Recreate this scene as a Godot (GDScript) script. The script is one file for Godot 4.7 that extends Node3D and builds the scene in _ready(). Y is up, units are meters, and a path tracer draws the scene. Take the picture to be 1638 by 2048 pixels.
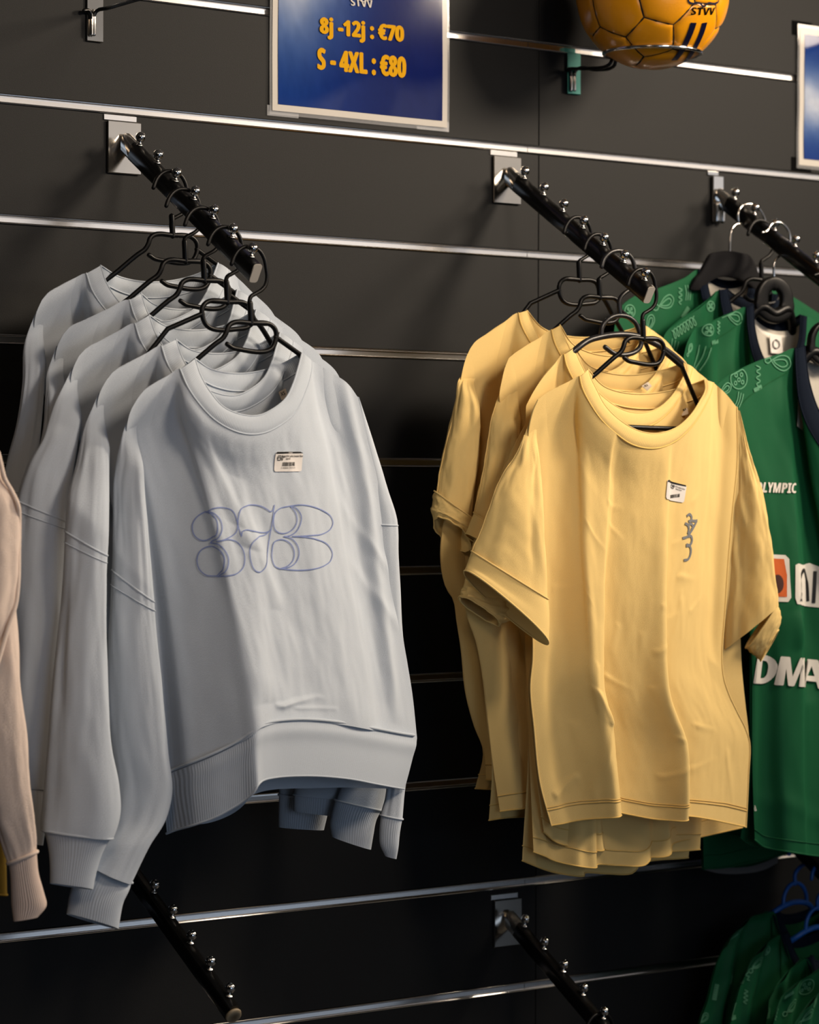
extends Node3D

var mats := {}
var names := {}
const SPOT_A := Vector3(1.25, 2.72, 1.50)
const SPOT_B := Vector3(-0.05, 2.72, 2.05)
const SPOT_D := Vector3(2.05, 2.72, 1.30)
const SPOT_C := Vector3(-1.75, 2.72, 1.9)

func _ready() -> void:
	# --- camera, sky, lights, exposure ---
	var cam := Camera3D.new()
	cam.name = "camera"
	cam.transform = Transform3D(Basis(Vector3(0.794887, 0.003300, 0.606748), Vector3(0.003323, 0.999947, -0.009792), Vector3(-0.606748, 0.009800, 0.794834)), Vector3(-2.384635, 1.500000, 3.123846))
	cam.fov = 20.502
	cam.near = 0.05
	add_child(cam)
	cam.current = true
	var attr := CameraAttributesPhysical.new()
	attr.frustum_focal_length = 66.35
	attr.frustum_focus_distance = 3.62
	attr.exposure_aperture = 3.5
	cam.attributes = attr
	var we := WorldEnvironment.new()
	we.name = "world_environment"
	var env := Environment.new()
	env.background_mode = Environment.BG_COLOR
	env.background_color = Color(0.02, 0.022, 0.025)
	env.tonemap_mode = Environment.TONE_MAPPER_LINEAR
	env.tonemap_exposure = 1.0
	env.sdfgi_enabled = true
	env.ssao_enabled = true
	env.ssil_enabled = true
	we.environment = env
	add_child(we)
	# track spots under the ceiling (warm) and daylight through the shop window behind the camera (cool)
	spot("track_spot_light", SPOT_A, Vector3(0.15, 2.02, 0.1), 38.0, 0.22, Color(1.0, 0.92, 0.82), 4.8)
	spot("track_spot_light", SPOT_B, Vector3(-0.30, 1.92, 0.2), 32.0, 0.22, Color(1.0, 0.92, 0.83), 2.3)
	spot("track_spot_light", SPOT_C, Vector3(-0.55, 1.60, 0.2), 30.0, 0.22, Color(1.0, 0.88, 0.76), 0.5)
	spot("track_spot_light", SPOT_D, Vector3(0.85, 1.05, 0.1), 46.0, 0.22, Color(1.0, 0.92, 0.82), 3.4)
	area_light("window_light", Vector3(-1.0, 1.35, 4.36), Vector3(-0.6, 1.0, 0.0), Vector2(1.7, 1.5), Color(0.78, 0.87, 1.0), 1.0)
	area_light("window_light", Vector3(1.85, 2.25, 4.36), Vector3(0.2, 1.5, 0.0), Vector2(2.7, 0.95), Color(0.98, 0.97, 0.98), 0.35)
	area_light("window_light", Vector3(1.85, 0.20, 4.36), Vector3(0.4, 0.9, 0.0), Vector2(2.7, 0.28), Color(0.84, 0.91, 1.0), 0.15)
	area_light("window_light", Vector3(3.44, 2.3, 2.5), Vector3(0.2, 1.5, 0.3), Vector2(3.2, 0.8), Color(0.98, 0.97, 0.98), 0.2)
	make_materials()
	build_room()
	build_slat_wall()
	build_fixtures()
	build_sweaters()
	build_tees()
	build_jerseys()
	build_signs()


func spot(called: String, at: Vector3, aim: Vector3, angle: float, size: float, c: Color, energy: float) -> void:
	var l := SpotLight3D.new()
	l.name = called
	l.spot_angle = angle
	l.spot_angle_attenuation = 1.0
	l.spot_attenuation = 2.0
	l.spot_range = 12.0
	l.light_size = size
	l.light_color = c
	l.light_energy = energy
	l.shadow_enabled = true
	add_child(l, true)
	l.look_at_from_position(at, aim, Vector3.UP)


func area_light(called: String, at: Vector3, aim: Vector3, size: Vector2, c: Color, energy: float) -> void:
	var l := AreaLight3D.new()
	l.name = called
	l.area_size = size
	l.light_color = c
	l.light_energy = energy
	l.area_range = 12.0
	l.area_attenuation = 2.0
	l.shadow_enabled = true
	l.position = at
	add_child(l, true)
	l.look_at_from_position(at, aim, Vector3.UP)


# ---------------------------------------------------------------- helpers: nodes
func numbered(called: String) -> String:
	if not names.has(called):
		names[called] = 0
		return called
	names[called] += 1
	return "%s_%03d" % [called, names[called]]

func thing(called: String, label: String, category: String, group := "", at := Vector3.ZERO) -> Node3D:
	var o := Node3D.new()
	o.name = numbered(called)
	add_child(o)
	o.position = at
	o.set_meta("label", label)
	o.set_meta("category", category)
	if group != "":
		o.set_meta("group", group)
	return o

func part(called: String, m: Mesh, mat: Material, parent: Node3D) -> MeshInstance3D:
	var o := MeshInstance3D.new()
	o.mesh = m
	o.material_override = mat
	if parent == self:
		o.name = numbered(called)
	else:
		o.name = called
	parent.add_child(o, true)
	# shapes are given in world coordinates: move them into the parent's frame
	if parent != self:
		o.transform = parent.global_transform.affine_inverse()
	return o

func structure(called: String, m: Mesh, mat: Material, parent: Node3D = self) -> MeshInstance3D:
	var o := part(called, m, mat, parent)
	if parent == self:
		o.set_meta("kind", "structure")
	return o

# ---------------------------------------------------------------- helpers: curves
func spline(p: Array, n: int, ym := 1.0, zm := 1.0) -> PackedVector3Array:
	# smooth curve through p, n points evenly spaced by a length in which height counts ym
	var dense := _dense(p, 14)
	var acc := PackedFloat32Array([0.0])
	for i in range(1, dense.size()):
		var d := dense[i] - dense[i - 1]
		acc.append(acc[i - 1] + sqrt(d.x * d.x + d.z * d.z * zm * zm + d.y * d.y * ym * ym) + 1e-7)
	var out := PackedVector3Array()
	var at := 0
	for i in n:
		var want: float = acc[acc.size() - 1] * i / (n - 1)
		while at < acc.size() - 2 and acc[at + 1] < want:
			at += 1
		var f: float = clampf((want - acc[at]) / maxf(acc[at + 1] - acc[at], 1e-9), 0.0, 1.0)
		out.append(dense[at].lerp(dense[at + 1], f))
	return out

func paired(a: Array, b: Array, n: int) -> Array:
	# two smooth curves sampled together, so that their control points stay opposite each other
	var k := 12
	var m := a.size()
	var A := _dense(a, k)
	var B := _dense(b, k)
	var acc := PackedFloat32Array([0.0])
	for i in range(1, A.size()):
		acc.append(acc[i - 1] + ((A[i] + B[i]) * 0.5).distance_to((A[i - 1] + B[i - 1]) * 0.5) + 1e-7)
	var oa := PackedVector3Array()
	var ob := PackedVector3Array()
	var at := 0
	for i in n:
		var want: float = acc[acc.size() - 1] * i / (n - 1)
		while at < acc.size() - 2 and acc[at + 1] < want:
			at += 1
		var f: float = clampf((want - acc[at]) / maxf(acc[at + 1] - acc[at], 1e-9), 0.0, 1.0)
		oa.append(A[at].lerp(A[at + 1], f))
		ob.append(B[at].lerp(B[at + 1], f))
	return [oa, ob]

func _dense(p: Array, k: int) -> PackedVector3Array:
	var m := p.size()
	var out := PackedVector3Array()
	for i in m - 1:
		var a: Vector3 = p[i]
		var b: Vector3 = p[i + 1]
		var h: float = maxf(a.distance_to(b), 1e-6)
		var ta := b - a
		var tb := b - a
		if i > 0:
			var q: Vector3 = p[i - 1]
			ta = ((b - a) / h * 0.5 + (a - q) / maxf(a.distance_to(q), 1e-6) * 0.5) * h
		if i < m - 2:
			var r: Vector3 = p[i + 2]
			tb = ((b - a) / h * 0.5 + (r - b) / maxf(r.distance_to(b), 1e-6) * 0.5) * h
		for j in k:
			var t := float(j) / k
			var t2 := t * t
			var t3 := t2 * t
			out.append(a * (2 * t3 - 3 * t2 + 1) + ta * (t3 - 2 * t2 + t) + b * (-2 * t3 + 3 * t2) + tb * (t3 - t2))
	out.append(p[m - 1])
	return out

func moved(p: Array, d: Vector3) -> Array:
	var out := []
	for v in p:
		out.append(v + d)
	return out

# ---------------------------------------------------------------- helpers: surfaces
# a grid is {g: points row by row, nu, nv}; rows run downwards, columns to the right seen from the front
func coons(top: Array, bot: Array, left: Array, right: Array, nu: int, nv: int, folds := [], noise: FastNoiseLite = null, namp := 0.0, nstretch := Vector2(1, 1), ymt := 0.2, ymb := 0.2) -> Dictionary:
	left = left.duplicate()
	right = right.duplicate()
	left[0] = top[0]
	left[left.size() - 1] = bot[0]
	right[0] = top[top.size() - 1]
	right[right.size() - 1] = bot[bot.size() - 1]
	var T := spline(top, nu, ymt, 0.15)
	var B := spline(bot, nu, ymb, 0.15)
	var L := spline(left, nv)
	var R := spline(right, nv)
	var g := PackedVector3Array()
	g.resize(nu * nv)
	var c00 := T[0]
	var c10 := T[nu - 1]
	var c01 := B[0]
	var c11 := B[nu - 1]
	for j in nv:
		var t := float(j) / (nv - 1)
		for i in nu:
			var s := float(i) / (nu - 1)
			var p := T[i] * (1 - t) + B[i] * t + L[j] * (1 - s) + R[j] * s - (c00 * ((1 - s) * (1 - t)) + c10 * (s * (1 - t)) + c01 * ((1 - s) * t) + c11 * (s * t))
			var dz := 0.0
			for f in folds:
				# f: s0, t0, s1, t1, width left/upper, width right/lower, height at start, height at end
				var across: bool = absf(f[2] - f[0]) > absf(f[3] - f[1])
				var v: float = (s - f[0]) / (f[2] - f[0]) if across else (t - f[1]) / (f[3] - f[1])
				if v < -0.25 or v > 1.25:
					continue
				var vc := clampf(v, 0.0, 1.0)
				var ds: float = t - lerpf(f[1], f[3], vc) if across else s - lerpf(f[0], f[2], vc)
				var wd: float = f[4] if ds < 0 else f[5]
				var e: float = ds / wd
				if absf(e) < 3.0:
					var fade := 1.0
					if v < 0.0:
						fade = 1.0 - v * v * 16.0
					elif v > 1.0:
						fade = 1.0 - (v - 1.0) * (v - 1.0) * 16.0
					dz += lerpf(f[6], f[7], vc) * exp(-e * e) * fade
			if noise:
				var edge: float = minf(1.0, minf(s, 1.0 - s) * 12.0) * minf(1.0, minf(t, 1.0 - t) * 12.0)
				dz += noise.get_noise_2d(s * 100.0 * nstretch.x, t * 100.0 * nstretch.y) * namp * edge
			p.z += dz
			g[j * nu + i] = p
	return {"g": g, "nu": nu, "nv": nv}

func band(a: Array, b: Array, nu: int, nv: int, bulge: float, dir: Vector3, ym := 1.0) -> Dictionary:
	# strip between two curves, swelling towards dir
	var A := spline(a, nu, ym)
	var B := spline(b, nu, ym)
	var g := PackedVector3Array()
	for j in nv:
		var t := float(j) / (nv - 1)
		for i in nu:
			g.append(A[i].lerp(B[i], t) + dir * (bulge * sqrt(maxf(0.0, 1.0 - pow(2 * t - 1, 2)))))
	return {"g": g, "nu": nu, "nv": nv}

func tube(Lp: Array, Rp: Array, nv: int, nu: int, flat: float, tilt := 0.0, noise: FastNoiseLite = null, namp := 0.0, cap := 0.14, fold := []) -> Dictionary:
	# sleeve between two outlines; the other axis runs towards the front; nu columns round, the last equal to the first
	var LR := paired(Lp, Rp, nv)
	var L: PackedVector3Array = LR[0]
	var R: PackedVector3Array = LR[1]
	var g := PackedVector3Array()
	for j in nv:
		var t := float(j) / (nv - 1)
		var c := (L[j] + R[j]) * 0.5
		var a := (R[j] - L[j]) * 0.5
		var n := Vector3(-a.z, 0, a.x).normalized() * a.length() * flat
		n.y += tilt * smoothstep(0.35, 1.0, t)
		var close := 1.0
		if cap > 0.0:
			close = sqrt(smoothstep(0.0, cap, t)) * 0.98 + 0.02
		for i in nu:
			var ang := PI - TAU * i / (nu - 1)
			var co := cos(ang)
			var si := sin(ang)
			# squarer than an ellipse
			var p := c + a * (signf(co) * pow(absf(co), 0.9)) + n * (signf(si) * pow(absf(si), 0.85)) * close
			var d := 0.0
			if noise:
				d += noise.get_noise_3d(co * 26.0, si * 26.0, t * 60.0) * namp * minf(1.0, t * 6.0)
			for f in fold:
				# f: angle share 0..1, t0, t1, width, height
				var e: float = (float(i) / (nu - 1) - f[0]) / f[3]
				if absf(e) < 3.0:
					d += f[4] * exp(-e * e) * smoothstep(f[1] - 0.08, f[1] + 0.08, t) * (1.0 - smoothstep(f[2] - 0.08, f[2] + 0.08, t))
			p += ((a.normalized() * co + n.normalized() * si)) * d
			g.append(p)
	return {"g": g, "nu": nu, "nv": nv}

func grid_mesh(d: Dictionary, wrap := false, flip := false) -> ArrayMesh:
	var g: PackedVector3Array = d.g
	var nu: int = d.nu
	var nv: int = d.nv
	var N := PackedVector3Array()
	N.resize(g.size())
	var UV := PackedVector2Array()
	UV.resize(g.size())
	var wlen := 0.0
	var hlen := 0.0
	for i in nu - 1:
		wlen += g[(nv / 2) * nu + i].distance_to(g[(nv / 2) * nu + i + 1])
	for j in nv - 1:
		hlen += g[j * nu + nu / 2].distance_to(g[(j + 1) * nu + nu / 2])
	for j in nv:
		for i in nu:
			var i0 := i - 1
			var i1 := i + 1
			if wrap:
				if i0 < 0: i0 = nu - 2
				if i1 > nu - 1: i1 = 1
			else:
				i0 = maxi(i0, 0)
				i1 = mini(i1, nu - 1)
			var ds := g[j * nu + i1] - g[j * nu + i0]
			var dt := g[mini(j + 1, nv - 1) * nu + i] - g[maxi(j - 1, 0) * nu + i]
			var n := dt.cross(ds)
			if n.length_squared() < 1e-18:
				n = Vector3(0, 1, 0)
			n = n.normalized()
			N[j * nu + i] = -n if flip else n
			UV[j * nu + i] = Vector2(wlen * i / (nu - 1), hlen * j / (nv - 1))
	var idx := PackedInt32Array()
	idx.resize((nu - 1) * (nv - 1) * 6)
	var k := 0
	for j in nv - 1:
		for i in nu - 1:
			var a := j * nu + i
			var q := [a, a + 1, a + nu, a + 1, a + nu + 1, a + nu]
			if flip:
				q = [a, a + nu, a + 1, a + 1, a + nu, a + nu + 1]
			for x in 6:
				idx[k + x] = q[x]
			k += 6
	return arrays_mesh(g, N, UV, idx)

func arrays_mesh(V: PackedVector3Array, N: PackedVector3Array, UV: PackedVector2Array, idx: PackedInt32Array) -> ArrayMesh:
	var a := []
	a.resize(Mesh.ARRAY_MAX)
	a[Mesh.ARRAY_VERTEX] = V
	a[Mesh.ARRAY_NORMAL] = N
	a[Mesh.ARRAY_TEX_UV] = UV
	a[Mesh.ARRAY_INDEX] = idx
	var m := ArrayMesh.new()
	m.add_surface_from_arrays(Mesh.PRIMITIVE_TRIANGLES, a)
	return m

func row(d: Dictionary, t: float, lift := 0.0, s0 := 0.0, s1 := 1.0) -> Array:
	# points along a row of a grid, lifted off it
	var out := []
	var j: float = t * (d.nv - 1)
	var j0 := mini(int(j), d.nv - 2)
	var f := j - j0
	var a := int(s0 * (d.nu - 1))
	var b := int(s1 * (d.nu - 1))
	for i in range(a, b + 1):
		var p: Vector3 = d.g[j0 * d.nu + i].lerp(d.g[(j0 + 1) * d.nu + i], f)
		if lift != 0.0:
			var i0 := maxi(i - 1, 0)
			var i1: int = mini(i + 1, d.nu - 1)
			var ds: Vector3 = d.g[j0 * d.nu + i1] - d.g[j0 * d.nu + i0]
			var dt: Vector3 = d.g[(j0 + 1) * d.nu + i] - d.g[j0 * d.nu + i]
			p += dt.cross(ds).normalized() * lift
		out.append(p)
	return out

func col(d: Dictionary, s: float, lift := 0.0, t0 := 0.0, t1 := 1.0) -> Array:
	var out := []
	var i := clampi(int(round(s * (d.nu - 1))), 0, d.nu - 1)
	for j in range(int(t0 * (d.nv - 1)), int(t1 * (d.nv - 1)) + 1):
		var p: Vector3 = d.g[j * d.nu + i]
		if lift != 0.0:
			var ds: Vector3 = d.g[j * d.nu + mini(i + 1, d.nu - 1)] - d.g[j * d.nu + maxi(i - 1, 0)]
			var dt: Vector3 = d.g[mini(j + 1, d.nv - 1) * d.nu + i] - d.g[maxi(j - 1, 0) * d.nu + i]
			p += dt.cross(ds).normalized() * lift
		out.append(p)
	return out

func cord(p: Array, r: float, sides := 8, ends := true, flatten := 1.0, closed := false) -> Dictionary:
	# round cord along a path; returns a grid that wraps
	var n := p.size()
	var g := PackedVector3Array()
	var up := Vector3(0.013, 0.02, 1.0)
	var frames := []
	for i in n:
		var a: Vector3 = p[maxi(i - 1, 0)]
		var b: Vector3 = p[mini(i + 1, n - 1)]
		if closed and (i == 0 or i == n - 1):
			a = p[n - 2]
			b = p[1]
		var t := (b - a).normalized()
		var x := up.cross(t)
		if x.length() < 0.05:
			x = Vector3(0.3, 1, 0.1).cross(t)
		x = x.normalized()
		up = t.cross(x).normalized()
		frames.append([x, up, t])
	var rings := []
	if ends and not closed:
		rings.append([0, -0.9, 0.15])
		rings.append([0, -0.6, 0.75])
	for i in n:
		rings.append([i, 0.0, 1.0])
	if ends and not closed:
		rings.append([n - 1, 0.6, 0.75])
		rings.append([n - 1, 0.9, 0.15])
	for rg in rings:
		var fr = frames[rg[0]]
		var c: Vector3 = p[rg[0]] + fr[2] * (rg[1] * r)
		for k in sides + 1:
			var ang := TAU * k / sides
			g.append(c + (fr[0] * cos(ang) + fr[1] * sin(ang) * flatten) * r * rg[2])
	return {"g": g, "nu": sides + 1, "nv": rings.size()}

func cord_mesh(p: Array, r: float, sides := 8, flatten := 1.0) -> ArrayMesh:
	return grid_mesh(cord(p, r, sides, true, flatten), true, true)

func wire(p: Array, n: int) -> Array:
	return Array(spline(p, n))

func joined_mesh(list: Array) -> ArrayMesh:
	var st := SurfaceTool.new()
	st.begin(Mesh.PRIMITIVE_TRIANGLES)
	for m in list:
		st.append_from(m, 0, Transform3D.IDENTITY)
	return st.commit()

func box_mesh(lo: Vector3, hi: Vector3, bevel := 0.0) -> ArrayMesh:
	# box with chamfered edges
	var st := SurfaceTool.new()
	st.begin(Mesh.PRIMITIVE_TRIANGLES)
	st.set_smooth_group(-1)
	var c := (lo + hi) * 0.5
	var h := (hi - lo) * 0.5
	var b := minf(bevel, minf(h.x, minf(h.y, h.z)) * 0.9)
	var faces := []
	var ax := [Vector3(1, 0, 0), Vector3(0, 1, 0), Vector3(0, 0, 1)]
	for k in 3:
		for s in [-1.0, 1.0]:
			var n: Vector3 = ax[k] * s
			var u: Vector3 = ax[(k + 1) % 3]
			var v: Vector3 = ax[(k + 2) % 3]
			var hu := absf(h.dot(u)) - b
			var hv := absf(h.dot(v)) - b
			var o: Vector3 = c + n * absf(h.dot(n))
			faces.append([[o + u * hu + v * hv, o - u * hu + v * hv, o - u * hu - v * hv, o + u * hu - v * hv], n])
	if b > 0.0:
		for k in 3:
			var u: Vector3 = ax[(k + 1) % 3]
			var v: Vector3 = ax[(k + 2) % 3]
			var w: Vector3 = ax[k]
			for su in [-1.0, 1.0]:
				for sv in [-1.0, 1.0]:
					var hw := absf(h.dot(w)) - b
					var e1: Vector3 = c + u * su * absf(h.dot(u)) + v * sv * (absf(h.dot(v)) - b)
					var e2: Vector3 = c + u * su * (absf(h.dot(u)) - b) + v * sv * absf(h.dot(v))
					faces.append([[e1 + w * hw, e2 + w * hw, e2 - w * hw, e1 - w * hw], (u * su + v * sv).normalized()])
		for sx in [-1.0, 1.0]:
			for sy in [-1.0, 1.0]:
				for sz in [-1.0, 1.0]:
					var s := Vector3(sx, sy, sz)
					var q := c + s * h
					faces.append([[q - Vector3(0, sy, sz) * b, q - Vector3(sx, 0, sz) * b, q - Vector3(sx, sy, 0) * b], s.normalized()])
	for f in faces:
		var q: Array = f[0]
		var n: Vector3 = f[1]
		for t in range(1, q.size() - 1):
			var tri := [q[0], q[t], q[t + 1]]
			if (tri[1] - tri[0]).cross(tri[2] - tri[0]).dot(n) > 0:
				tri = [q[0], q[t + 1], q[t]]
			for p in tri:
				st.set_normal(n)
				st.add_vertex(p)
	return st.commit()

func extrude_x(profile: Array, x0: float, x1: float, caps := true) -> ArrayMesh:
	# profile: points (z, y), going round; extruded along x
	var st := SurfaceTool.new()
	st.begin(Mesh.PRIMITIVE_TRIANGLES)
	st.set_smooth_group(-1)
	var n := profile.size()
	var area := 0.0
	for i in n:
		var a: Vector2 = profile[i]
		var b: Vector2 = profile[(i + 1) % n]
		area += a.x * b.y - b.x * a.y
	for i in n:
		var a: Vector2 = profile[i]
		var b: Vector2 = profile[(i + 1) % n]
		var e := b - a
		var nn := Vector3(0, -e.x, e.y).normalized() * (1.0 if area > 0 else -1.0)
		var q := [Vector3(x0, a.y, a.x), Vector3(x0, b.y, b.x), Vector3(x1, b.y, b.x), Vector3(x1, a.y, a.x)]
		for t in [[0, 1, 2], [0, 2, 3]]:
			var tri := [q[t[0]], q[t[1]], q[t[2]]]
			if (tri[1] - tri[0]).cross(tri[2] - tri[0]).dot(nn) > 0:
				tri = [tri[0], tri[2], tri[1]]
			for p in tri:
				st.set_normal(nn)
				st.add_vertex(p)
	if caps:
		var tri2 := Geometry2D.triangulate_polygon(PackedVector2Array(profile))
		for side in [[x0, -1.0], [x1, 1.0]]:
			for k in range(0, tri2.size(), 3):
				var tri := []
				for m in 3:
					var p: Vector2 = profile[tri2[k + m]]
					tri.append(Vector3(side[0], p.y, p.x))
				if (tri[1] - tri[0]).cross(tri[2] - tri[0]).x * side[1] > 0:
					tri = [tri[0], tri[2], tri[1]]
				for p in tri:
					st.set_normal(Vector3(side[1], 0, 0))
					st.add_vertex(p)
	return st.commit()

func lathe(profile: Array, at: Vector3, axis: Vector3, sides := 20) -> ArrayMesh:
	# profile: (radius, along axis)
	var x := axis.cross(Vector3(0.3, 0.1, 1)).normalized()
	var y := axis.cross(x).normalized()
	var g := PackedVector3Array()
	for p in profile:
		for k in sides + 1:
			var a := TAU * k / sides
			g.append(at + axis * p.y + (x * cos(a) + y * sin(a)) * p.x)
	return grid_mesh({"g": g, "nu": sides + 1, "nv": profile.size()}, true, true)

# ---------------------------------------------------------------- helpers: print and lettering on cloth
func drape(d: Dictionary, x: float, y: float, lift: float) -> Array:
	# the point of a grid above (x, y): nearest grid point, then Newton steps; returns [point, normal]
	var g: PackedVector3Array = d.g
	var nu: int = d.nu
	var nv: int = d.nv
	if not d.has("bins"):
		var bins := {}
		for k in g.size():
			var key := int(floor(g[k].x / 0.01)) * 4096 + int(floor(g[k].y / 0.01))
			if not bins.has(key):
				bins[key] = PackedInt32Array()
			bins[key].append(k)
		d.bins = bins
	var best := -1
	var bd := 1e9
	var bx := int(floor(x / 0.01))
	var by := int(floor(y / 0.01))
	for r in [1, 3]:
		for ix in range(bx - r, bx + r + 1):
			for iy in range(by - r, by + r + 1):
				var l = d.bins.get(ix * 4096 + iy)
				if l != null:
					for k in l:
						var e := (g[k].x - x) * (g[k].x - x) + (g[k].y - y) * (g[k].y - y)
						e = maxf(e, 4e-6) - g[k].z * 4e-5
						if e < bd:
							bd = e
							best = k
		if best >= 0:
			break
	if best < 0:
		return [Vector3(x, y, g[g.size() / 2].z), Vector3(0, 0, 1)]
	var s := float(best % nu)
	var t := float(best / nu)
	var p := g[best]
	var n := Vector3(0, 0, 1)
	for it in 5:
		var i := clampi(int(s), 0, nu - 2)
		var j := clampi(int(t), 0, nv - 2)
		var a := g[j * nu + i]
		var b := g[j * nu + i + 1]
		var c := g[(j + 1) * nu + i]
		var e := g[(j + 1) * nu + i + 1]
		var u := s - i
		var v := t - j
		p = a.lerp(b, u).lerp(c.lerp(e, u), v)
		var ds := (b - a).lerp(e - c, v)
		var dt := (c - a).lerp(e - b, u)
		n = dt.cross(ds).normalized()
		var det := ds.x * dt.y - ds.y * dt.x
		if absf(det) < 1e-10:
			break
		var rx := x - p.x
		var ry := y - p.y
		s = clampf(s + clampf((rx * dt.y - ry * dt.x) / det, -1.5, 1.5), 0.0, nu - 1.001)
		t = clampf(t + clampf((ry * ds.x - rx * ds.y) / det, -1.5, 1.5), 0.0, nv - 1.001)
	return [p + n * lift, n]

func print_lines(d: Dictionary, strokes: Array, width: float, lift := 0.0009, smooth := true, per := 7) -> ArrayMesh:
	# flat printed strokes lying on a grid
	var list := []
	for st in strokes:
		var p: Array = st
		if smooth and p.size() > 2:
			p = wire(p, (p.size() - 1) * per + 1)
		else:
			p = wire(p, p.size() * 6)
		var V := []
		for q in p:
			V.append(drape(d, q.x, q.y, lift))
		var g := PackedVector3Array()
		var N := PackedVector3Array()
		var uv := PackedVector2Array()
		var idx := PackedInt32Array()
		for i in V.size():
			var a: Vector3 = V[maxi(i - 1, 0)][0]
			var b: Vector3 = V[mini(i + 1, V.size() - 1)][0]
			var side: Vector3 = (b - a).cross(V[i][1]).normalized() * (width * 0.5)
			g.append(V[i][0] + side)
			g.append(V[i][0] - side)
			for k in 2:
				N.append(V[i][1])
				uv.append(Vector2(k, i))
			if i:
				var o := i * 2
				idx.append_array(PackedInt32Array([o - 2, o - 1, o, o - 1, o + 1, o]))
		list.append(arrays_mesh(g, N, uv, idx))
	return joined_mesh(list)

func print_polygon(d: Dictionary, pts: Array, lift := 0.0006, cell := 0.006) -> ArrayMesh:
	# flat filled patch lying on a grid: the polygon is cut into small squares
	var poly := PackedVector2Array()
	var lo := Vector2(9, 9)
	var hi := Vector2(-9, -9)
	for p in pts:
		var q := Vector2(p.x, p.y)
		poly.append(q)
		lo = lo.min(q)
		hi = hi.max(q)
	var V := PackedVector3Array()
	var N := PackedVector3Array()
	var uv := PackedVector2Array()
	var idx := PackedInt32Array()
	var nx := int((hi.x - lo.x) / cell) + 1
	var ny := int((hi.y - lo.y) / cell) + 1
	for jx in nx:
		for jy in ny:
			var o := lo + Vector2(jx, jy) * cell
			var sq := PackedVector2Array([o, o + Vector2(cell, 0), o + Vector2(cell, cell), o + Vector2(0, cell)])
			for pc in Geometry2D.intersect_polygons(poly, sq):
				var tri := Geometry2D.triangulate_polygon(pc)
				var base := V.size()
				for q in pc:
					var r := drape(d, q.x, q.y, lift)
					V.append(r[0])
					N.append(r[1])
					uv.append(q)
				for k in range(0, tri.size(), 3):
					var a: Vector2 = pc[tri[k]]
					var b: Vector2 = pc[tri[k + 1]]
					var c: Vector2 = pc[tri[k + 2]]
					if (b - a).cross(c - a) > 0:
						idx.append_array(PackedInt32Array([base + tri[k], base + tri[k + 2], base + tri[k + 1]]))
					else:
						idx.append_array(PackedInt32Array([base + tri[k], base + tri[k + 1], base + tri[k + 2]]))
	return arrays_mesh(V, N, uv, idx)

func letters(text: String, a: Vector3, b: Vector3, height: float, font := "Droid Sans", bold := true, depth := 0.0004, on = null, lift := 0.0008, slant := 0.0, heavy := 0.0) -> ArrayMesh:
	if heavy > 0.0:
		var dx := (b - a).normalized() * heavy
		var dy := Vector3(0, heavy * 0.6, 0)
		return joined_mesh([letters(text, a - dx, b - dx, height, font, bold, depth, on, lift, slant), letters(text, a + dx, b + dx, height, font, bold, depth * 0.97, on, lift, slant), letters(text, a + dy, b + dy, height, font, bold, depth * 0.94, on, lift, slant), letters(text, a - dy, b - dy, height, font, bold, depth * 0.91, on, lift, slant)])
	# raised print running from a to b along the baseline, squeezed to fit
	var tm := TextMesh.new()
	var f := SystemFont.new()
	f.font_names = PackedStringArray([font])
	f.font_weight = 700 if bold else 400
	tm.font = f
	tm.font_size = 64
	tm.pixel_size = 0.01
	tm.depth = 0.0 if on else 0.05
	tm.text = text
	tm.horizontal_alignment = HORIZONTAL_ALIGNMENT_LEFT
	tm.curve_step = 1.5
	var s := tm.get_mesh_arrays()
	var V: PackedVector3Array = s[Mesh.ARRAY_VERTEX]
	var N: PackedVector3Array = s[Mesh.ARRAY_NORMAL]
	var lo := Vector3(99, 99, 99)
	var hi := -lo
	for v in V:
		lo = lo.min(v)
		hi = hi.max(v)
	var x := (b - a)
	var wd := x.length()
	x = x.normalized()
	var z := x.cross(Vector3.UP).normalized()
	var y := z.cross(x).normalized()
	for i in V.size():
		var u := (V[i].x - lo.x) / (hi.x - lo.x) * wd
		var v := (V[i].y - lo.y) / (hi.y - lo.y) * height
		var p := a + x * (u + slant * v) + y * v
		if on:
			var r := drape(on, p.x, p.y, lift)
			V[i] = r[0]
			N[i] = r[1]
		else:
			V[i] = p + z * ((V[i].z - lo.z) / maxf(hi.z - lo.z, 1e-6) * depth)
			N[i] = (x * N[i].x + y * N[i].y + z * N[i].z).normalized()
	s[Mesh.ARRAY_VERTEX] = V
	s[Mesh.ARRAY_NORMAL] = N
	s[Mesh.ARRAY_TANGENT] = null
	var m := ArrayMesh.new()
	m.add_surface_from_arrays(Mesh.PRIMITIVE_TRIANGLES, s)
	return m

# ---------------------------------------------------------------- materials
func plain(c: Color, rough: float, metal := 0.0) -> StandardMaterial3D:
	var m := StandardMaterial3D.new()
	m.albedo_color = c
	m.roughness = rough
	m.metallic = metal
	return m

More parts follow.
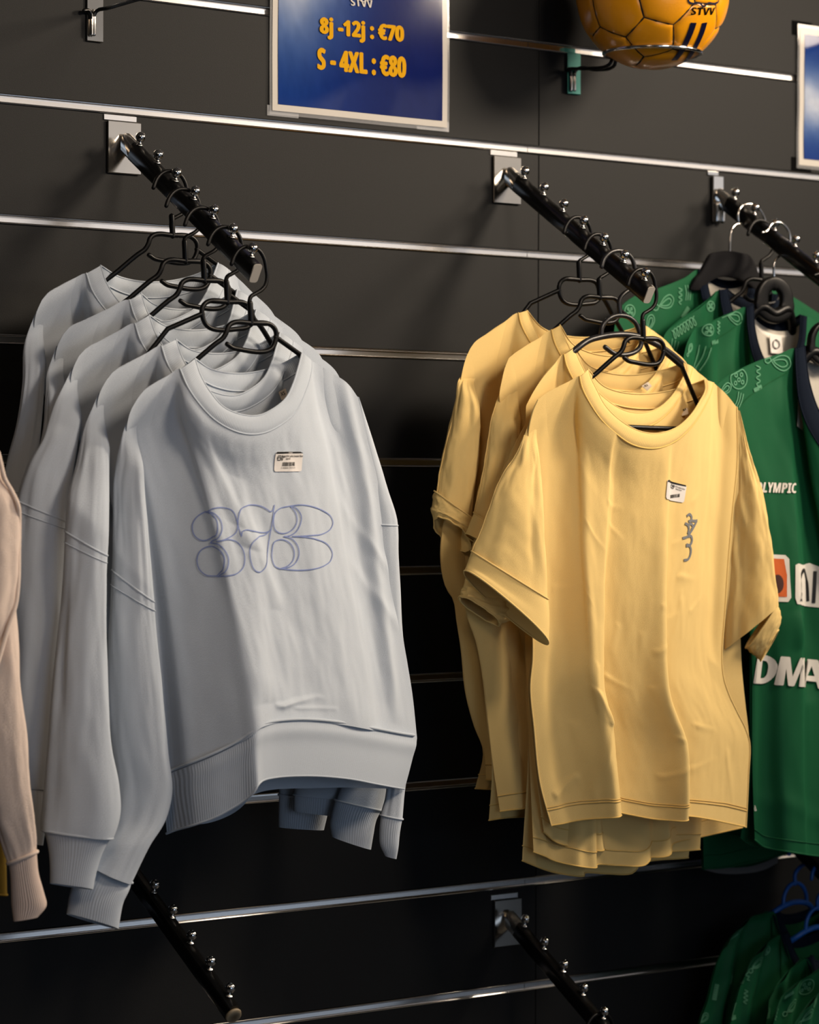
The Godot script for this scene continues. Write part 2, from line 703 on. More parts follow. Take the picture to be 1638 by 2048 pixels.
func noise_tex(freq: float, normal: bool, size := 256, kind := FastNoiseLite.TYPE_SIMPLEX, oct := 3, sd := 1, bump := 6.0, lo := 0.0) -> NoiseTexture2D:
	var t := NoiseTexture2D.new()
	var n := FastNoiseLite.new()
	n.noise_type = kind
	n.frequency = freq
	n.fractal_octaves = oct
	n.seed = sd
	t.width = size
	t.height = size
	t.seamless = true
	t.noise = n
	t.as_normal_map = normal
	t.bump_strength = bump
	if not normal and lo > 0.0:
		var r := Gradient.new()
		r.set_color(0, Color(lo, lo, lo))
		r.set_color(1, Color(1, 1, 1))
		t.color_ramp = r
	return t

func cloth(c: Color, rough := 0.9, nscale := 0.5, tex := 30.0) -> StandardMaterial3D:
	var m := plain(c, rough)
	m.metallic_specular = 0.25
	m.normal_enabled = true
	m.normal_texture = mats.weave_n
	m.normal_scale = nscale
	m.uv1_triplanar = true
	m.uv1_world_triplanar = true
	m.uv1_scale = Vector3(tex, tex, tex)
	m.rim_enabled = true
	m.rim = 0.25
	m.rim_tint = 0.6
	return m

func rib(c: Color, per_metre := 480.0, nscale := 0.7) -> StandardMaterial3D:
	var m := plain(c, 0.92)
	m.metallic_specular = 0.25
	m.normal_enabled = true
	m.normal_texture = mats.rib_n
	m.normal_scale = nscale
	m.uv1_scale = Vector3(per_metre / 8.0, 12, 1)
	m.rim_enabled = true
	m.rim = 0.2
	m.rim_tint = 0.6
	return m

func make_materials() -> void:
	mats.weave_n = noise_tex(0.12, true, 256, FastNoiseLite.TYPE_SIMPLEX, 3, 3, 5.0)
	var im := Image.create(64, 16, false, Image.FORMAT_RGB8)
	for x in 64:
		for y in 16:
			var v := 0.5 + 0.5 * cos(TAU * x / 8.0)
			im.set_pixel(x, y, Color(v, v, v))
	im.bump_map_to_normal_map(3.0)
	mats.rib_n = ImageTexture.create_from_image(im)
	mats.sweater = cloth(Color(0.75, 0.785, 0.825), 0.9, 0.45)
	mats.sweater_rib = rib(Color(0.735, 0.77, 0.81), 460.0, 0.22)
	mats.sweater_seam = cloth(Color(0.735, 0.77, 0.81), 0.9, 0.3)
	mats.sweater_print = plain(Color(0.49, 0.55, 0.74), 0.8)
	mats.tee = cloth(Color(0.905, 0.782, 0.51), 0.88, 0.35)
	mats.tee_rib = rib(Color(0.895, 0.772, 0.50), 620.0, 0.4)
	mats.tee_thread = cloth(Color(0.86, 0.72, 0.42), 0.9, 0.2)
	mats.tee_print = plain(Color(0.45, 0.46, 0.47), 0.8)
	mats.beige = cloth(Color(0.93, 0.85, 0.79), 0.92, 0.6, 22.0)
	mats.beige_rib = rib(Color(0.92, 0.83, 0.77))
	mats.mustard = cloth(Color(0.42, 0.34, 0.12), 0.9)
	mats.jersey = cloth(Color(0.07, 0.33, 0.20), 0.55, 0.3, 40.0)
	mats.jersey_dark = cloth(Color(0.045, 0.30, 0.16), 0.55, 0.3, 40.0)
	mats.jersey_line = plain(Color(0.32, 0.57, 0.43), 0.7)
	mats.navy = rib(Color(0.03, 0.07, 0.13))
	mats.jersey_white = cloth(Color(0.72, 0.70, 0.66), 0.8, 0.8, 45.0)
	mats.print_white = plain(Color(0.86, 0.84, 0.80), 0.7)
	mats.print_black = plain(Color(0.03, 0.03, 0.03), 0.6)
	mats.print_orange = plain(Color(0.80, 0.36, 0.07), 0.6)
	mats.print_brown = plain(Color(0.25, 0.10, 0.03), 0.6)
	mats.tag = plain(Color(0.86, 0.80, 0.72), 0.8)
	mats.sticker = plain(Color(0.88, 0.86, 0.84), 0.5)
	mats.chrome = plain(Color(0.86, 0.85, 0.83), 0.12, 1.0)
	mats.ball = plain(Color(0.80, 0.79, 0.77), 0.06, 1.0)
	mats.rail = plain(Color(0.84, 0.83, 0.82), 0.2, 1.0)
	mats.rail_core = plain(Color(0.72, 0.71, 0.70), 0.42, 0.7)
	mats.black_metal = plain(Color(0.018, 0.018, 0.018), 0.28)
	mats.black_plastic = plain(Color(0.02, 0.02, 0.022), 0.38)
	mats.black_plastic.metallic_specular = 0.35
	mats.grey_plastic = plain(Color(0.10, 0.10, 0.11), 0.35)
	mats.blue_plastic = plain(Color(0.05, 0.34, 0.66), 0.4)
	mats.grey_mesh = cloth(Color(0.40, 0.39, 0.38), 0.8, 0.8, 45.0)
	mats.teal = plain(Color(0.05, 0.50, 0.46), 0.35, 0.2)
	mats.cap = plain(Color(0.66, 0.64, 0.61), 0.5)
	mats.cream = plain(Color(0.60, 0.54, 0.44), 0.5)
	var b := plain(Color(0.090, 0.093, 0.095), 0.6)
	b.metallic_specular = 0.3
	b.normal_enabled = true
	b.normal_texture = noise_tex(0.2, true, 256, FastNoiseLite.TYPE_SIMPLEX, 2, 9, 2.0)
	b.normal_scale = 0.15
	b.uv1_triplanar = true
	b.uv1_world_triplanar = true
	b.uv1_scale = Vector3(14, 14, 14)
	mats.board = b
	mats.groove = plain(Color(0.02, 0.02, 0.02), 0.9)
	mats.floor = plain(Color(0.45, 0.45, 0.45), 0.5)
	mats.room = plain(Color(0.80, 0.78, 0.76), 0.9)
	mats.room_dark = plain(Color(0.13, 0.125, 0.12), 0.9)

# ---------------------------------------------------------------- the room
func build_room() -> void:
	structure("floor", box_mesh(Vector3(-3.3, -0.1, -0.15), Vector3(3.5, 0.0, 4.5)), mats.floor)
	var ceiling := structure("ceiling", box_mesh(Vector3(-3.3, 2.9, -0.15), Vector3(3.5, 3.0, 4.5)), mats.room)
	structure("wall_left", box_mesh(Vector3(-3.4, -0.1, -0.15), Vector3(-3.3, 3.0, 4.5)), mats.room_dark)
	var right := Node3D.new()
	right.name = "wall_right"
	right.set_meta("kind", "structure")
	add_child(right)
	structure("wall_piece", box_mesh(Vector3(3.5, -0.1, -0.15), Vector3(3.6, 1.9, 4.5)), mats.room_dark, right)
	structure("wall_piece", box_mesh(Vector3(3.5, 2.72, -0.15), Vector3(3.6, 3.0, 4.5)), mats.room_dark, right)
	structure("wall_piece", box_mesh(Vector3(3.5, 1.9, -0.15), Vector3(3.6, 2.72, 0.8)), mats.room_dark, right)
	structure("wall_piece", box_mesh(Vector3(3.5, 1.9, 4.2), Vector3(3.6, 2.72, 4.5)), mats.room_dark, right)
	# the front wall with the shop window in it
	var front := Node3D.new()
	front.name = "wall_front"
	front.set_meta("kind", "structure")
	add_child(front)
	structure("wall_piece", box_mesh(Vector3(-3.3, 0, 4.4), Vector3(-1.9, 2.9, 4.5)), mats.room_dark, front)
	structure("wall_piece", box_mesh(Vector3(-0.1, 0, 4.4), Vector3(0.45, 2.9, 4.5)), mats.room_dark, front)
	structure("wall_piece", box_mesh(Vector3(0.45, 0.36, 4.4), Vector3(3.25, 1.75, 4.5)), mats.room_dark, front)
	structure("wall_piece", box_mesh(Vector3(0.45, 2.75, 4.4), Vector3(3.25, 2.9, 4.5)), mats.room_dark, front)
	structure("wall_piece", box_mesh(Vector3(0.45, 0, 4.4), Vector3(3.25, 0.04, 4.5)), mats.room_dark, front)
	structure("wall_piece", box_mesh(Vector3(3.25, 0, 4.4), Vector3(3.5, 2.9, 4.5)), mats.room_dark, front)
	structure("wall_piece", box_mesh(Vector3(-1.9, 0, 4.4), Vector3(-0.1, 0.55, 4.5)), mats.room_dark, front)
	structure("wall_piece", box_mesh(Vector3(-1.9, 2.15, 4.4), Vector3(-0.1, 2.9, 4.5)), mats.room_dark, front)
	var day := plain(Color(0.72, 0.84, 1.0), 0.9)
	day.emission_enabled = true
	day.emission = Color(0.86, 0.92, 1.0)
	day.emission_energy_multiplier = 0.7
	structure("window_1", box_mesh(Vector3(-1.9, 0.55, 4.42), Vector3(-0.1, 2.15, 4.44)), day)
	var high := plain(Color(0.98, 0.97, 0.98), 0.9)
	high.emission_enabled = true
	high.emission = Color(0.98, 0.96, 0.95)
	high.emission_energy_multiplier = 0.62
	structure("window_2", box_mesh(Vector3(0.45, 1.75, 4.42), Vector3(3.25, 2.75, 4.44)), high)
	var side := high.duplicate()
	side.emission_energy_multiplier = 0.34
	structure("window_4", box_mesh(Vector3(3.52, 1.9, 0.8), Vector3(3.54, 2.72, 4.2)), side)
	structure("window_3", box_mesh(Vector3(0.45, 0.04, 4.42), Vector3(3.25, 0.36, 4.44)), day)
	var lamp := plain(Color(1, 0.95, 0.88), 0.6)
	lamp.emission_enabled = true
	lamp.emission = Color(1.0, 0.86, 0.70)
	lamp.emission_energy_multiplier = 12.0
	for q in [[SPOT_A, Vector3(0.15, 2.02, 0.1)], [SPOT_B, Vector3(-0.30, 1.92, 0.2)], [SPOT_C, Vector3(-0.55, 1.60, 0.2)], [SPOT_D, Vector3(0.85, 1.05, 0.1)]]:
		var c: Vector3 = q[0]
		var dir: Vector3 = (q[1] - c).normalized()
		structure("spot_housing", lathe([Vector2(0.0, -0.17), Vector2(0.045, -0.17), Vector2(0.05, -0.16), Vector2(0.055, -0.03), Vector2(0.052, -0.03), Vector2(0.047, -0.034), Vector2(0.0, -0.034)], c, dir, 24), mats.black_metal, ceiling)
		structure("spot_lens", lathe([Vector2(0.0, -0.032), Vector2(0.045, -0.032), Vector2(0.045, -0.028), Vector2(0.0, -0.026)], c, dir, 24), lamp, ceiling)
		structure("spot_stem", cord_mesh([c - dir * 0.12, Vector3(c.x - dir.x * 0.12, 2.91, c.z - dir.z * 0.12)], 0.01), mats.black_metal, ceiling)

func build_slat_wall() -> void:
	var wall := structure("wall_back", box_mesh(Vector3(-3.3, 0, -0.13), Vector3(3.5, 2.9, -0.03)), mats.room_dark)
	var seams := [-2.1685, -0.9685, 0.2315, 1.4315, 2.6315]
	var joint := [-2.1685, -0.985, 0.2135, 1.415, 2.6315]
	var boards := []
	for i in range(-3, 15):
		var top := 1.986 - 0.15 * (i - 2)
		for k in 4:
			# board under the rail
			var hi := top - 0.0122
			var lo := top - 0.15
			structure("board", box_mesh(Vector3(seams[k] + 0.0006, lo + 0.0003, -0.018), Vector3(seams[k + 1] - 0.0006, hi - 0.0002, 0.0), 0.0006), mats.board, wall)
			# aluminium rail: upper lip, hollow, lower lip
			var prof := [Vector2(-0.016, top), Vector2(0.0012, top), Vector2(0.0016, top - 0.0005), Vector2(0.0014, top - 0.0012), Vector2(-0.0034, top - 0.0017), Vector2(-0.0038, top - 0.0022), Vector2(-0.0039, top - 0.0040), Vector2(-0.0038, top - 0.0092), Vector2(-0.0034, top - 0.0097), Vector2(0.0012, top - 0.0103), Vector2(0.0018, top - 0.0112), Vector2(0.0012, top - 0.0122), Vector2(-0.016, top - 0.0122)]
			structure("rail", extrude_x(prof, joint[k] + 0.0004, joint[k + 1] - 0.0004), mats.rail, wall)

# ---------------------------------------------------------------- display arms, hooks
const STEP := Vector3(0, -0.0263, 0.0424)

func rounded(wd: float, h: float, r: float) -> PackedVector2Array:
	var out := PackedVector2Array()
	for q in [[1, 1, 0], [-1, 1, 1], [-1, -1, 2], [1, -1, 3]]:
		for k in 4:
			var a: float = PI / 2 * (q[2] + k / 3.0)
			out.append(Vector2(q[0] * (wd / 2 - r) + r * cos(a), q[1] * (h / 2 - r) + r * sin(a)))
	return out

func bar(a: Vector3, b: Vector3, sec: PackedVector2Array, nrm: Vector3, caps := true) -> ArrayMesh:
	# straight bar of a given section from a to b; nrm is the section's upward axis
	var d := (b - a).normalized()
	var x := nrm.cross(d).normalized()
	var st := SurfaceTool.new()
	st.begin(Mesh.PRIMITIVE_TRIANGLES)
	var n := sec.size()
	var P := []
	for e in [a, b]:
		var r := []
		for q in sec:
			r.append(e + x * q.x + nrm * q.y)
		P.append(r)
	for i in n:
		var j := (i + 1) % n
		var c := (a + b) * 0.5
		for tri in [[P[0][i], P[0][j], P[1][j]], [P[0][i], P[1][j], P[1][i]]]:
			var nn: Vector3 = (tri[1] - tri[0]).cross(tri[2] - tri[0])
			var mid: Vector3 = (tri[0] + tri[1] + tri[2]) / 3.0
			var out := mid - (a + d * (mid - a).dot(d))
			if nn.dot(out) > 0:
				tri = [tri[0], tri[2], tri[1]]
			for p in tri:
				var q: Vector3 = p - (a + d * (p - a).dot(d))
				st.set_normal(q.normalized().lerp(out.normalized(), 0.5).normalized())
				st.add_vertex(p)
	if caps:
		for e in [[a, 0, -1.0], [b, 1, 1.0]]:
			for i in n:
				var tri := [e[0], P[e[1]][i], P[e[1]][(i + 1) % n]]
				if (tri[1] - tri[0]).cross(tri[2] - tri[0]).dot(d) * e[2] > 0:
					tri = [tri[0], tri[2], tri[1]]
				for p in tri:
					st.set_normal(d * e[2])
					st.add_vertex(p)
	return st.commit()

func make_arm(label: String, ball1: Vector3, narrow := false, round_cap := false) -> Node3D:
	var dir := STEP.normalized()
	var up := Vector3(0, dir.z, -dir.y)
	var axis := ball1 - up * 0.0225                # centre line under the first ball
	var x0 := ball1.x
	var start := axis - dir * (axis.z - 0.004) / dir.z
	var t := thing("garment_rail", label, "garment rail", "sloping garment rails with chrome stop balls", Vector3(x0, start.y, 0.0))
	var rail_y := start.y + 0.026
	if narrow:
		var b := Vector3(x0, start.y, 0)
		part("plate", box_mesh(b + Vector3(-0.011, -0.040, 0.002), b + Vector3(0.011, 0.030, 0.006), 0.0012), mats.chrome, t)
		part("plate_foot", joined_mesh([cord_mesh([b + Vector3(-0.006, -0.014, 0.008), b + Vector3(-0.006, -0.038, 0.008)], 0.0045, 10), cord_mesh([b + Vector3(0.006, -0.014, 0.008), b + Vector3(0.006, -0.038, 0.008)], 0.0045, 10)]), mats.chrome, t)
		part("hook_lip", box_mesh(b + Vector3(-0.019, 0.030, -0.005), b + Vector3(0.004, 0.037, 0.002), 0.001), mats.chrome, t)
	else:
		var b := Vector3(x0, start.y, 0)
		part("plate", box_mesh(b + Vector3(-0.0255, -0.041, 0.0015), b + Vector3(0.0255, 0.0265, 0.0042), 0.0012), mats.plate, t)
		part("hook_lip", box_mesh(b + Vector3(-0.030, 0.0265, -0.0045), b + Vector3(0.020, 0.0345, 0.0015), 0.0008), mats.rail, t)
	var sec := rounded(0.0125, 0.025, 0.004)
	var root_end := start + dir * 0.026
	var end := axis + STEP * 6.42
	part("arm_root", bar(start, root_end, sec, up), mats.chrome, t)
	var tube_m := bar(root_end, end, rounded(0.0128, 0.0253, 0.004), up)
	part("arm_tube", tube_m, mats.black_metal, t)
	if round_cap:
		part("end_cap", lathe([Vector2(0.0, 0.0), Vector2(0.010, 0.0), Vector2(0.0105, 0.002), Vector2(0.0095, 0.0045), Vector2(0.0, 0.005)], end - up * 0.001, dir), mats.cream, t)
	else:
		part("end_cap", bar(end, end + dir * 0.0016, rounded(0.0118, 0.0243, 0.0035), up), mats.cap, t)
	for k in 7:
		var c := ball1 + STEP * k
		var prof := [Vector2(0.0045, -0.0105), Vector2(0.0045, -0.0092), Vector2(0.0022, -0.0085), Vector2(0.0019, -0.006)]
		for q in 11:
			var a := -PI / 2 + 0.32 + (PI - 0.32) * q / 10.0
			prof.append(Vector2(maxf(0.0, 0.0067 * cos(a)), 0.0067 * sin(a)))
		part("ball", lathe(prof, c, Vector3(0, 0.97, 0.24).normalized(), 18), mats.ball, t)
	return t

func hook_plate(t: Node3D, b: Vector3, mat: Material) -> void:
	part("plate", box_mesh(b + Vector3(-0.0125, -0.060, 0.0015), b + Vector3(0.0125, 0.0, 0.0035), 0.001), mat, t)
	part("hook_lip", box_mesh(b + Vector3(-0.018, -0.001, -0.0045), b + Vector3(0.004, 0.0065, 0.0015), 0.0008), mat, t)

func build_fixtures() -> void:
	mats.plate = plain(Color(0.68, 0.66, 0.63), 0.17, 1.0)
	make_arm("black sloping rail carrying the five light blue sweaters, stop balls above the hanger hooks", Vector3(-0.4656, 1.9414, 0.0424))
	make_arm("black sloping rail carrying the four yellow t-shirts", Vector3(0.1708, 1.9428, 0.0424))
	make_arm("black sloping rail on a narrow chrome bracket carrying the large green jerseys", Vector3(0.5804, 1.9397, 0.0424), true)
	make_arm("empty black sloping rail with a round cream end cap below the light blue sweaters", Vector3(-0.495, 0.8944, 0.2968) - STEP * 6, false, true)
	make_arm("nearly empty black sloping rail on the lower rail below the yellow t-shirts", Vector3(0.1768, 0.8847, 0.0424))
	wire_hanger("empty hanger hooked over the rail below the yellow t-shirts, cut by the bottom picture edge", Vector3(0.1722, 0.7685, 0.206))
	# double wire hook at the top left
	var t := thing("display_hook", "chrome slat hook with a bare black wire prong left of the blue price poster", "hook", "", Vector3(-0.5094, 2.0997, 0))
	var b: Vector3 = Vector3(-0.5095, 2.1233, 0)
	hook_plate(t, b, mats.chrome)
	var wz := 0.0065
	part("weld", joined_mesh([cord_mesh([Vector3(-0.517, 2.0714, 0.0065), Vector3(-0.517, 2.0936, 0.0065)], 0.0026), cord_mesh([Vector3(-0.5133, 2.0718, 0.0065), Vector3(-0.5133, 2.094, 0.0065)], 0.0026)]), mats.chrome, t)
	part("prong", joined_mesh([cord_mesh(wire([Vector3(-0.5133, 2.0915, 0.0065), Vector3(-0.5126, 2.0985, 0.0065), Vector3(-0.5095, 2.1029, 0.01), Vector3(-0.5038, 2.1041, 0.02), Vector3(-0.5044, 2.1044, 0.055), Vector3(-0.5096, 2.1035, 0.105), Vector3(-0.5168, 2.1006, 0.18), Vector3(-0.5298, 2.0948, 0.3)], 60), 0.0026), cord_mesh(wire([Vector3(-0.517, 2.0911, 0.0065), Vector3(-0.5178, 2.098, 0.0065), Vector3(-0.5215, 2.1014, 0.0065), Vector3(-0.529, 2.1005, 0.008)], 24), 0.0026)]), mats.black_metal, t)
	# ball stand
	var h := thing("ball_holder", "wall bracket with a teal plate and a chrome ring under the yellow football", "ball holder", "", Vector3(0.2955, 2.0939, 0))
	hook_plate(h, Vector3(0.2953, 2.1257, 0), mats.teal)
	part("weld", joined_mesh([cord_mesh([Vector3(0.2862, 2.0707, 0.0065), Vector3(0.2861, 2.0938, 0.0065)], 0.0024), cord_mesh([Vector3(0.2929, 2.0713, 0.0065), Vector3(0.2928, 2.0944, 0.0065)], 0.0024)]), mats.chrome, h)
	var bc: Vector3 = Vector3(0.3183, 2.196, 0.145)
	var rc := bc + Vector3(0, -0.0860, 0)
	part("prong", joined_mesh([cord_mesh(wire([Vector3(0.2928, 2.0915, 0.0065), Vector3(0.2937, 2.0981, 0.0065), Vector3(0.2964, 2.1022, 0.01), rc + Vector3(-0.012, -0.012, -0.105), rc + Vector3(-0.012, -0.010, -0.067), rc + Vector3(-0.012, -0.001, -0.064)], 50), 0.0026), cord_mesh(wire([Vector3(0.2861, 2.0909, 0.0065), Vector3(0.2851, 2.0973, 0.0065), Vector3(0.2781, 2.0994, 0.008), rc + Vector3(-0.030, -0.012, -0.105), rc + Vector3(-0.024, -0.010, -0.064), rc + Vector3(-0.020, -0.001, -0.062)], 50), 0.0026)]), mats.black_metal, h)
	var ring := []
	for k in 65:
		var a := TAU * k / 64
		ring.append(rc + Vector3(cos(a) * 0.0685, 0, sin(a) * 0.0685))
	part("ring", grid_mesh(cord(ring, 0.0028, 10, false, 1.0, true), true, true), mats.chrome, h)
	build_football(bc, 0.1085)

func build_football(c: Vector3, rad: float) -> void:
	var t := thing("football", "yellow and navy stitched football resting in the chrome ring", "football", "", c - Vector3(0, rad, 0))
	# icosahedron, turned
	var ph := (1.0 + sqrt(5.0)) / 2.0
	var ico := []
	for s1 in [-1.0, 1.0]:
		for s2 in [-1.0, 1.0]:
			ico.append(Vector3(0, s1, s2 * ph).normalized())
			ico.append(Vector3(s1, s2 * ph, 0).normalized())
			ico.append(Vector3(s2 * ph, 0, s1).normalized())
	var turn := Basis(Vector3(0, 1, 0), deg_to_rad(-52)) * Basis(Vector3(1, 0, 0), deg_to_rad(17)) * Basis(Vector3(0, 0, 1), deg_to_rad(12))
	for i in 12:
		ico[i] = turn * ico[i]
	var edge: float = 2.0 / sqrt(ph * sqrt(5.0))
	var nb := func(i): 
		var out := []
		for j in 12:
			if j != i and ico[i].distance_to(ico[j]) < edge * 1.1:
				out.append(j)
		return out
	var polys := []
	for i in 12:
		var pts := []
		for j in nb.call(i):
			pts.append((ico[i] * 2.0 + ico[j]) / 3.0)
		polys.append([ico[i], pts])
	for i in 12:
		for j in nb.call(i):
			if j > i:
				for k in nb.call(i):
					if k > j and ico[j].distance_to(ico[k]) < edge * 1.1:
						var pts := []
						for q in [[i, j], [j, i], [j, k], [k, j], [k, i], [i, k]]:
							pts.append((ico[q[0]] * 2.0 + ico[q[1]]) / 3.0)
						polys.append([(ico[i] + ico[j] + ico[k]).normalized(), pts])
	var leather := plain(Color(0.90, 0.60, 0.03), 0.33)
	leather.clearcoat_enabled = true
	leather.clearcoat = 0.4
	leather.clearcoat_roughness = 0.2
	leather.normal_enabled = true
	leather.normal_texture = noise_tex(0.1, true, 256, FastNoiseLite.TYPE_CELLULAR, 2, 21, 3.0)
	leather.normal_scale = 0.25
	leather.uv1_triplanar = true
	leather.uv1_scale = Vector3(18, 18, 18)
	var navy: StandardMaterial3D = leather.duplicate()
	navy.albedo_color = Color(0.02, 0.03, 0.10)
	var dark_one := 0
	var mark: Vector3 = ([Vector3(0.2187, 2.2385, 0.1377)][0] - c).normalized()
	for i in polys.size():
		if polys[i][0].dot(mark) > polys[dark_one][0].dot(mark):
			dark_one = i
	part("bladder", lathe_sphere(c, rad * 0.972), mats.groove, t)
	var view := Vector3(-0.68, -0.15, 0.72).normalized()
	for pl in polys:
		var n: Vector3 = pl[0]
		var pts: Array = pl[1]
		var x: Vector3 = (pts[0] - n * n.dot(pts[0])).normalized()
		var y := n.cross(x)
		pts.sort_custom(func(p, q): return atan2(p.dot(y), p.dot(x)) < atan2(q.dot(y), q.dot(x)))
		var m := 9
		var V := PackedVector3Array()
		var N := PackedVector3Array()
		var uv := PackedVector2Array()
		var idx := PackedInt32Array()
		var cen := Vector3.ZERO
		for p in pts:
			cen += p
		cen /= pts.size()
		for e in pts.size():
			var a: Vector3 = pts[e]
			var b: Vector3 = pts[(e + 1) % pts.size()]
			var base := V.size()
			for q in m + 1:
				for r in m + 1:
					var f := float(q) / m
					var ed := a.lerp(b, float(r) / m)
					var d := cen.lerp(ed, f * 0.985).normalized()
					var drop := pow(f, 14.0) * 0.0032 + pow(f, 4.0) * 0.0006
					V.append(c + d * (rad - drop))
					var nn := d
					if f > 0.75:
						nn = (d + (ed - cen).normalized() * pow(f, 12.0) * 0.9).normalized()
					N.append(nn)
					uv.append(Vector2(f, float(r) / m))
			for q in m:
				for r in m:
					var o := base + q * (m + 1) + r
					idx.append_array(PackedInt32Array([o, o + m + 1, o + 1, o + 1, o + m + 1, o + m + 2]))
		# keep clockwise fronts
		var p0 := V[idx[0]]
		var k3 := idx.size() - 3
		if (V[idx[k3 + 1]] - V[idx[k3]]).cross(V[idx[k3 + 2]] - V[idx[k3]]).dot(n) > 0:
			for k in range(0, idx.size(), 3):
				var sw := idx[k + 1]
				idx[k + 1] = idx[k + 2]
				idx[k + 2] = sw
		var dark: bool = pl == polys[dark_one]
		part("panel", arrays_mesh(V, N, uv, idx), navy if dark else leather, t)
	# printed marks
	var ink := plain(Color(0.03, 0.04, 0.16), 0.35)
	var on_ball := func(p: Vector3) -> Vector3:
		return c + (p - c).normalized() * (rad + 0.0006)
	for strip in [[Vector3(0.3104, 2.141, 0.2382), Vector3(0.3123, 2.1278, 0.2292), Vector3(0.3145, 2.1156, 0.2177), Vector3(0.3179, 2.1056, 0.2049), Vector3(0.3211, 2.0961, 0.1872)], [Vector3(0.3306, 2.143, 0.2389), Vector3(0.3337, 2.1286, 0.2286), Vector3(0.337, 2.1153, 0.215), Vector3(0.3413, 2.1062, 0.2013), Vector3(0.3498, 2.0972, 0.1768)]]:
		var s := wire(strip, 24)
		part("printed_stripe", sphere_ribbon(s, 0.0100, c, rad + 0.0007), ink, t)
	var word := letters("STVV", [Vector3(0.3011, 2.1506, 0.242)][0], [Vector3(0.3447, 2.1551, 0.242)][0], 0.0110, "Droid Sans", true, 0.0, null)
	part("printed_word", ball_wrap(word, c, rad + 0.0007), ink, t)
	part("printed_crest", sphere_ribbon(wire([Vector3(0.2918, 2.1784, 0.2487), Vector3(0.2931, 2.1671, 0.2465), Vector3(0.3006, 2.1651, 0.2475), Vector3(0.3112, 2.1666, 0.2492), Vector3(0.3197, 2.1628, 0.2483), Vector3(0.327, 2.1683, 0.2495), Vector3(0.3388, 2.169, 0.248), Vector3(0.3488, 2.173, 0.2465), Vector3(0.3463, 2.1842, 0.2492)], 60), 0.0026, c, rad + 0.0007), ink, t)

func lathe_sphere(c: Vector3, r: float) -> ArrayMesh:
	var prof := []
	for k in 25:
		var a := -PI / 2 + PI * k / 24
		prof.append(Vector2(r * cos(a), r * sin(a)))
	return lathe(prof, c, Vector3.UP, 32)

func to_ball(p: Vector3, c: Vector3, r: float) -> Vector3:
	return c + (p - c).normalized() * r

func sphere_ribbon(p: Array, width: float, c: Vector3, r: float) -> ArrayMesh:
	var g := PackedVector3Array()
	for i in p.size():
		var a := to_ball(p[maxi(i - 1, 0)], c, r)
		var b := to_ball(p[mini(i + 1, p.size() - 1)], c, r)
		var m := to_ball(p[i], c, r)
		var side := (b - a).cross(m - c).normalized() * width * 0.5
		for k in 4:
			g.append(to_ball(m + side * (1.0 - k / 1.5), c, r))
	return grid_mesh({"g": g, "nu": 4, "nv": p.size()}, false, true)

func ball_wrap(m: ArrayMesh, c: Vector3, r: float) -> ArrayMesh:
	var s := m.surface_get_arrays(0)
	var V: PackedVector3Array = s[Mesh.ARRAY_VERTEX]
	var N: PackedVector3Array = s[Mesh.ARRAY_NORMAL]
	for i in V.size():
		V[i] = to_ball(V[i], c, r)
		N[i] = (V[i] - c).normalized()
	s[Mesh.ARRAY_VERTEX] = V
	s[Mesh.ARRAY_NORMAL] = N
	var out := ArrayMesh.new()
	out.add_surface_from_arrays(Mesh.PRIMITIVE_TRIANGLES, s)
	return out

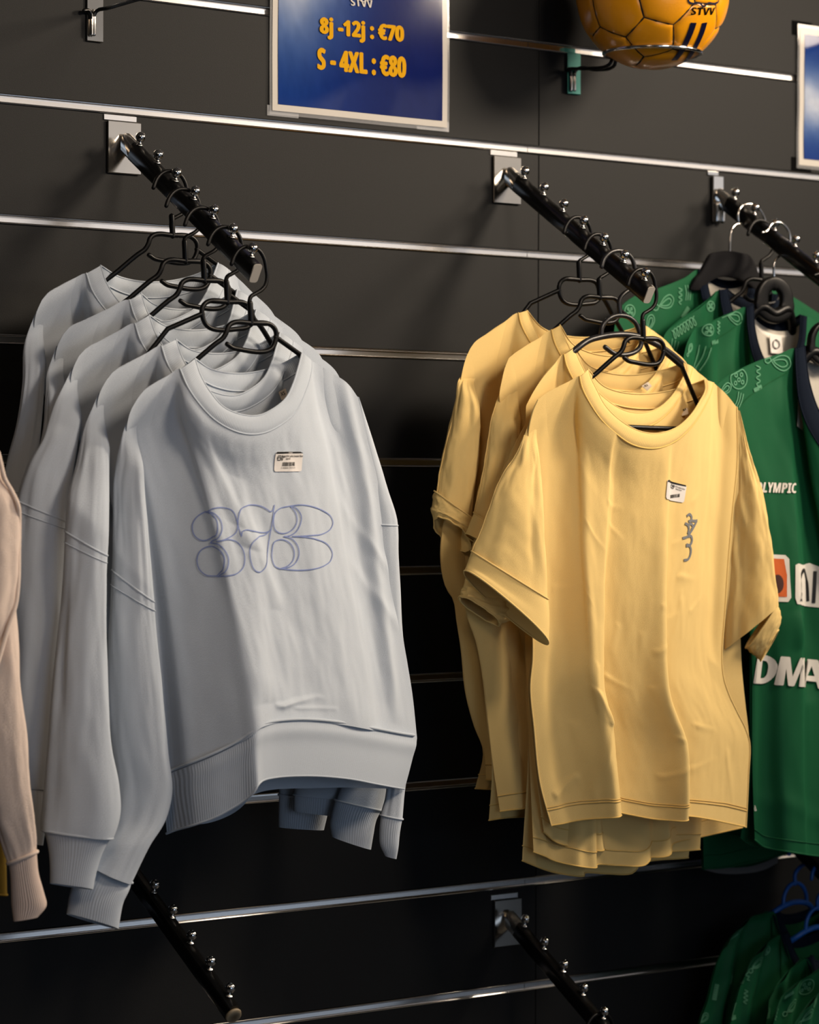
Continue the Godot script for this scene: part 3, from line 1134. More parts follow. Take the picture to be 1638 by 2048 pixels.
# ---------------------------------------------------------------- hangers
func wire_hanger(label: String, at: Vector3, category := "hanger", group := "black wire-shaped hangers", flip := false, turn := 0.0, neck := 0.0, hook_mat: Material = null, spread := 0.21) -> Node3D:
	# at: the middle of the hook's ring, on the arm; the shape is that of the hanger of the front sweater
	var o: Vector3 = Vector3(-0.4655, 1.779, 0.288)
	var t := thing("hanger", label, category, group, at)
	var f := -1.0 if flip else 1.0
	var put := func(list: Array, fl: float) -> Array:
		var out := []
		for v in list:
			var q: Vector3 = v - o
			q.x *= fl
			out.append(at + q)
		return out
	var hm: Material = hook_mat if hook_mat else mats.black_plastic
	var hook := wire([Vector3(-0.4901, 1.7633, 0.288), Vector3(-0.4865, 1.7725, 0.288), Vector3(-0.48, 1.7806, 0.288), Vector3(-0.4714, 1.7853, 0.288), Vector3(-0.4612, 1.7858, 0.288), Vector3(-0.4502, 1.7822, 0.288), Vector3(-0.4429, 1.7729, 0.288), Vector3(-0.4399, 1.7621, 0.288), Vector3(-0.4384, 1.7501, 0.288), Vector3(-0.4406, 1.7409, 0.288), Vector3(-0.4464, 1.7346, 0.288), Vector3(-0.4559, 1.7293, 0.288), Vector3(-0.4617, 1.7261, 0.288), Vector3(-0.4639, 1.7205, 0.288), Vector3(-0.4631, 1.7127, 0.288)], 70)
	part("hook", cord_mesh(put.call(hook, 1.0), 0.0026, 10), hm, t)
	part("neck", cord_mesh(put.call([Vector3(-0.4631, 1.7182, 0.288), Vector3(-0.4624, 1.7085, 0.288), Vector3(-0.4616, 1.6929, 0.288)], 1.0), 0.0036, 10), mats.black_plastic, t)
	var o2 := o
	o = o2 - Vector3(Vector3(-0.4616, 1.6977, 0.288).x - o2.x, 0, 0) * 0.0
	var mid: Vector3 = Vector3(-0.4616, 1.6941, 0.288)
	var bodyp := func(list: Array) -> Array:
		var out := []
		for v in list:
			var q: Vector3 = v - mid
			q.x *= f
			out.append(at + (mid - o2) + q)
		return out
	part("shoulder_bar", joined_mesh([
		cord_mesh(bodyp.call(wire([Vector3(-0.4375, 1.6944, 0.288), Vector3(-0.4616, 1.6941, 0.288), Vector3(-0.4863, 1.6938, 0.288), Vector3(-0.4942, 1.6893, 0.288), Vector3(-0.4977, 1.6808, 0.288), Vector3(-0.5014, 1.6747, 0.287), Vector3(-0.5115, 1.6672, 0.285), Vector3(-0.5355, 1.6453, 0.276)], 40) + [mid + Vector3(-0.135, -0.098, -0.034)]), 0.0032, 10),
		cord_mesh(bodyp.call(wire([Vector3(-0.4631, 1.694, 0.288), Vector3(-0.4375, 1.6944, 0.288), Vector3(-0.4294, 1.691, 0.288), Vector3(-0.4249, 1.6845, 0.288), Vector3(-0.4263, 1.6723, 0.288), Vector3(-0.4315, 1.6643, 0.288), Vector3(-0.441, 1.6603, 0.288), Vector3(-0.4804, 1.6621, 0.288), Vector3(-0.489, 1.6636, 0.288), Vector3(-0.4963, 1.6676, 0.288)], 60)), 0.0031, 10),
		cord_mesh(bodyp.call([Vector3(-0.4256, 1.6784, 0.288), Vector3(-0.3821, 1.6588, 0.278), mid + Vector3(0.125, -0.094, -0.022)]), 0.0032, 10)]), mats.black_plastic, t)
	if turn != 0.0:
		t.rotation.y = turn
	if neck != 0.0:
		for ch in t.get_children():
			if ch.name != "hook":
				ch.position.y += neck
	return t

# ---------------------------------------------------------------- garments
func wrinkles(sd: int, f := 0.035, ridged := false) -> FastNoiseLite:
	var n := FastNoiseLite.new()
	n.noise_type = FastNoiseLite.TYPE_SIMPLEX
	n.seed = sd
	n.frequency = f
	n.fractal_octaves = 3
	if ridged:
		n.fractal_type = FastNoiseLite.FRACTAL_RIDGED
	return n

func refit(c: Array, l: Vector3, r: Vector3) -> Array:
	# a curve shifted so that its ends meet l and r
	var out := []
	var a: Vector3 = c[0]
	var b: Vector3 = c[c.size() - 1]
	for p in c:
		var u: float = clampf((p.x - a.x) / (b.x - a.x), 0.0, 1.0)
		out.append(p + (l - a).lerp(r - b, u))
	return out

func garment_body(t: Node3D, c: Dictionary) -> Array:
	# c: shl, co, shr, ci, bo, bi, left, right, seam (or hem); optional rib, back_right, back_hem, folds, back_folds
	var nu: int = c.get("nu", 90)
	var nv: int = c.get("nv", 90)
	var front := coons(c.shl + c.co + c.shr, c.seam, c.left, c.right, nu, nv, c.get("folds", []), c.get("noise"), c.get("namp", 0.0), c.get("nstretch", Vector2(1, 1)))
	part("front_panel", grid_mesh(front), c.mat, t)
	var back_hem: Array = c.get("back_hem", moved(c.seam, Vector3(0, 0, -0.03)))
	var back := coons(c.shl + c.bo + c.shr, back_hem, c.get("back_left", c.left), c.get("back_right", c.right), nu / 2, nv / 2, c.get("back_folds", [[0.5, 0.3, 0.5, 0.95, 0.45, 0.45, -0.012, -0.02]]))
	part("back_panel", grid_mesh(back, false, true), c.mat, t)
	var collar := band(c.ci, c.co, 70, 7, 0.0028, Vector3(0, 0.1, 1), 0.8)
	part("collar", grid_mesh(collar), c.rib, t)
	part("collar_seam", cord_mesh(wire(c.co, 70), 0.0012, 6), c.seam_mat, t)
	var backc := band(c.bi, c.bo, 40, 5, 0.0015, Vector3(0, 0, 1), 0.8)
	part("back_collar", grid_mesh(backc), c.rib, t)
	part("collar_edge", joined_mesh([cord_mesh(wire(c.ci, 60), 0.0011, 6), cord_mesh(wire(c.bi, 40), 0.0011, 6), cord_mesh(moved(wire(c.bo, 40), Vector3(0, -0.001, 0.001)), 0.0010, 6)]), c.rib, t)
	return [front, back]

func build_sweaters() -> void:
	var black_group := "light blue sweaters on the black garment rail"
	# curves of the front sweater
	var co: Array = [Vector3(-0.5656, 1.6356, 0.292), Vector3(-0.562, 1.6135, 0.304), Vector3(-0.5482, 1.5911, 0.312), Vector3(-0.5317, 1.5754, 0.316), Vector3(-0.5109, 1.5644, 0.319), Vector3(-0.4886, 1.5593, 0.32), Vector3(-0.4655, 1.5608, 0.32), Vector3(-0.4401, 1.5702, 0.318), Vector3(-0.4139, 1.587, 0.314), Vector3(-0.3927, 1.6137, 0.306), Vector3(-0.3775, 1.6376, 0.296), Vector3(-0.3711, 1.6496, 0.288)]
	var ci: Array = [Vector3(-0.5419, 1.6489, 0.288), Vector3(-0.5412, 1.6277, 0.3), Vector3(-0.5343, 1.6093, 0.309), Vector3(-0.5197, 1.5916, 0.315), Vector3(-0.4952, 1.5825, 0.318), Vector3(-0.4715, 1.5817, 0.318), Vector3(-0.449, 1.59, 0.317), Vector3(-0.4265, 1.6038, 0.312), Vector3(-0.4121, 1.6212, 0.306), Vector3(-0.3984, 1.6412, 0.297), Vector3(-0.3848, 1.6603, 0.286)]
	var bo: Array = [Vector3(-0.559, 1.6366, 0.284), Vector3(-0.523, 1.626, 0.27), Vector3(-0.4935, 1.6181, 0.258), Vector3(-0.464, 1.614, 0.254), Vector3(-0.431, 1.6166, 0.252), Vector3(-0.4004, 1.6247, 0.254), Vector3(-0.3783, 1.6373, 0.262), Vector3(-0.367, 1.65, 0.28)]
	var bi: Array = [Vector3(-0.5393, 1.6491, 0.284), Vector3(-0.5006, 1.6377, 0.262), Vector3(-0.4596, 1.6342, 0.254), Vector3(-0.4229, 1.6383, 0.252), Vector3(-0.3951, 1.6474, 0.258), Vector3(-0.3805, 1.6607, 0.28)]
	var shl: Array = [Vector3(-0.6213, 1.6002, 0.288), Vector3(-0.6131, 1.6092, 0.288), Vector3(-0.5979, 1.6184, 0.288), Vector3(-0.5805, 1.627, 0.288)]
	var shr: Array = [Vector3(-0.3538, 1.6434, 0.286), Vector3(-0.3333, 1.6341, 0.286), Vector3(-0.3118, 1.621, 0.286), Vector3(-0.2995, 1.6076, 0.286)]
	var left: Array = [Vector3(-0.6213, 1.6002, 0.288), Vector3(-0.6277, 1.5872, 0.284), Vector3(-0.6276, 1.5715, 0.275), Vector3(-0.6209, 1.5512, 0.262), Vector3(-0.6118, 1.5277, 0.253), Vector3(-0.6037, 1.498, 0.249), Vector3(-0.5954, 1.4623, 0.247), Vector3(-0.5863, 1.4145, 0.246), Vector3(-0.5722, 1.3304, 0.243), Vector3(-0.5628, 1.2401, 0.243), Vector3(-0.5567, 1.1528, 0.245)]
	var right: Array = [Vector3(-0.2995, 1.6076, 0.286), Vector3(-0.2831, 1.555, 0.284), Vector3(-0.2682, 1.5114, 0.283), Vector3(-0.2571, 1.4676, 0.282), Vector3(-0.2467, 1.411, 0.281), Vector3(-0.2315, 1.3415, 0.28), Vector3(-0.2186, 1.2843, 0.28), Vector3(-0.208, 1.2333, 0.28), Vector3(-0.2006, 1.1784, 0.28)]
	var seam: Array = [Vector3(-0.5573, 1.1493, 0.246), Vector3(-0.5498, 1.153, 0.252), Vector3(-0.5449, 1.1637, 0.284), Vector3(-0.5316, 1.1742, 0.306), Vector3(-0.5153, 1.1845, 0.32), Vector3(-0.5034, 1.1937, 0.332), Vector3(-0.4951, 1.2036, 0.343), Vector3(-0.4879, 1.2093, 0.344), Vector3(-0.4751, 1.2119, 0.34), Vector3(-0.458, 1.2131, 0.334), Vector3(-0.4128, 1.2127, 0.326), Vector3(-0.3527, 1.206, 0.315), Vector3(-0.2803, 1.1927, 0.3), Vector3(-0.2275, 1.1828, 0.286), Vector3(-0.2006, 1.1784, 0.28)]
	var hem: Array = [Vector3(-0.5491, 1.0772, 0.24), Vector3(-0.5439, 1.0822, 0.252), Vector3(-0.5377, 1.0908, 0.282), Vector3(-0.5223, 1.1008, 0.304), Vector3(-0.5088, 1.1105, 0.316), Vector3(-0.4969, 1.121, 0.328), Vector3(-0.4914, 1.1312, 0.34), Vector3(-0.4877, 1.1403, 0.344), Vector3(-0.4751, 1.1448, 0.336), Vector3(-0.4543, 1.1465, 0.329), Vector3(-0.3951, 1.1444, 0.318), Vector3(-0.3261, 1.1356, 0.306), Vector3(-0.2756, 1.1252, 0.294), Vector3(-0.2376, 1.1175, 0.283), Vector3(-0.2172, 1.1137, 0.276)]
	var back_hem: Array = [Vector3(-0.5353, 1.0923, 0.225), Vector3(-0.496, 1.0849, 0.24), Vector3(-0.4676, 1.0948, 0.262), Vector3(-0.4557, 1.1091, 0.28), Vector3(-0.4497, 1.1187, 0.284), Vector3(-0.4337, 1.1222, 0.28), Vector3(-0.4081, 1.1237, 0.274), Vector3(-0.3414, 1.1207, 0.266), Vector3(-0.2939, 1.1186, 0.262), Vector3(-0.2111, 1.1127, 0.268)]
	# ---- the sweater in front
	var t := thing("sweater", "frontmost light blue sweater with outlined 373 print and a 50 euro price sticker", "sweater", black_group, Vector3(-0.4652, 1.6674, 0.288))
	var n1 := wrinkles(5, 0.05)
	var cfg := {"shl": shl, "co": co, "shr": shr, "ci": ci, "bo": bo, "bi": bi, "left": left, "right": right, "seam": seam, "mat": mats.sweater, "rib": mats.sweater_rib, "seam_mat": mats.sweater_seam, "nu": 170, "nv": 200,
		"noise": n1, "namp": 0.0022, "nstretch": Vector2(1.0, 0.35), "back_hem": back_hem, "dump": "sweater",
		"folds": [[0.25, 0.08, 0.325, 0.36, 0.05, 0.045, 0.002, 0.008], [0.325, 0.46, 0.255, 0.84, 0.055, 0.05, 0.008, 0.007], [0.36, 0.25, 0.39, 0.55, 0.03, 0.03, 0.003, 0.004], [0.08, 0.16, 0.075, 0.98, 0.05, 0.055, -0.005, -0.014], [0.20, 0.2, 0.20, 0.9, 0.07, 0.08, 0.003, 0.006],
			[0.93, 0.12, 0.90, 0.8, 0.03, 0.03, 0.004, 0.006], [0.87, 0.2, 0.82, 0.9, 0.05, 0.05, -0.003, -0.004], [0.62, 0.3, 0.68, 0.95, 0.09, 0.1, 0.002, 0.005],
			[0.34, 0.945, 0.50, 0.915, 0.007, 0.012, 0.0045, 0.001], [0.42, 0.955, 0.56, 0.95, 0.005, 0.007, 0.0015, 0.0008], [0.80, 0.40, 0.95, 0.50, 0.025, 0.03, 0.0005, 0.0025], [0.78, 0.54, 0.95, 0.66, 0.03, 0.03, 0.0005, 0.0025]]}
	wire_hanger("black wire-shaped hanger inside the frontmost light blue sweater", Vector3(-0.4655, 1.779, 0.288))
	var panels := garment_body(t, cfg)
	var front: Dictionary = panels[0]
	var ribg := coons(seam, hem, [Vector3(-0.5573, 1.1493, 0.246), Vector3(-0.5546, 1.1194, 0.243), Vector3(-0.5491, 1.0772, 0.24)], [Vector3(-0.2006, 1.1784, 0.28), Vector3(-0.2085, 1.1471, 0.279), Vector3(-0.2172, 1.1137, 0.276)], 150, 30, [[0.0, 0.16, 1.0, 0.16, 0.1, 0.15, 0.002, 0.002]])
	part("hem_rib", grid_mesh(ribg), mats.sweater_rib, t)
	part("hem_seam", joined_mesh([cord_mesh(moved(wire(seam, 120).slice(1, -2), Vector3(0, 0.003, 0.0012)), 0.0019, 8), cord_mesh(moved(wire(hem, 120), Vector3(0, 0.001, -0.001)), 0.0016, 6)]), mats.sweater_seam, t)
	# left sleeve
	var sl := tube([Vector3(-0.6252, 1.5839, 0.2755), Vector3(-0.6287, 1.5616, 0.2678), Vector3(-0.6307, 1.5363, 0.26), Vector3(-0.6331, 1.5039, 0.2528), Vector3(-0.6318, 1.4684, 0.2497), Vector3(-0.6304, 1.4222, 0.2476), Vector3(-0.6322, 1.3618, 0.2463), Vector3(-0.6327, 1.3025, 0.2439), Vector3(-0.6311, 1.2431, 0.2427), Vector3(-0.6259, 1.1834, 0.2424), Vector3(-0.6207, 1.1355, 0.242), Vector3(-0.6281, 1.1004, 0.2429), Vector3(-0.651, 1.0724, 0.2423), Vector3(-0.6654, 1.0526, 0.2458)], [Vector3(-0.6107, 1.5863, 0.2865), Vector3(-0.61, 1.5593, 0.2822), Vector3(-0.6073, 1.5305, 0.278), Vector3(-0.604, 1.4875, 0.2752), Vector3(-0.5999, 1.4508, 0.2743), Vector3(-0.5934, 1.3768, 0.2764), Vector3(-0.5913, 1.3383, 0.2777), Vector3(-0.5856, 1.2849, 0.2801), Vector3(-0.5807, 1.2373, 0.2813), Vector3(-0.5744, 1.1807, 0.2816), Vector3(-0.5682, 1.1346, 0.282), Vector3(-0.5781, 1.0995, 0.2811), Vector3(-0.5993, 1.0726, 0.2817), Vector3(-0.6233, 1.028, 0.2782)], 120, 60, 0.52, 0.0, wrinkles(11, 0.03), 0.0035)
	settle(sl, front, 0.125)
	part("sleeve", grid_mesh(sl, true), mats.sweater, t)
	var ringp := row(sl, 0.37, -0.0001, 0.03, 0.5)
	var ring2 := row(sl, 0.395, 0.0008, 0.02, 0.52)
	part("sleeve_seam", joined_mesh([cord_mesh(sloped(ringp, 0.016), 0.0013, 8), cord_mesh(sloped(ring2, 0.016), 0.0006, 6)]), mats.sweater_seam, t)
	var cu := tube([Vector3(-0.6621, 1.0539, 0.238), Vector3(-0.6742, 1.0345, 0.2356), Vector3(-0.6817, 1.015, 0.2357), Vector3(-0.6861, 0.9931, 0.2364)], [Vector3(-0.6181, 1.0292, 0.272), Vector3(-0.6237, 1.0194, 0.2744), Vector3(-0.6312, 1.0064, 0.2743), Vector3(-0.6375, 0.9757, 0.2736)], 26, 60, 0.40, 0.004, null, 0.0, 0.0)
	part("cuff", grid_mesh(cu, true), mats.sweater_rib, t)
	part("cuff_seam", cord_mesh(row(cu, 0.02, 0.0006, 0.0, 0.55), 0.0016, 8), mats.sweater_seam, t)
	# right sleeve
	var sr := tube([Vector3(-0.2918, 1.6115, 0.2586), Vector3(-0.2946, 1.574, 0.2521), Vector3(-0.2923, 1.5365, 0.249), Vector3(-0.2896, 1.4988, 0.2456), Vector3(-0.2805, 1.4572, 0.244), Vector3(-0.2761, 1.4169, 0.2446), Vector3(-0.2663, 1.3663, 0.2465), Vector3(-0.2558, 1.3156, 0.2483), Vector3(-0.2442, 1.2646, 0.2489), Vector3(-0.2339, 1.2009, 0.2514), Vector3(-0.2279, 1.1436, 0.2543), Vector3(-0.2307, 1.1058, 0.2551), Vector3(-0.2377, 1.082, 0.2539)], [Vector3(-0.2828, 1.6091, 0.2654), Vector3(-0.2687, 1.5629, 0.2719), Vector3(-0.2584, 1.5303, 0.275), Vector3(-0.2467, 1.4927, 0.2784), Vector3(-0.2335, 1.4549, 0.28), Vector3(-0.2305, 1.4108, 0.2794), Vector3(-0.2257, 1.3602, 0.2775), Vector3(-0.2201, 1.3063, 0.2757), Vector3(-0.2099, 1.2584, 0.2751), Vector3(-0.2062, 1.1947, 0.2726), Vector3(-0.2077, 1.1405, 0.2697), Vector3(-0.2126, 1.1059, 0.2689), Vector3(-0.2165, 1.0758, 0.2701)], 90, 50, 0.6, 0.0, wrinkles(17, 0.03), 0.002)
	part("sleeve", grid_mesh(sr, true), mats.sweater, t)
	part("sleeve_seam", cord_mesh(row(sr, 0.305, -0.0001, 0.3, 0.49), 0.0012, 8), mats.sweater_seam, t)
	var cr := tube([Vector3(-0.2375, 1.082, 0.2537), Vector3(-0.2401, 1.0619, 0.2541), Vector3(-0.2398, 1.0429, 0.2549), Vector3(-0.2339, 1.0288, 0.2576)], [Vector3(-0.2159, 1.0764, 0.2703), Vector3(-0.2195, 1.0588, 0.2699), Vector3(-0.2212, 1.0398, 0.2691), Vector3(-0.2223, 1.0251, 0.2664)], 20, 40, 0.55, 0.0, null, 0.0, 0.0)
	part("cuff", grid_mesh(cr, true), mats.sweater_rib, t)
	part("cuff_seam", cord_mesh(row(cr, 0.02, 0.0006), 0.0013, 8), mats.sweater_seam, t)
	# print
	var z3 := 0.325
	part("printed_number", print_lines(front, [
		[Vector3(-0.5309, 1.4666, 0.2947), Vector3(-0.5375, 1.4604, 0.2867), Vector3(-0.5412, 1.4504, 0.2824), Vector3(-0.5397, 1.4393, 0.2834), Vector3(-0.5347, 1.4331, 0.2883), Vector3(-0.5294, 1.4325, 0.2936), Vector3(-0.5244, 1.437, 0.3018), Vector3(-0.5222, 1.4469, 0.3078), Vector3(-0.5231, 1.4568, 0.3064), Vector3(-0.5284, 1.4642, 0.3032), Vector3(-0.5309, 1.4666, 0.2947)],
		[Vector3(-0.5309, 1.4666, 0.2947), Vector3(-0.5261, 1.4704, 0.3041), Vector3(-0.512, 1.4713, 0.3053), Vector3(-0.5021, 1.4679, 0.3083), Vector3(-0.4963, 1.4567, 0.3097), Vector3(-0.4956, 1.4468, 0.3105), Vector3(-0.499, 1.4406, 0.3104), Vector3(-0.5096, 1.4351, 0.3108), Vector3(-0.5228, 1.4311, 0.3072)],
		[Vector3(-0.5228, 1.4311, 0.3072), Vector3(-0.5083, 1.4333, 0.3111), Vector3(-0.4966, 1.4301, 0.3113), Vector3(-0.4899, 1.4207, 0.3136), Vector3(-0.4884, 1.4096, 0.3152), Vector3(-0.4914, 1.3997, 0.3159), Vector3(-0.5016, 1.3925, 0.3167), Vector3(-0.5137, 1.3902, 0.3149), Vector3(-0.5191, 1.3893, 0.3029)],
		[Vector3(-0.5309, 1.4666, 0.2947), Vector3(-0.5251, 1.4642, 0.3049), Vector3(-0.5181, 1.4568, 0.3067), Vector3(-0.5165, 1.4469, 0.3088), Vector3(-0.52, 1.4383, 0.3096), Vector3(-0.5239, 1.4327, 0.3055), Vector3(-0.526, 1.4292, 0.2979)],
		[Vector3(-0.526, 1.4292, 0.2979), Vector3(-0.5223, 1.4284, 0.3075), Vector3(-0.5163, 1.4222, 0.312), Vector3(-0.5111, 1.4123, 0.3136), Vector3(-0.5121, 1.4012, 0.3146), Vector3(-0.5161, 1.3932, 0.3118), Vector3(-0.518, 1.39, 0.3047)],
		[Vector3(-0.5195, 1.3899, 0.3024), Vector3(-0.5283, 1.391, 0.2923), Vector3(-0.5342, 1.3984, 0.2865), Vector3(-0.5364, 1.4095, 0.2853), Vector3(-0.534, 1.4195, 0.2884), Vector3(-0.5283, 1.4247, 0.2943), Vector3(-0.5242, 1.4252, 0.2993), Vector3(-0.5204, 1.421, 0.3093), Vector3(-0.5159, 1.4124, 0.3126), Vector3(-0.5162, 1.4025, 0.313), Vector3(-0.5171, 1.395, 0.3077), Vector3(-0.5195, 1.3899, 0.3024)],
		[Vector3(-0.4919, 1.4369, 0.3135), Vector3(-0.4942, 1.4468, 0.3109), Vector3(-0.4944, 1.4592, 0.3101), Vector3(-0.4899, 1.4691, 0.3089), Vector3(-0.4807, 1.4734, 0.3074), Vector3(-0.4697, 1.4746, 0.3046), Vector3(-0.4594, 1.4733, 0.305), Vector3(-0.4506, 1.4696, 0.3054), Vector3(-0.444, 1.4664, 0.3057), Vector3(-0.4406, 1.4695, 0.3052), Vector3(-0.4387, 1.4746, 0.3049)],
		[Vector3(-0.4387, 1.4746, 0.3049), Vector3(-0.4425, 1.4526, 0.3058), Vector3(-0.4475, 1.4276, 0.3054), Vector3(-0.4545, 1.4053, 0.3125), Vector3(-0.459, 1.3986, 0.3146), Vector3(-0.4676, 1.394, 0.3162), Vector3(-0.4759, 1.397, 0.3173), Vector3(-0.4806, 1.407, 0.3166), Vector3(-0.4812, 1.4194, 0.3152), Vector3(-0.4792, 1.4281, 0.3165), Vector3(-0.4681, 1.4354, 0.3135), Vector3(-0.4501, 1.4395, 0.3048), Vector3(-0.4437, 1.4457, 0.3054)],
		[Vector3(-0.4919, 1.4369, 0.3135), Vector3(-0.4905, 1.4425, 0.3133), Vector3(-0.4849, 1.4445, 0.3139), Vector3(-0.4742, 1.443, 0.3135), Vector3(-0.4583, 1.4412, 0.3058), Vector3(-0.4485, 1.442, 0.3047), Vector3(-0.4433, 1.4451, 0.3054)],
		[Vector3(-0.4148, 1.4732, 0.3043), Vector3(-0.43, 1.4701, 0.3042), Vector3(-0.4383, 1.4639, 0.3052), Vector3(-0.4405, 1.4539, 0.3058), Vector3(-0.4378, 1.4444, 0.3056), Vector3(-0.4292, 1.4402, 0.3054), Vector3(-0.4199, 1.4408, 0.3052), Vector3(-0.4112, 1.4455, 0.3059), Vector3(-0.406, 1.455, 0.3061), Vector3(-0.4077, 1.465, 0.3052), Vector3(-0.4148, 1.4732, 0.3043)],
		[Vector3(-0.4148, 1.4732, 0.3043), Vector3(-0.4005, 1.4745, 0.3059), Vector3(-0.3767, 1.4713, 0.3029), Vector3(-0.3581, 1.4654, 0.2987), Vector3(-0.3479, 1.459, 0.2966), Vector3(-0.3452, 1.452, 0.2963), Vector3(-0.3506, 1.4444, 0.2983), Vector3(-0.3649, 1.4388, 0.3019), Vector3(-0.3872, 1.4371, 0.307), Vector3(-0.4134, 1.4361, 0.3058)],
		[Vector3(-0.4148, 1.4732, 0.3043), Vector3(-0.4062, 1.4701, 0.3052), Vector3(-0.3999, 1.4612, 0.3062), Vector3(-0.4008, 1.4524, 0.3064), Vector3(-0.4069, 1.4423, 0.3063), Vector3(-0.4155, 1.4374, 0.3055), Vector3(-0.4254, 1.4362, 0.3054)],
		[Vector3(-0.4254, 1.4362, 0.3054), Vector3(-0.4142, 1.4336, 0.3058), Vector3(-0.4062, 1.4259, 0.3066), Vector3(-0.4035, 1.4158, 0.3072), Vector3(-0.4073, 1.4058, 0.3072), Vector3(-0.4169, 1.3996, 0.3077), Vector3(-0.4317, 1.3973, 0.307)],
		[Vector3(-0.4134, 1.4361, 0.3058), Vector3(-0.3952, 1.4353, 0.3073), Vector3(-0.3749, 1.4319, 0.3049), Vector3(-0.356, 1.4253, 0.3005), Vector3(-0.3483, 1.415, 0.2996), Vector3(-0.3521, 1.4062, 0.3017), Vector3(-0.3642, 1.4001, 0.3054), Vector3(-0.3853, 1.396, 0.3089), Vector3(-0.406, 1.3951, 0.3075), Vector3(-0.4317, 1.3973, 0.307)],
		[Vector3(-0.4317, 1.3973, 0.307), Vector3(-0.4396, 1.4006, 0.3073), Vector3(-0.4432, 1.4088, 0.307), Vector3(-0.4425, 1.42, 0.3059), Vector3(-0.4392, 1.4294, 0.3056), Vector3(-0.4307, 1.4325, 0.3054), Vector3(-0.4217, 1.4311, 0.3056), Vector3(-0.4144, 1.426, 0.3062), Vector3(-0.4105, 1.4172, 0.3068), Vector3(-0.4119, 1.4084, 0.3071), Vector3(-0.4198, 1.4009, 0.3074), Vector3(-0.4317, 1.3973, 0.307)]], 0.0013), mats.sweater_print, t)
	# price sticker
	var stick := part("price_sticker", print_polygon(front, [Vector3(-0.4416, 1.536, 0.3107), Vector3(-0.4397, 1.539, 0.3112), Vector3(-0.401, 1.5394, 0.3044), Vector3(-0.3962, 1.5364, 0.3039), Vector3(-0.3977, 1.5163, 0.303), Vector3(-0.4009, 1.5151, 0.3033), Vector3(-0.4389, 1.5149, 0.3059), Vector3(-0.4407, 1.5167, 0.3064)], 0.0012), mats.sticker, t)
	part("header", print_polygon(front, [Vector3(-0.4409, 1.5366, 0.3107), Vector3(-0.4397, 1.539, 0.3112), Vector3(-0.401, 1.5394, 0.3044), Vector3(-0.3963, 1.5376, 0.304)], 0.0016), mats.print_black, stick)
	var ink := [letters("€50", Vector3(-0.4382, 1.5282, 0.308), Vector3(-0.4285, 1.5282, 0.3067), 0.0068, "Droid Sans", true, 0.0, front, 0.0018), letters("00", Vector3(-0.4282, 1.5319, 0.3074), Vector3(-0.4251, 1.5319, 0.3071), 0.0028, "Droid Sans", true, 0.0, front, 0.0018),
		letters("STVV Ladies Sweater Blue", Vector3(-0.4244, 1.5325, 0.3071), Vector3(-0.3968, 1.5328, 0.3037), 0.0026, "Droid Sans", true, 0.0, front, 0.0018), letters("Size XS", Vector3(-0.424, 1.5295, 0.3066), Vector3(-0.4169, 1.5295, 0.3059), 0.0024, "Droid Sans", true, 0.0, front, 0.0018)]
	part("price_text", joined_mesh(ink), mats.print_black, stick)
	part("header_text", letters("STVV", Vector3(-0.4208, 1.5368, 0.3073), Vector3(-0.4137, 1.5368, 0.3055), 0.0018, "Droid Sans", true, 0.0, front, 0.002), mats.sticker, stick)
	part("barcode", barcode(front, Vector3(-0.4286, 1.5216, 0.3058), Vector3(-0.4091, 1.5217, 0.3044), 0.0048), mats.print_black, stick)
	part("barcode_digits", letters("2 100000 703523", Vector3(-0.4306, 1.5185, 0.3056), Vector3(-0.4092, 1.5187, 0.3045), 0.002, "Droid Sans", false, 0.0, front, 0.0018), mats.print_black, stick)
	var tg := part("size_label", quad([Vector3(-0.4002, 1.6129, 0.258), Vector3(-0.3925, 1.6173, 0.262), Vector3(-0.3922, 1.6073, 0.268), Vector3(-0.3998, 1.6023, 0.264)]), mats.tag, t)
	part("size_text", letters("XS", Vector3(-0.4009, 1.6078, 0.2655), Vector3(-0.3963, 1.6097, 0.2675), 0.0045, "Droid Sans", true, 0.0), mats.print_black, tg)

	# ---- the four behind it, each one step up the rail
	var labels := ["rearmost light blue sweater, its left shoulder highest of the five", "second light blue sweater from the wall, only a narrow strip of its shoulder showing", "middle light blue sweater, its sleeve seam level with the price sticker", "light blue sweater directly behind the front one, its cuff hanging leftmost of the two lowest"]
	var col_l: Array = [Vector3(-0.5908, 1.7574, 0.118), Vector3(-0.555, 1.7243, 0.16), Vector3(-0.5737, 1.693, 0.203), Vector3(-0.5624, 1.6647, 0.245)]
	var in_l: Array = [Vector3(-0.569, 1.7684, 0.116), Vector3(-0.5365, 1.7331, 0.158), Vector3(-0.5512, 1.7043, 0.2), Vector3(-0.5393, 1.6733, 0.242)]
	var col_r: Array = [Vector3(-0.3803, 1.7712, 0.118), Vector3(-0.3787, 1.7355, 0.16), Vector3(-0.3753, 1.7047, 0.203), Vector3(-0.3696, 1.6758, 0.245)]
	var in_r: Array = [Vector3(-0.3944, 1.7803, 0.114), Vector3(-0.3935, 1.7439, 0.156), Vector3(-0.3945, 1.7166, 0.2), Vector3(-0.3857, 1.6872, 0.24)]
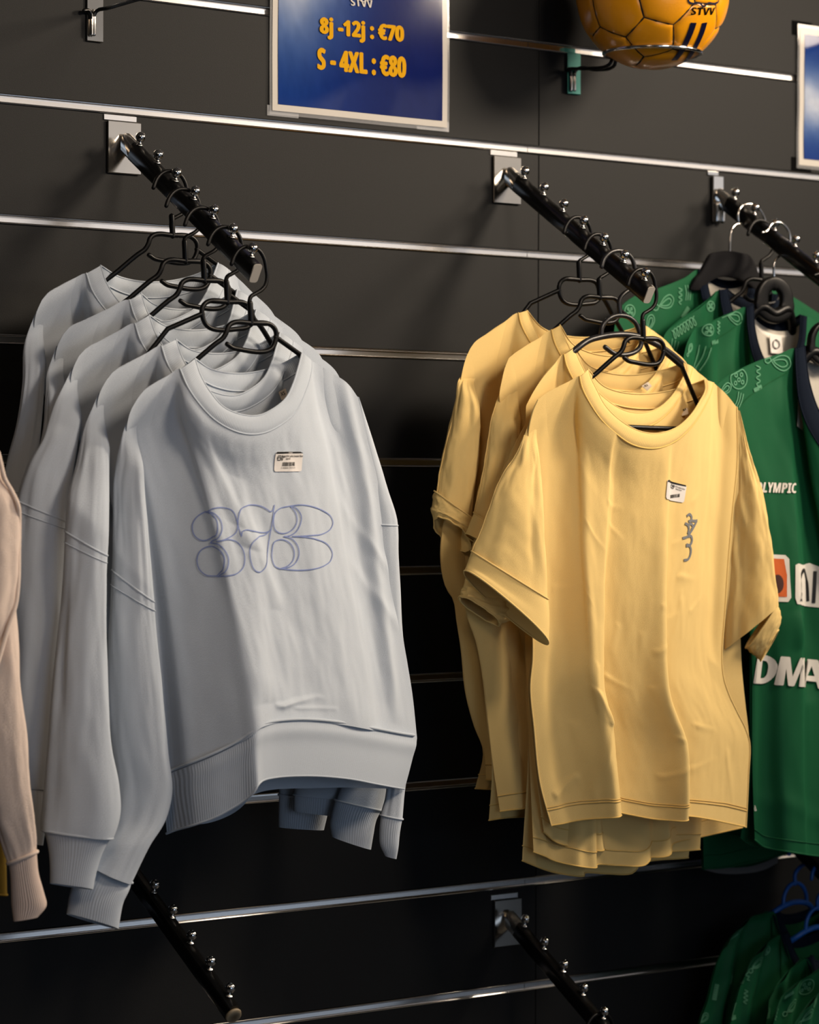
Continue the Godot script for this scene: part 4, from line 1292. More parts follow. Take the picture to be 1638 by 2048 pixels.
	var shls: Array = [[Vector3(-0.6514, 1.7224, 0.116), Vector3(-0.6431, 1.7313, 0.116), Vector3(-0.6263, 1.7405, 0.116), Vector3(-0.6052, 1.7513, 0.116)], [Vector3(-0.6459, 1.6796, 0.158), Vector3(-0.6383, 1.6877, 0.158), Vector3(-0.616, 1.6976, 0.158), Vector3(-0.5843, 1.7122, 0.158)], [Vector3(-0.6492, 1.6516, 0.2), Vector3(-0.6395, 1.6608, 0.2), Vector3(-0.6202, 1.6704, 0.2), Vector3(-0.5957, 1.6827, 0.2)], [Vector3(-0.6365, 1.6222, 0.242), Vector3(-0.6275, 1.6319, 0.242), Vector3(-0.6075, 1.6425, 0.242), Vector3(-0.583, 1.6546, 0.242)]]
	var shrs: Array = [[Vector3(-0.3659, 1.7625, 0.116), Vector3(-0.3428, 1.745, 0.116), Vector3(-0.3155, 1.725, 0.116), Vector3(-0.3022, 1.7081, 0.116)], [Vector3(-0.3598, 1.725, 0.158), Vector3(-0.3289, 1.7085, 0.158), Vector3(-0.3017, 1.6916, 0.158), Vector3(-0.2883, 1.6754, 0.158)], [Vector3(-0.3542, 1.6962, 0.2), Vector3(-0.3273, 1.6827, 0.2), Vector3(-0.2994, 1.6666, 0.2), Vector3(-0.2837, 1.6436, 0.2)], [Vector3(-0.353, 1.6697, 0.242), Vector3(-0.3262, 1.658, 0.242), Vector3(-0.3031, 1.643, 0.242), Vector3(-0.2906, 1.6258, 0.242)]]
	for k in 4:
		var d := STEP * (k - 4)
		var tt := thing("sweater", labels[k], "sweater", black_group, Vector3(-0.4652, 1.6674, 0.288) + d)
		var shl2: Array = shls[k]
		var shr2: Array = shrs[k]
		var co2 := refit(moved(co, d), col_l[k], col_r[k])
		var left2 := moved(left, d)
		var tip: Vector3 = shl2[0]
		var off: Vector3 = tip - left2[0]
		for i in left2.size():
			left2[i] += off * (1.0 - 0.5 * i / (left2.size() - 1.0))
		var right2 := moved(right, d)
		right2[0] = shr2[3]
		var seam2 := moved(seam, d)
		seam2 = refit(seam2, left2[left2.size() - 1], seam2[seam2.size() - 1])
		for i in seam2.size():
			seam2[i].z = lerpf(seam2[i].z, 0.288 + d.z, 0.75)
		for arr in [co2]:
			for i in arr.size():
				arr[i].z = lerpf(arr[i].z, 0.290 + d.z, 0.3)
		var hem2 := moved(seam2, Vector3(0, -0.068, -0.004))
		var dk := {"shl": shl2, "co": co2, "shr": shr2, "ci": refit(moved(ci, d), in_l[k], in_r[k]), "bo": refit(moved(bo, d), col_l[k] + Vector3(0.002, 0, -0.006), col_r[k] + Vector3(0, 0, -0.006)), "bi": refit(moved(bi, d), in_l[k], in_r[k]), "left": left2, "right": right2, "seam": seam2, "mat": mats.sweater, "rib": mats.sweater_rib, "seam_mat": mats.sweater_seam,
			"noise": wrinkles(31 + k, 0.05), "namp": 0.002, "nstretch": Vector2(1.0, 0.35), "folds": [[0.08, 0.05, 0.10, 0.6, 0.05, 0.05, -0.004, -0.01], [0.3, 0.1, 0.36, 0.9, 0.06, 0.06, 0.002, 0.006]], "back_hem": moved(seam2, Vector3(0, 0, -0.014)), "back_folds": [[0.5, 0.2, 0.5, 0.9, 0.5, 0.5, -0.004, -0.008]]}
		var p2 := garment_body(tt, dk)
		var rg := coons(seam2, hem2, [seam2[0], hem2[0]], [seam2[seam2.size() - 1], hem2[hem2.size() - 1]], 60, 10)
		part("hem_rib", grid_mesh(rg), mats.sweater_rib, tt)
		part("hem_seam", cord_mesh(moved(wire(seam2, 60), Vector3(0, 0.002, 0.001)), 0.0022, 8), mats.sweater_seam, tt)
		sweater_sleeves(tt, k, p2[0])
		var tw: Array = [Vector3(-0.004, 0.012, 0), Vector3(-0.012, 0.003, 0), Vector3(-0.012, 0.003, 0), Vector3(-0.006, 0.001, 0)]
		wire_hanger(["black wire-shaped hanger inside the rearmost light blue sweater, highest of its rail", "black wire-shaped hanger inside the second light blue sweater from the wall", "black wire-shaped hanger inside the middle light blue sweater", "black wire-shaped hanger with closed left loop, just behind the front sweater's hanger"][k], Vector3(-0.4655, 1.779, 0.288) + d + Vector3(tw[k].x, 0, 0), "hanger", "black wire-shaped hangers", k == 3, 0.0, tw[k].y)

func sloped(p: Array, drop: float) -> Array:
	return p

func sweater_sleeves(t: Node3D, k: int, front: Dictionary) -> void:
	var sl: Dictionary
	var cu: Dictionary
	var sr: Dictionary
	var cr: Dictionary
	var seam_at := 0.0
	if k == 3:
		sl = tube([Vector3(-0.6422, 1.6069, 0.2334), Vector3(-0.6483, 1.5844, 0.2264), Vector3(-0.6597, 1.5587, 0.2285), Vector3(-0.6743, 1.5214, 0.2384), Vector3(-0.6911, 1.4797, 0.2474), Vector3(-0.6947, 1.4451, 0.2468), Vector3(-0.6994, 1.3674, 0.246), Vector3(-0.7044, 1.3107, 0.2444), Vector3(-0.7091, 1.2476, 0.2423), Vector3(-0.7127, 1.1879, 0.2395), Vector3(-0.7151, 1.145, 0.2357), Vector3(-0.717, 1.1204, 0.2345), Vector3(-0.7194, 1.0996, 0.2352), Vector3(-0.7197, 1.0945, 0.237)], [Vector3(-0.6276, 1.6093, 0.2446), Vector3(-0.6285, 1.5821, 0.2416), Vector3(-0.6348, 1.5512, 0.2475), Vector3(-0.644, 1.5127, 0.2616), Vector3(-0.6536, 1.443, 0.2766), Vector3(-0.6552, 1.4161, 0.2772), Vector3(-0.6576, 1.3635, 0.278), Vector3(-0.6584, 1.3109, 0.2796), Vector3(-0.6575, 1.2467, 0.2817), Vector3(-0.6536, 1.1882, 0.2845), Vector3(-0.6463, 1.1441, 0.2883), Vector3(-0.6449, 1.1178, 0.2895), Vector3(-0.6492, 1.097, 0.2888), Vector3(-0.6542, 1.0843, 0.287)], 110, 60, 0.55, 0.0, wrinkles(41, 0.03), 0.003, 0.14, [[0.12, 0.45, 0.95, 0.05, -0.004]])
		cu = tube([Vector3(-0.7196, 1.0968, 0.2368), Vector3(-0.7171, 1.0899, 0.2394), Vector3(-0.714, 1.0673, 0.2434), Vector3(-0.7138, 1.0482, 0.2455), Vector3(-0.7145, 1.0326, 0.2467)], [Vector3(-0.6537, 1.0866, 0.2872), Vector3(-0.6581, 1.0808, 0.2846), Vector3(-0.6652, 1.0645, 0.2806), Vector3(-0.6707, 1.0454, 0.2785), Vector3(-0.6746, 1.0258, 0.2773)], 24, 60, 0.50, 0.003, null, 0.0, 0.0)
		seam_at = 0.355
		sr = tube([Vector3(-0.288, 1.6317, 0.2104), Vector3(-0.2838, 1.5432, 0.1996), Vector3(-0.2734, 1.4159, 0.1966), Vector3(-0.2538, 1.2878, 0.1975), Vector3(-0.252, 1.1915, 0.1956), Vector3(-0.2525, 1.134, 0.1965), Vector3(-0.267, 1.0965, 0.1971)], [Vector3(-0.2759, 1.6286, 0.2196), Vector3(-0.2434, 1.5402, 0.2304), Vector3(-0.2252, 1.4129, 0.2334), Vector3(-0.2081, 1.2847, 0.2325), Vector3(-0.2012, 1.1885, 0.2344), Vector3(-0.2042, 1.1278, 0.2335), Vector3(-0.2204, 1.084, 0.2329)], 50, 40, 0.4, 0.0, wrinkles(42, 0.03), 0.002)
		cr = tube([Vector3(-0.2677, 1.0978, 0.1969), Vector3(-0.2737, 1.0811, 0.1977), Vector3(-0.2771, 1.0654, 0.1981), Vector3(-0.2751, 1.0507, 0.1998)], [Vector3(-0.2205, 1.0846, 0.2331), Vector3(-0.2286, 1.0717, 0.2323), Vector3(-0.233, 1.0528, 0.2319), Vector3(-0.2356, 1.0343, 0.2302)], 20, 40, 0.4, 0.0, null, 0.0, 0.0)
	elif k == 2:
		sl = tube([Vector3(-0.6544, 1.6374, 0.1914), Vector3(-0.6611, 1.6172, 0.1842), Vector3(-0.6742, 1.5913, 0.1833), Vector3(-0.6938, 1.5522, 0.1925), Vector3(-0.7122, 1.5207, 0.1894), Vector3(-0.7236, 1.4828, 0.1859), Vector3(-0.7306, 1.4327, 0.1841), Vector3(-0.7345, 1.3619, 0.1842), Vector3(-0.7374, 1.2736, 0.185), Vector3(-0.738, 1.2147, 0.1864), Vector3(-0.7298, 1.1674, 0.191), Vector3(-0.7192, 1.1424, 0.196)], [Vector3(-0.6397, 1.6399, 0.2026), Vector3(-0.6407, 1.6137, 0.1998), Vector3(-0.6463, 1.5812, 0.2047), Vector3(-0.6613, 1.5423, 0.2175), Vector3(-0.6719, 1.4889, 0.2206), Vector3(-0.6739, 1.4565, 0.2241), Vector3(-0.6762, 1.4152, 0.2259), Vector3(-0.6801, 1.3622, 0.2258), Vector3(-0.6849, 1.2738, 0.225), Vector3(-0.6893, 1.2149, 0.2236), Vector3(-0.6933, 1.1676, 0.219), Vector3(-0.6957, 1.1402, 0.214)], 100, 60, 0.5, 0.0, wrinkles(43, 0.03), 0.003)
		cu = tube([Vector3(-0.7196, 1.1436, 0.1957), Vector3(-0.7163, 1.1141, 0.1982), Vector3(-0.7132, 1.0904, 0.2), Vector3(-0.7102, 1.0738, 0.2018)], [Vector3(-0.6953, 1.1402, 0.2143), Vector3(-0.6985, 1.1112, 0.2118), Vector3(-0.7001, 1.0875, 0.21), Vector3(-0.7017, 1.0721, 0.2082)], 20, 50, 0.4, 0.0, null, 0.0, 0.0)
		seam_at = 0.36
		sr = tube([Vector3(-0.2831, 1.6491, 0.1651), Vector3(-0.2855, 1.5435, 0.1525), Vector3(-0.2888, 1.415, 0.1466), Vector3(-0.2862, 1.2862, 0.1436), Vector3(-0.2891, 1.1897, 0.1427), Vector3(-0.2918, 1.119, 0.1434), Vector3(-0.2951, 1.1, 0.1438)], [Vector3(-0.2704, 1.6459, 0.1749), Vector3(-0.2396, 1.5405, 0.1875), Vector3(-0.2275, 1.4121, 0.1934), Vector3(-0.2172, 1.2833, 0.1964), Vector3(-0.2175, 1.1867, 0.1973), Vector3(-0.2222, 1.1129, 0.1966), Vector3(-0.2267, 1.0938, 0.1962)], 50, 40, 0.35, 0.0, wrinkles(44, 0.03), 0.002)
		cr = tube([Vector3(-0.2951, 1.1012, 0.1438), Vector3(-0.2961, 1.0885, 0.1442), Vector3(-0.2965, 1.0796, 0.1448)], [Vector3(-0.2267, 1.0951, 0.1962), Vector3(-0.2287, 1.081, 0.1958), Vector3(-0.2306, 1.0708, 0.1952)], 16, 40, 0.3, 0.0, null, 0.0, 0.0)
	elif k == 1:
		sl = tube([Vector3(-0.6513, 1.6653, 0.1495), Vector3(-0.6548, 1.6449, 0.1425), Vector3(-0.6722, 1.6055, 0.1632), Vector3(-0.6752, 1.5635, 0.1627), Vector3(-0.6862, 1.5096, 0.1605), Vector3(-0.6924, 1.4199, 0.1598), Vector3(-0.6976, 1.3005, 0.1599), Vector3(-0.6994, 1.211, 0.1609), Vector3(-0.6973, 1.1513, 0.1624)], [Vector3(-0.6369, 1.6678, 0.1605), Vector3(-0.6351, 1.6414, 0.1575), Vector3(-0.6546, 1.5996, 0.1768), Vector3(-0.6562, 1.5576, 0.1773), Vector3(-0.6615, 1.5037, 0.1795), Vector3(-0.6658, 1.42, 0.1802), Vector3(-0.671, 1.3006, 0.1801), Vector3(-0.6756, 1.2111, 0.1791), Vector3(-0.6774, 1.1514, 0.1776)], 70, 50, 0.5, 0.0, wrinkles(45, 0.03), 0.003)
		cu = tube([Vector3(-0.6978, 1.1525, 0.162), Vector3(-0.6954, 1.1274, 0.1638), Vector3(-0.6934, 1.1035, 0.1653)], [Vector3(-0.6769, 1.1514, 0.178), Vector3(-0.6793, 1.1263, 0.1762), Vector3(-0.6811, 1.1023, 0.1747)], 14, 40, 0.45, 0.0, null, 0.0, 0.0)
		seam_at = 0.4
		sr = tube([Vector3(-0.2867, 1.6792, 0.1255), Vector3(-0.2916, 1.5438, 0.1163), Vector3(-0.2949, 1.4144, 0.1104), Vector3(-0.2957, 1.2848, 0.1076), Vector3(-0.2955, 1.1551, 0.108), Vector3(-0.2951, 1.0969, 0.1099)], [Vector3(-0.2749, 1.6761, 0.1345), Vector3(-0.2556, 1.5407, 0.1437), Vector3(-0.2435, 1.4113, 0.1496), Vector3(-0.237, 1.2818, 0.1524), Vector3(-0.2378, 1.1521, 0.152), Vector3(-0.2426, 1.0933, 0.1501)], 50, 40, 0.35, 0.0, wrinkles(46, 0.03), 0.002)
		cr = tube([Vector3(-0.2951, 1.0982, 0.1099), Vector3(-0.2962, 1.0776, 0.1105), Vector3(-0.2972, 1.0558, 0.1121)], [Vector3(-0.2426, 1.0946, 0.1501), Vector3(-0.2453, 1.0746, 0.1495), Vector3(-0.2504, 1.0521, 0.1479)], 16, 40, 0.35, 0.0, null, 0.0, 0.0)
	else:
		sl = tube([Vector3(-0.6554, 1.7094, 0.1061), Vector3(-0.659, 1.6924, 0.1002), Vector3(-0.6691, 1.6579, 0.1035), Vector3(-0.6758, 1.6217, 0.1117), Vector3(-0.6839, 1.5732, 0.1104), Vector3(-0.6976, 1.5156, 0.1083), Vector3(-0.703, 1.4492, 0.1083), Vector3(-0.7046, 1.3587, 0.109), Vector3(-0.7024, 1.2379, 0.1105), Vector3(-0.6978, 1.1774, 0.1123)], [Vector3(-0.64, 1.7119, 0.1179), Vector3(-0.6387, 1.6889, 0.1158), Vector3(-0.6469, 1.6544, 0.1205), Vector3(-0.6541, 1.6176, 0.1283), Vector3(-0.6589, 1.5702, 0.1296), Vector3(-0.6669, 1.5127, 0.1317), Vector3(-0.6723, 1.4463, 0.1317), Vector3(-0.6758, 1.3558, 0.131), Vector3(-0.6774, 1.235, 0.1295), Vector3(-0.6776, 1.1744, 0.1277)], 70, 50, 0.5, 0.0, wrinkles(47, 0.03), 0.003)
		cu = tube([Vector3(-0.6978, 1.1786, 0.1123), Vector3(-0.6958, 1.1471, 0.1138), Vector3(-0.6948, 1.1229, 0.1145)], [Vector3(-0.6776, 1.1756, 0.1277), Vector3(-0.6795, 1.146, 0.1262), Vector3(-0.6804, 1.1218, 0.1255)], 14, 40, 0.45, 0.0, null, 0.0, 0.0)
		seam_at = 0.42
		sr = tube([Vector3(-0.3058, 1.7121, 0.0963), Vector3(-0.318, 1.5437, 0.0862), Vector3(-0.3227, 1.4141, 0.0823), Vector3(-0.3223, 1.2844, 0.0823), Vector3(-0.3195, 1.2195, 0.0842)], [Vector3(-0.296, 1.7089, 0.1037), Vector3(-0.2819, 1.5406, 0.1138), Vector3(-0.2763, 1.4111, 0.1177), Vector3(-0.2759, 1.2814, 0.1177), Vector3(-0.2782, 1.2165, 0.1158)], 40, 40, 0.3, 0.0, wrinkles(48, 0.03), 0.002)
		cr = tube([Vector3(-0.3195, 1.2208, 0.0842), Vector3(-0.3168, 1.1936, 0.0862), Vector3(-0.3148, 1.1741, 0.088)], [Vector3(-0.2782, 1.2178, 0.1158), Vector3(-0.2807, 1.1905, 0.1138), Vector3(-0.2834, 1.171, 0.112)], 14, 40, 0.3, 0.0, null, 0.0, 0.0)
	settle(sl, front, 0.13)
	part("sleeve", grid_mesh(sl, true), mats.sweater, t)
	part("sleeve_seam", joined_mesh([cord_mesh(row(sl, seam_at, -0.0001, 0.03, 0.5), 0.0013, 8), cord_mesh(row(sl, seam_at + 0.02, 0.0004, 0.02, 0.52), 0.0006, 6)]), mats.sweater_seam, t)
	part("cuff", grid_mesh(cu, true), mats.sweater_rib, t)
	part("cuff_seam", cord_mesh(row(cu, 0.02, 0.0006, 0.0, 0.55), 0.0018, 8), mats.sweater_seam, t)
	part("sleeve", grid_mesh(sr, true), mats.sweater, t)
	part("cuff", grid_mesh(cr, true), mats.sweater_rib, t)
	part("cuff_seam", cord_mesh(row(cr, 0.02, 0.0006), 0.0015, 8), mats.sweater_seam, t)

func quad(p: Array) -> ArrayMesh:
	# small stiff label, 0.6 mm thick
	var st := SurfaceTool.new()
	st.begin(Mesh.PRIMITIVE_TRIANGLES)
	st.set_smooth_group(-1)
	var n: Vector3 = (p[3] - p[0]).cross(p[1] - p[0]).normalized()
	var f := []
	var b := []
	for v in p:
		f.append(v + n * 0.0003)
		b.append(v - n * 0.0003)
	var faces := [[f[0], f[1], f[2], f[3], n], [b[0], b[3], b[2], b[1], -n]]
	for i in 4:
		var j := (i + 1) % 4
		faces.append([f[i], b[i], b[j], f[j], (f[i] - f[(i + 3) % 4]).normalized() if false else (f[j] - f[i]).cross(n).normalized() * -1.0])
	for q in faces:
		for tr in [[0, 1, 2], [0, 2, 3]]:
			var tri := [q[tr[0]], q[tr[1]], q[tr[2]]]
			if (tri[1] - tri[0]).cross(tri[2] - tri[0]).dot(q[4]) > 0:
				tri = [tri[0], tri[2], tri[1]]
			for v in tri:
				st.set_normal(q[4])
				st.add_vertex(v)
	return st.commit()

func barcode(d: Dictionary, a: Vector3, b: Vector3, h: float) -> ArrayMesh:
	var list := []
	var rng := RandomNumberGenerator.new()
	rng.seed = 8
	var x := 0.0
	while x < 1.0:
		var wd := rng.randf_range(0.018, 0.05)
		var p := a.lerp(b, x)
		var q := a.lerp(b, minf(1.0, x + wd))
		list.append(print_polygon(d, [p, q, q + Vector3(0, h, 0), p + Vector3(0, h, 0)], 0.0017, 0.02))
		x += wd + rng.randf_range(0.015, 0.04)
	return joined_mesh(list)

func creases(sd: int, count: int, amp: float) -> Array:
	# short sharp creases scattered over a panel
	var rng := RandomNumberGenerator.new()
	rng.seed = sd
	var out := []
	for k in count:
		var s0 := rng.randf_range(0.08, 0.9)
		var t0 := rng.randf_range(0.15, 0.9)
		var a := rng.randf_range(0.03, 0.10)
		var h := rng.randf_range(-0.5, 0.5)
		var up := rng.randf() < 0.5
		var hh := amp * rng.randf_range(0.4, 1.0)
		if up:
			out.append([s0, t0, s0 + a * h, t0 + a, 0.010, 0.016, hh, hh * 0.3])
		else:
			out.append([s0, t0, s0 + a, t0 + a * h * 0.8, 0.006, 0.011, hh, hh * 0.3])
	return out

func settle(d: Dictionary, panel: Dictionary, share: float) -> void:
	# lets the top of a sleeve grow smoothly out of the panel it is sewn to
	for j in d.nv:
		var t: float = float(j) / (d.nv - 1)
		if t >= share:
			break
		var w := smoothstep(0.0, share, t)
		for i in d.nu:
			var p: Vector3 = d.g[j * d.nu + i]
			var r := drape(panel, p.x, p.y, 0.0)
			var q: Vector3 = r[0]
			p.z = lerpf(q.z - 0.0025, p.z, w)
			d.g[j * d.nu + i] = p

func build_tees() -> void:
	var group := "yellow t-shirts on the black garment rail"
	var co: Array = [Vector3(0.0583, 1.6428, 0.292), Vector3(0.0584, 1.6281, 0.297), Vector3(0.0628, 1.6116, 0.304), Vector3(0.0777, 1.5868, 0.312), Vector3(0.0989, 1.5685, 0.317), Vector3(0.1263, 1.5536, 0.32), Vector3(0.1647, 1.5487, 0.321), Vector3(0.2026, 1.5572, 0.318), Vector3(0.2391, 1.5773, 0.312), Vector3(0.2696, 1.6016, 0.303), Vector3(0.2938, 1.6269, 0.294), Vector3(0.3041, 1.6403, 0.288)]
	var ci: Array = [Vector3(0.0765, 1.6533, 0.288), Vector3(0.0766, 1.6419, 0.293), Vector3(0.0802, 1.6266, 0.3), Vector3(0.089, 1.6048, 0.308), Vector3(0.1093, 1.5859, 0.314), Vector3(0.1404, 1.5718, 0.318), Vector3(0.1718, 1.5689, 0.318), Vector3(0.2098, 1.5768, 0.315), Vector3(0.2418, 1.5943, 0.309), Vector3(0.2677, 1.6146, 0.3), Vector3(0.2854, 1.6315, 0.292), Vector3(0.2891, 1.6441, 0.286)]
	var bo: Array = [Vector3(0.066, 1.6438, 0.284), Vector3(0.1196, 1.6184, 0.262), Vector3(0.1553, 1.6092, 0.254), Vector3(0.2033, 1.6048, 0.25), Vector3(0.2474, 1.6077, 0.251), Vector3(0.2865, 1.6166, 0.257), Vector3(0.3052, 1.6244, 0.264), Vector3(0.3107, 1.6407, 0.28)]
	var bi: Array = [Vector3(0.08, 1.6535, 0.284), Vector3(0.1266, 1.6326, 0.262), Vector3(0.1687, 1.625, 0.254), Vector3(0.2132, 1.6241, 0.251), Vector3(0.2556, 1.6297, 0.254), Vector3(0.292, 1.6399, 0.264), Vector3(0.2947, 1.6444, 0.28)]
	var shl: Array = [Vector3(-0.0095, 1.6105, 0.288), Vector3(0.0024, 1.6186, 0.288), Vector3(0.0212, 1.6268, 0.288), Vector3(0.0435, 1.6359, 0.288)]
	var shr: Array = [Vector3(0.3145, 1.6358, 0.286), Vector3(0.3316, 1.6245, 0.286), Vector3(0.3507, 1.6076, 0.286)]
	var left: Array = [Vector3(-0.0095, 1.6105, 0.288), Vector3(-0.0138, 1.5974, 0.284), Vector3(-0.0146, 1.5806, 0.278), Vector3(-0.0121, 1.5584, 0.271), Vector3(-0.0086, 1.5323, 0.268), Vector3(-0.0068, 1.5028, 0.268), Vector3(-0.0057, 1.4536, 0.268), Vector3(-0.0054, 1.388, 0.268), Vector3(-0.0017, 1.3289, 0.268), Vector3(0.0003, 1.2723, 0.268), Vector3(-0.0029, 1.2336, 0.267), Vector3(0.0041, 1.1819, 0.266), Vector3(0.0148, 1.1075, 0.266), Vector3(0.0341, 1.0489, 0.267)]
	var right: Array = [Vector3(0.3507, 1.6076, 0.286), Vector3(0.356, 1.5351, 0.282), Vector3(0.3497, 1.47, 0.28), Vector3(0.3426, 1.389, 0.278), Vector3(0.3373, 1.3241, 0.278), Vector3(0.332, 1.2599, 0.278), Vector3(0.335, 1.2349, 0.278), Vector3(0.3456, 1.2103, 0.278), Vector3(0.361, 1.186, 0.278), Vector3(0.3785, 1.1594, 0.278), Vector3(0.3853, 1.1416, 0.278), Vector3(0.3837, 1.0964, 0.278), Vector3(0.3774, 1.0238, 0.28)]
	var hem: Array = [Vector3(0.0298, 1.0496, 0.272), Vector3(0.0499, 1.0525, 0.282), Vector3(0.0735, 1.0568, 0.295), Vector3(0.0902, 1.0592, 0.312), Vector3(0.0963, 1.0601, 0.319), Vector3(0.1007, 1.0606, 0.32), Vector3(0.1122, 1.0616, 0.311), Vector3(0.1308, 1.0617, 0.297), Vector3(0.155, 1.0568, 0.291), Vector3(0.1865, 1.0501, 0.3), Vector3(0.2083, 1.0479, 0.314), Vector3(0.2173, 1.0472, 0.32), Vector3(0.2219, 1.0476, 0.321), Vector3(0.2348, 1.0491, 0.311), Vector3(0.2571, 1.0483, 0.297), Vector3(0.2973, 1.0414, 0.29), Vector3(0.3371, 1.0327, 0.285), Vector3(0.3774, 1.0238, 0.28)]
	var bhem: Array = [Vector3(0.0331, 1.0388, 0.258), Vector3(0.0575, 1.023, 0.258), Vector3(0.1024, 1.0125, 0.266), Vector3(0.1212, 1.0082, 0.277), Vector3(0.1257, 1.0081, 0.279), Vector3(0.1389, 1.0086, 0.268), Vector3(0.1541, 1.0043, 0.258), Vector3(0.1767, 0.997, 0.256), Vector3(0.2214, 0.9901, 0.262), Vector3(0.2483, 0.9901, 0.275), Vector3(0.2529, 0.992, 0.277), Vector3(0.2676, 1.0032, 0.264), Vector3(0.2825, 1.0054, 0.256), Vector3(0.3069, 1.0073, 0.252), Vector3(0.3353, 1.0099, 0.25), Vector3(0.3929, 1.0195, 0.262)]
	var bright: Array = [Vector3(0.3507, 1.6076, 0.286), Vector3(0.3746, 1.4796, 0.268), Vector3(0.3851, 1.3398, 0.262), Vector3(0.3934, 1.2484, 0.258), Vector3(0.4016, 1.1919, 0.258), Vector3(0.4086, 1.1494, 0.258), Vector3(0.4099, 1.1072, 0.258), Vector3(0.4043, 1.0583, 0.258), Vector3(0.3929, 1.0195, 0.262)]
	var t := thing("t_shirt", "frontmost yellow t-shirt with a small grey number print and a 25 euro price sticker", "t-shirt", group, Vector3(0.1598, 1.6542, 0.288))
	var n := wrinkles(61, 0.07)
	var cfg := {"shl": shl, "co": co, "shr": shr, "ci": ci, "bo": bo, "bi": bi, "left": left, "right": right, "seam": hem, "mat": mats.tee, "rib": mats.tee_rib, "seam_mat": mats.tee_thread, "nu": 190, "nv": 200, "noise": n, "namp": 0.0013, "nstretch": Vector2(0.8, 0.45), "dump": "tee", "back_hem": bhem, "back_right": bright,
		"folds": [[0.10, 0.10, 0.08, 0.9, 0.03, 0.06, -0.002, -0.006], [0.20, 0.18, 0.20, 0.8, 0.05, 0.05, 0.003, 0.004], [0.31, 0.14, 0.245, 0.86, 0.055, 0.011, 0.004, 0.017], [0.35, 0.16, 0.28, 0.9, 0.020, 0.07, -0.005, -0.013], [0.575, 0.16, 0.575, 0.86, 0.055, 0.011, 0.004, 0.017], [0.61, 0.18, 0.61, 0.9, 0.020, 0.07, -0.005, -0.013], [0.93, 0.08, 0.95, 0.5, 0.04, 0.03, -0.004, -0.006],
			[0.22, 0.70, 0.25, 0.76, 0.03, 0.02, 0.003, 0.003], [0.25, 0.76, 0.16, 0.93, 0.012, 0.008, 0.002, 0.0015], [0.05, 0.93, 0.12, 0.90, 0.008, 0.012, 0.003, 0.002], [0.50, 0.88, 0.62, 0.85, 0.006, 0.01, 0.0014, 0.0006]] + creases(5, 26, 0.0016)}
	var pan := garment_body(t, cfg)
	var front: Dictionary = pan[0]
	var back: Dictionary = pan[1]
	part("hem_stitching", joined_mesh([cord_mesh(row(front, 0.962, 0.0006), 0.0007, 5), cord_mesh(row(front, 0.956, 0.0006), 0.0005, 5), cord_mesh(row(front, 0.999, 0.0), 0.0011, 6), cord_mesh(row(back, 0.962, -0.0006), 0.0012, 5), cord_mesh(row(back, 0.999, 0.0), 0.0011, 6)]), mats.tee_thread, t)
	part("side_seam", cord_mesh(col(front, 0.001, 0.0), 0.0011, 6), mats.tee, t)
	part("side_seam", cord_mesh(col(front, 0.999, 0.0), 0.0011, 6), mats.tee, t)
	# sleeves
	var n2 := wrinkles(71, 0.035)
	var sl := tube([Vector3(-0.0124, 1.5924, 0.2773), Vector3(-0.0168, 1.5689, 0.2704), Vector3(-0.0244, 1.5531, 0.2694), Vector3(-0.0337, 1.5334, 0.2655), Vector3(-0.0481, 1.5138, 0.2647), Vector3(-0.0667, 1.4792, 0.265), Vector3(-0.08, 1.4442, 0.2601), Vector3(-0.093, 1.4111, 0.2546)], [Vector3(0.0001, 1.595, 0.2867), Vector3(0.0004, 1.5663, 0.2836), Vector3(-0.002, 1.548, 0.2866), Vector3(-0.0036, 1.5218, 0.2885), Vector3(-0.0083, 1.4963, 0.2953), Vector3(-0.0146, 1.4574, 0.305), Vector3(-0.0151, 1.4185, 0.3099), Vector3(-0.0143, 1.3505, 0.3154)], 70, 64, 0.42, 0.0, n2, 0.003, 0.3, [[0.2, 0.2, 0.95, 0.05, 0.003], [0.36, 0.3, 0.95, 0.04, -0.003]])
	settle(sl, front, 0.34)
	part("sleeve", grid_mesh(sl, true), mats.tee, t)
	var cu := tube([Vector3(-0.093, 1.4137, 0.2546), Vector3(-0.0953, 1.4059, 0.2534), Vector3(-0.0984, 1.3969, 0.2522), Vector3(-0.1027, 1.3865, 0.2513)], [Vector3(-0.0143, 1.3518, 0.3154), Vector3(-0.0136, 1.3414, 0.3166), Vector3(-0.0137, 1.3246, 0.3178), Vector3(-0.0159, 1.2949, 0.3187)], 18, 64, 0.44, 0.012, null, 0.0, 0.0)
	part("cuff", grid_mesh(cu, true), mats.tee, t)
	part("cuff_edge", joined_mesh([cord_mesh(row(cu, 0.0, 0.0004), 0.0012, 6), cord_mesh(row(cu, 1.0, 0.0), 0.0012, 6), cord_mesh(col(sl, 0.03, 0.0004, 0.15, 1.0), 0.0008, 5)]), mats.tee, t)
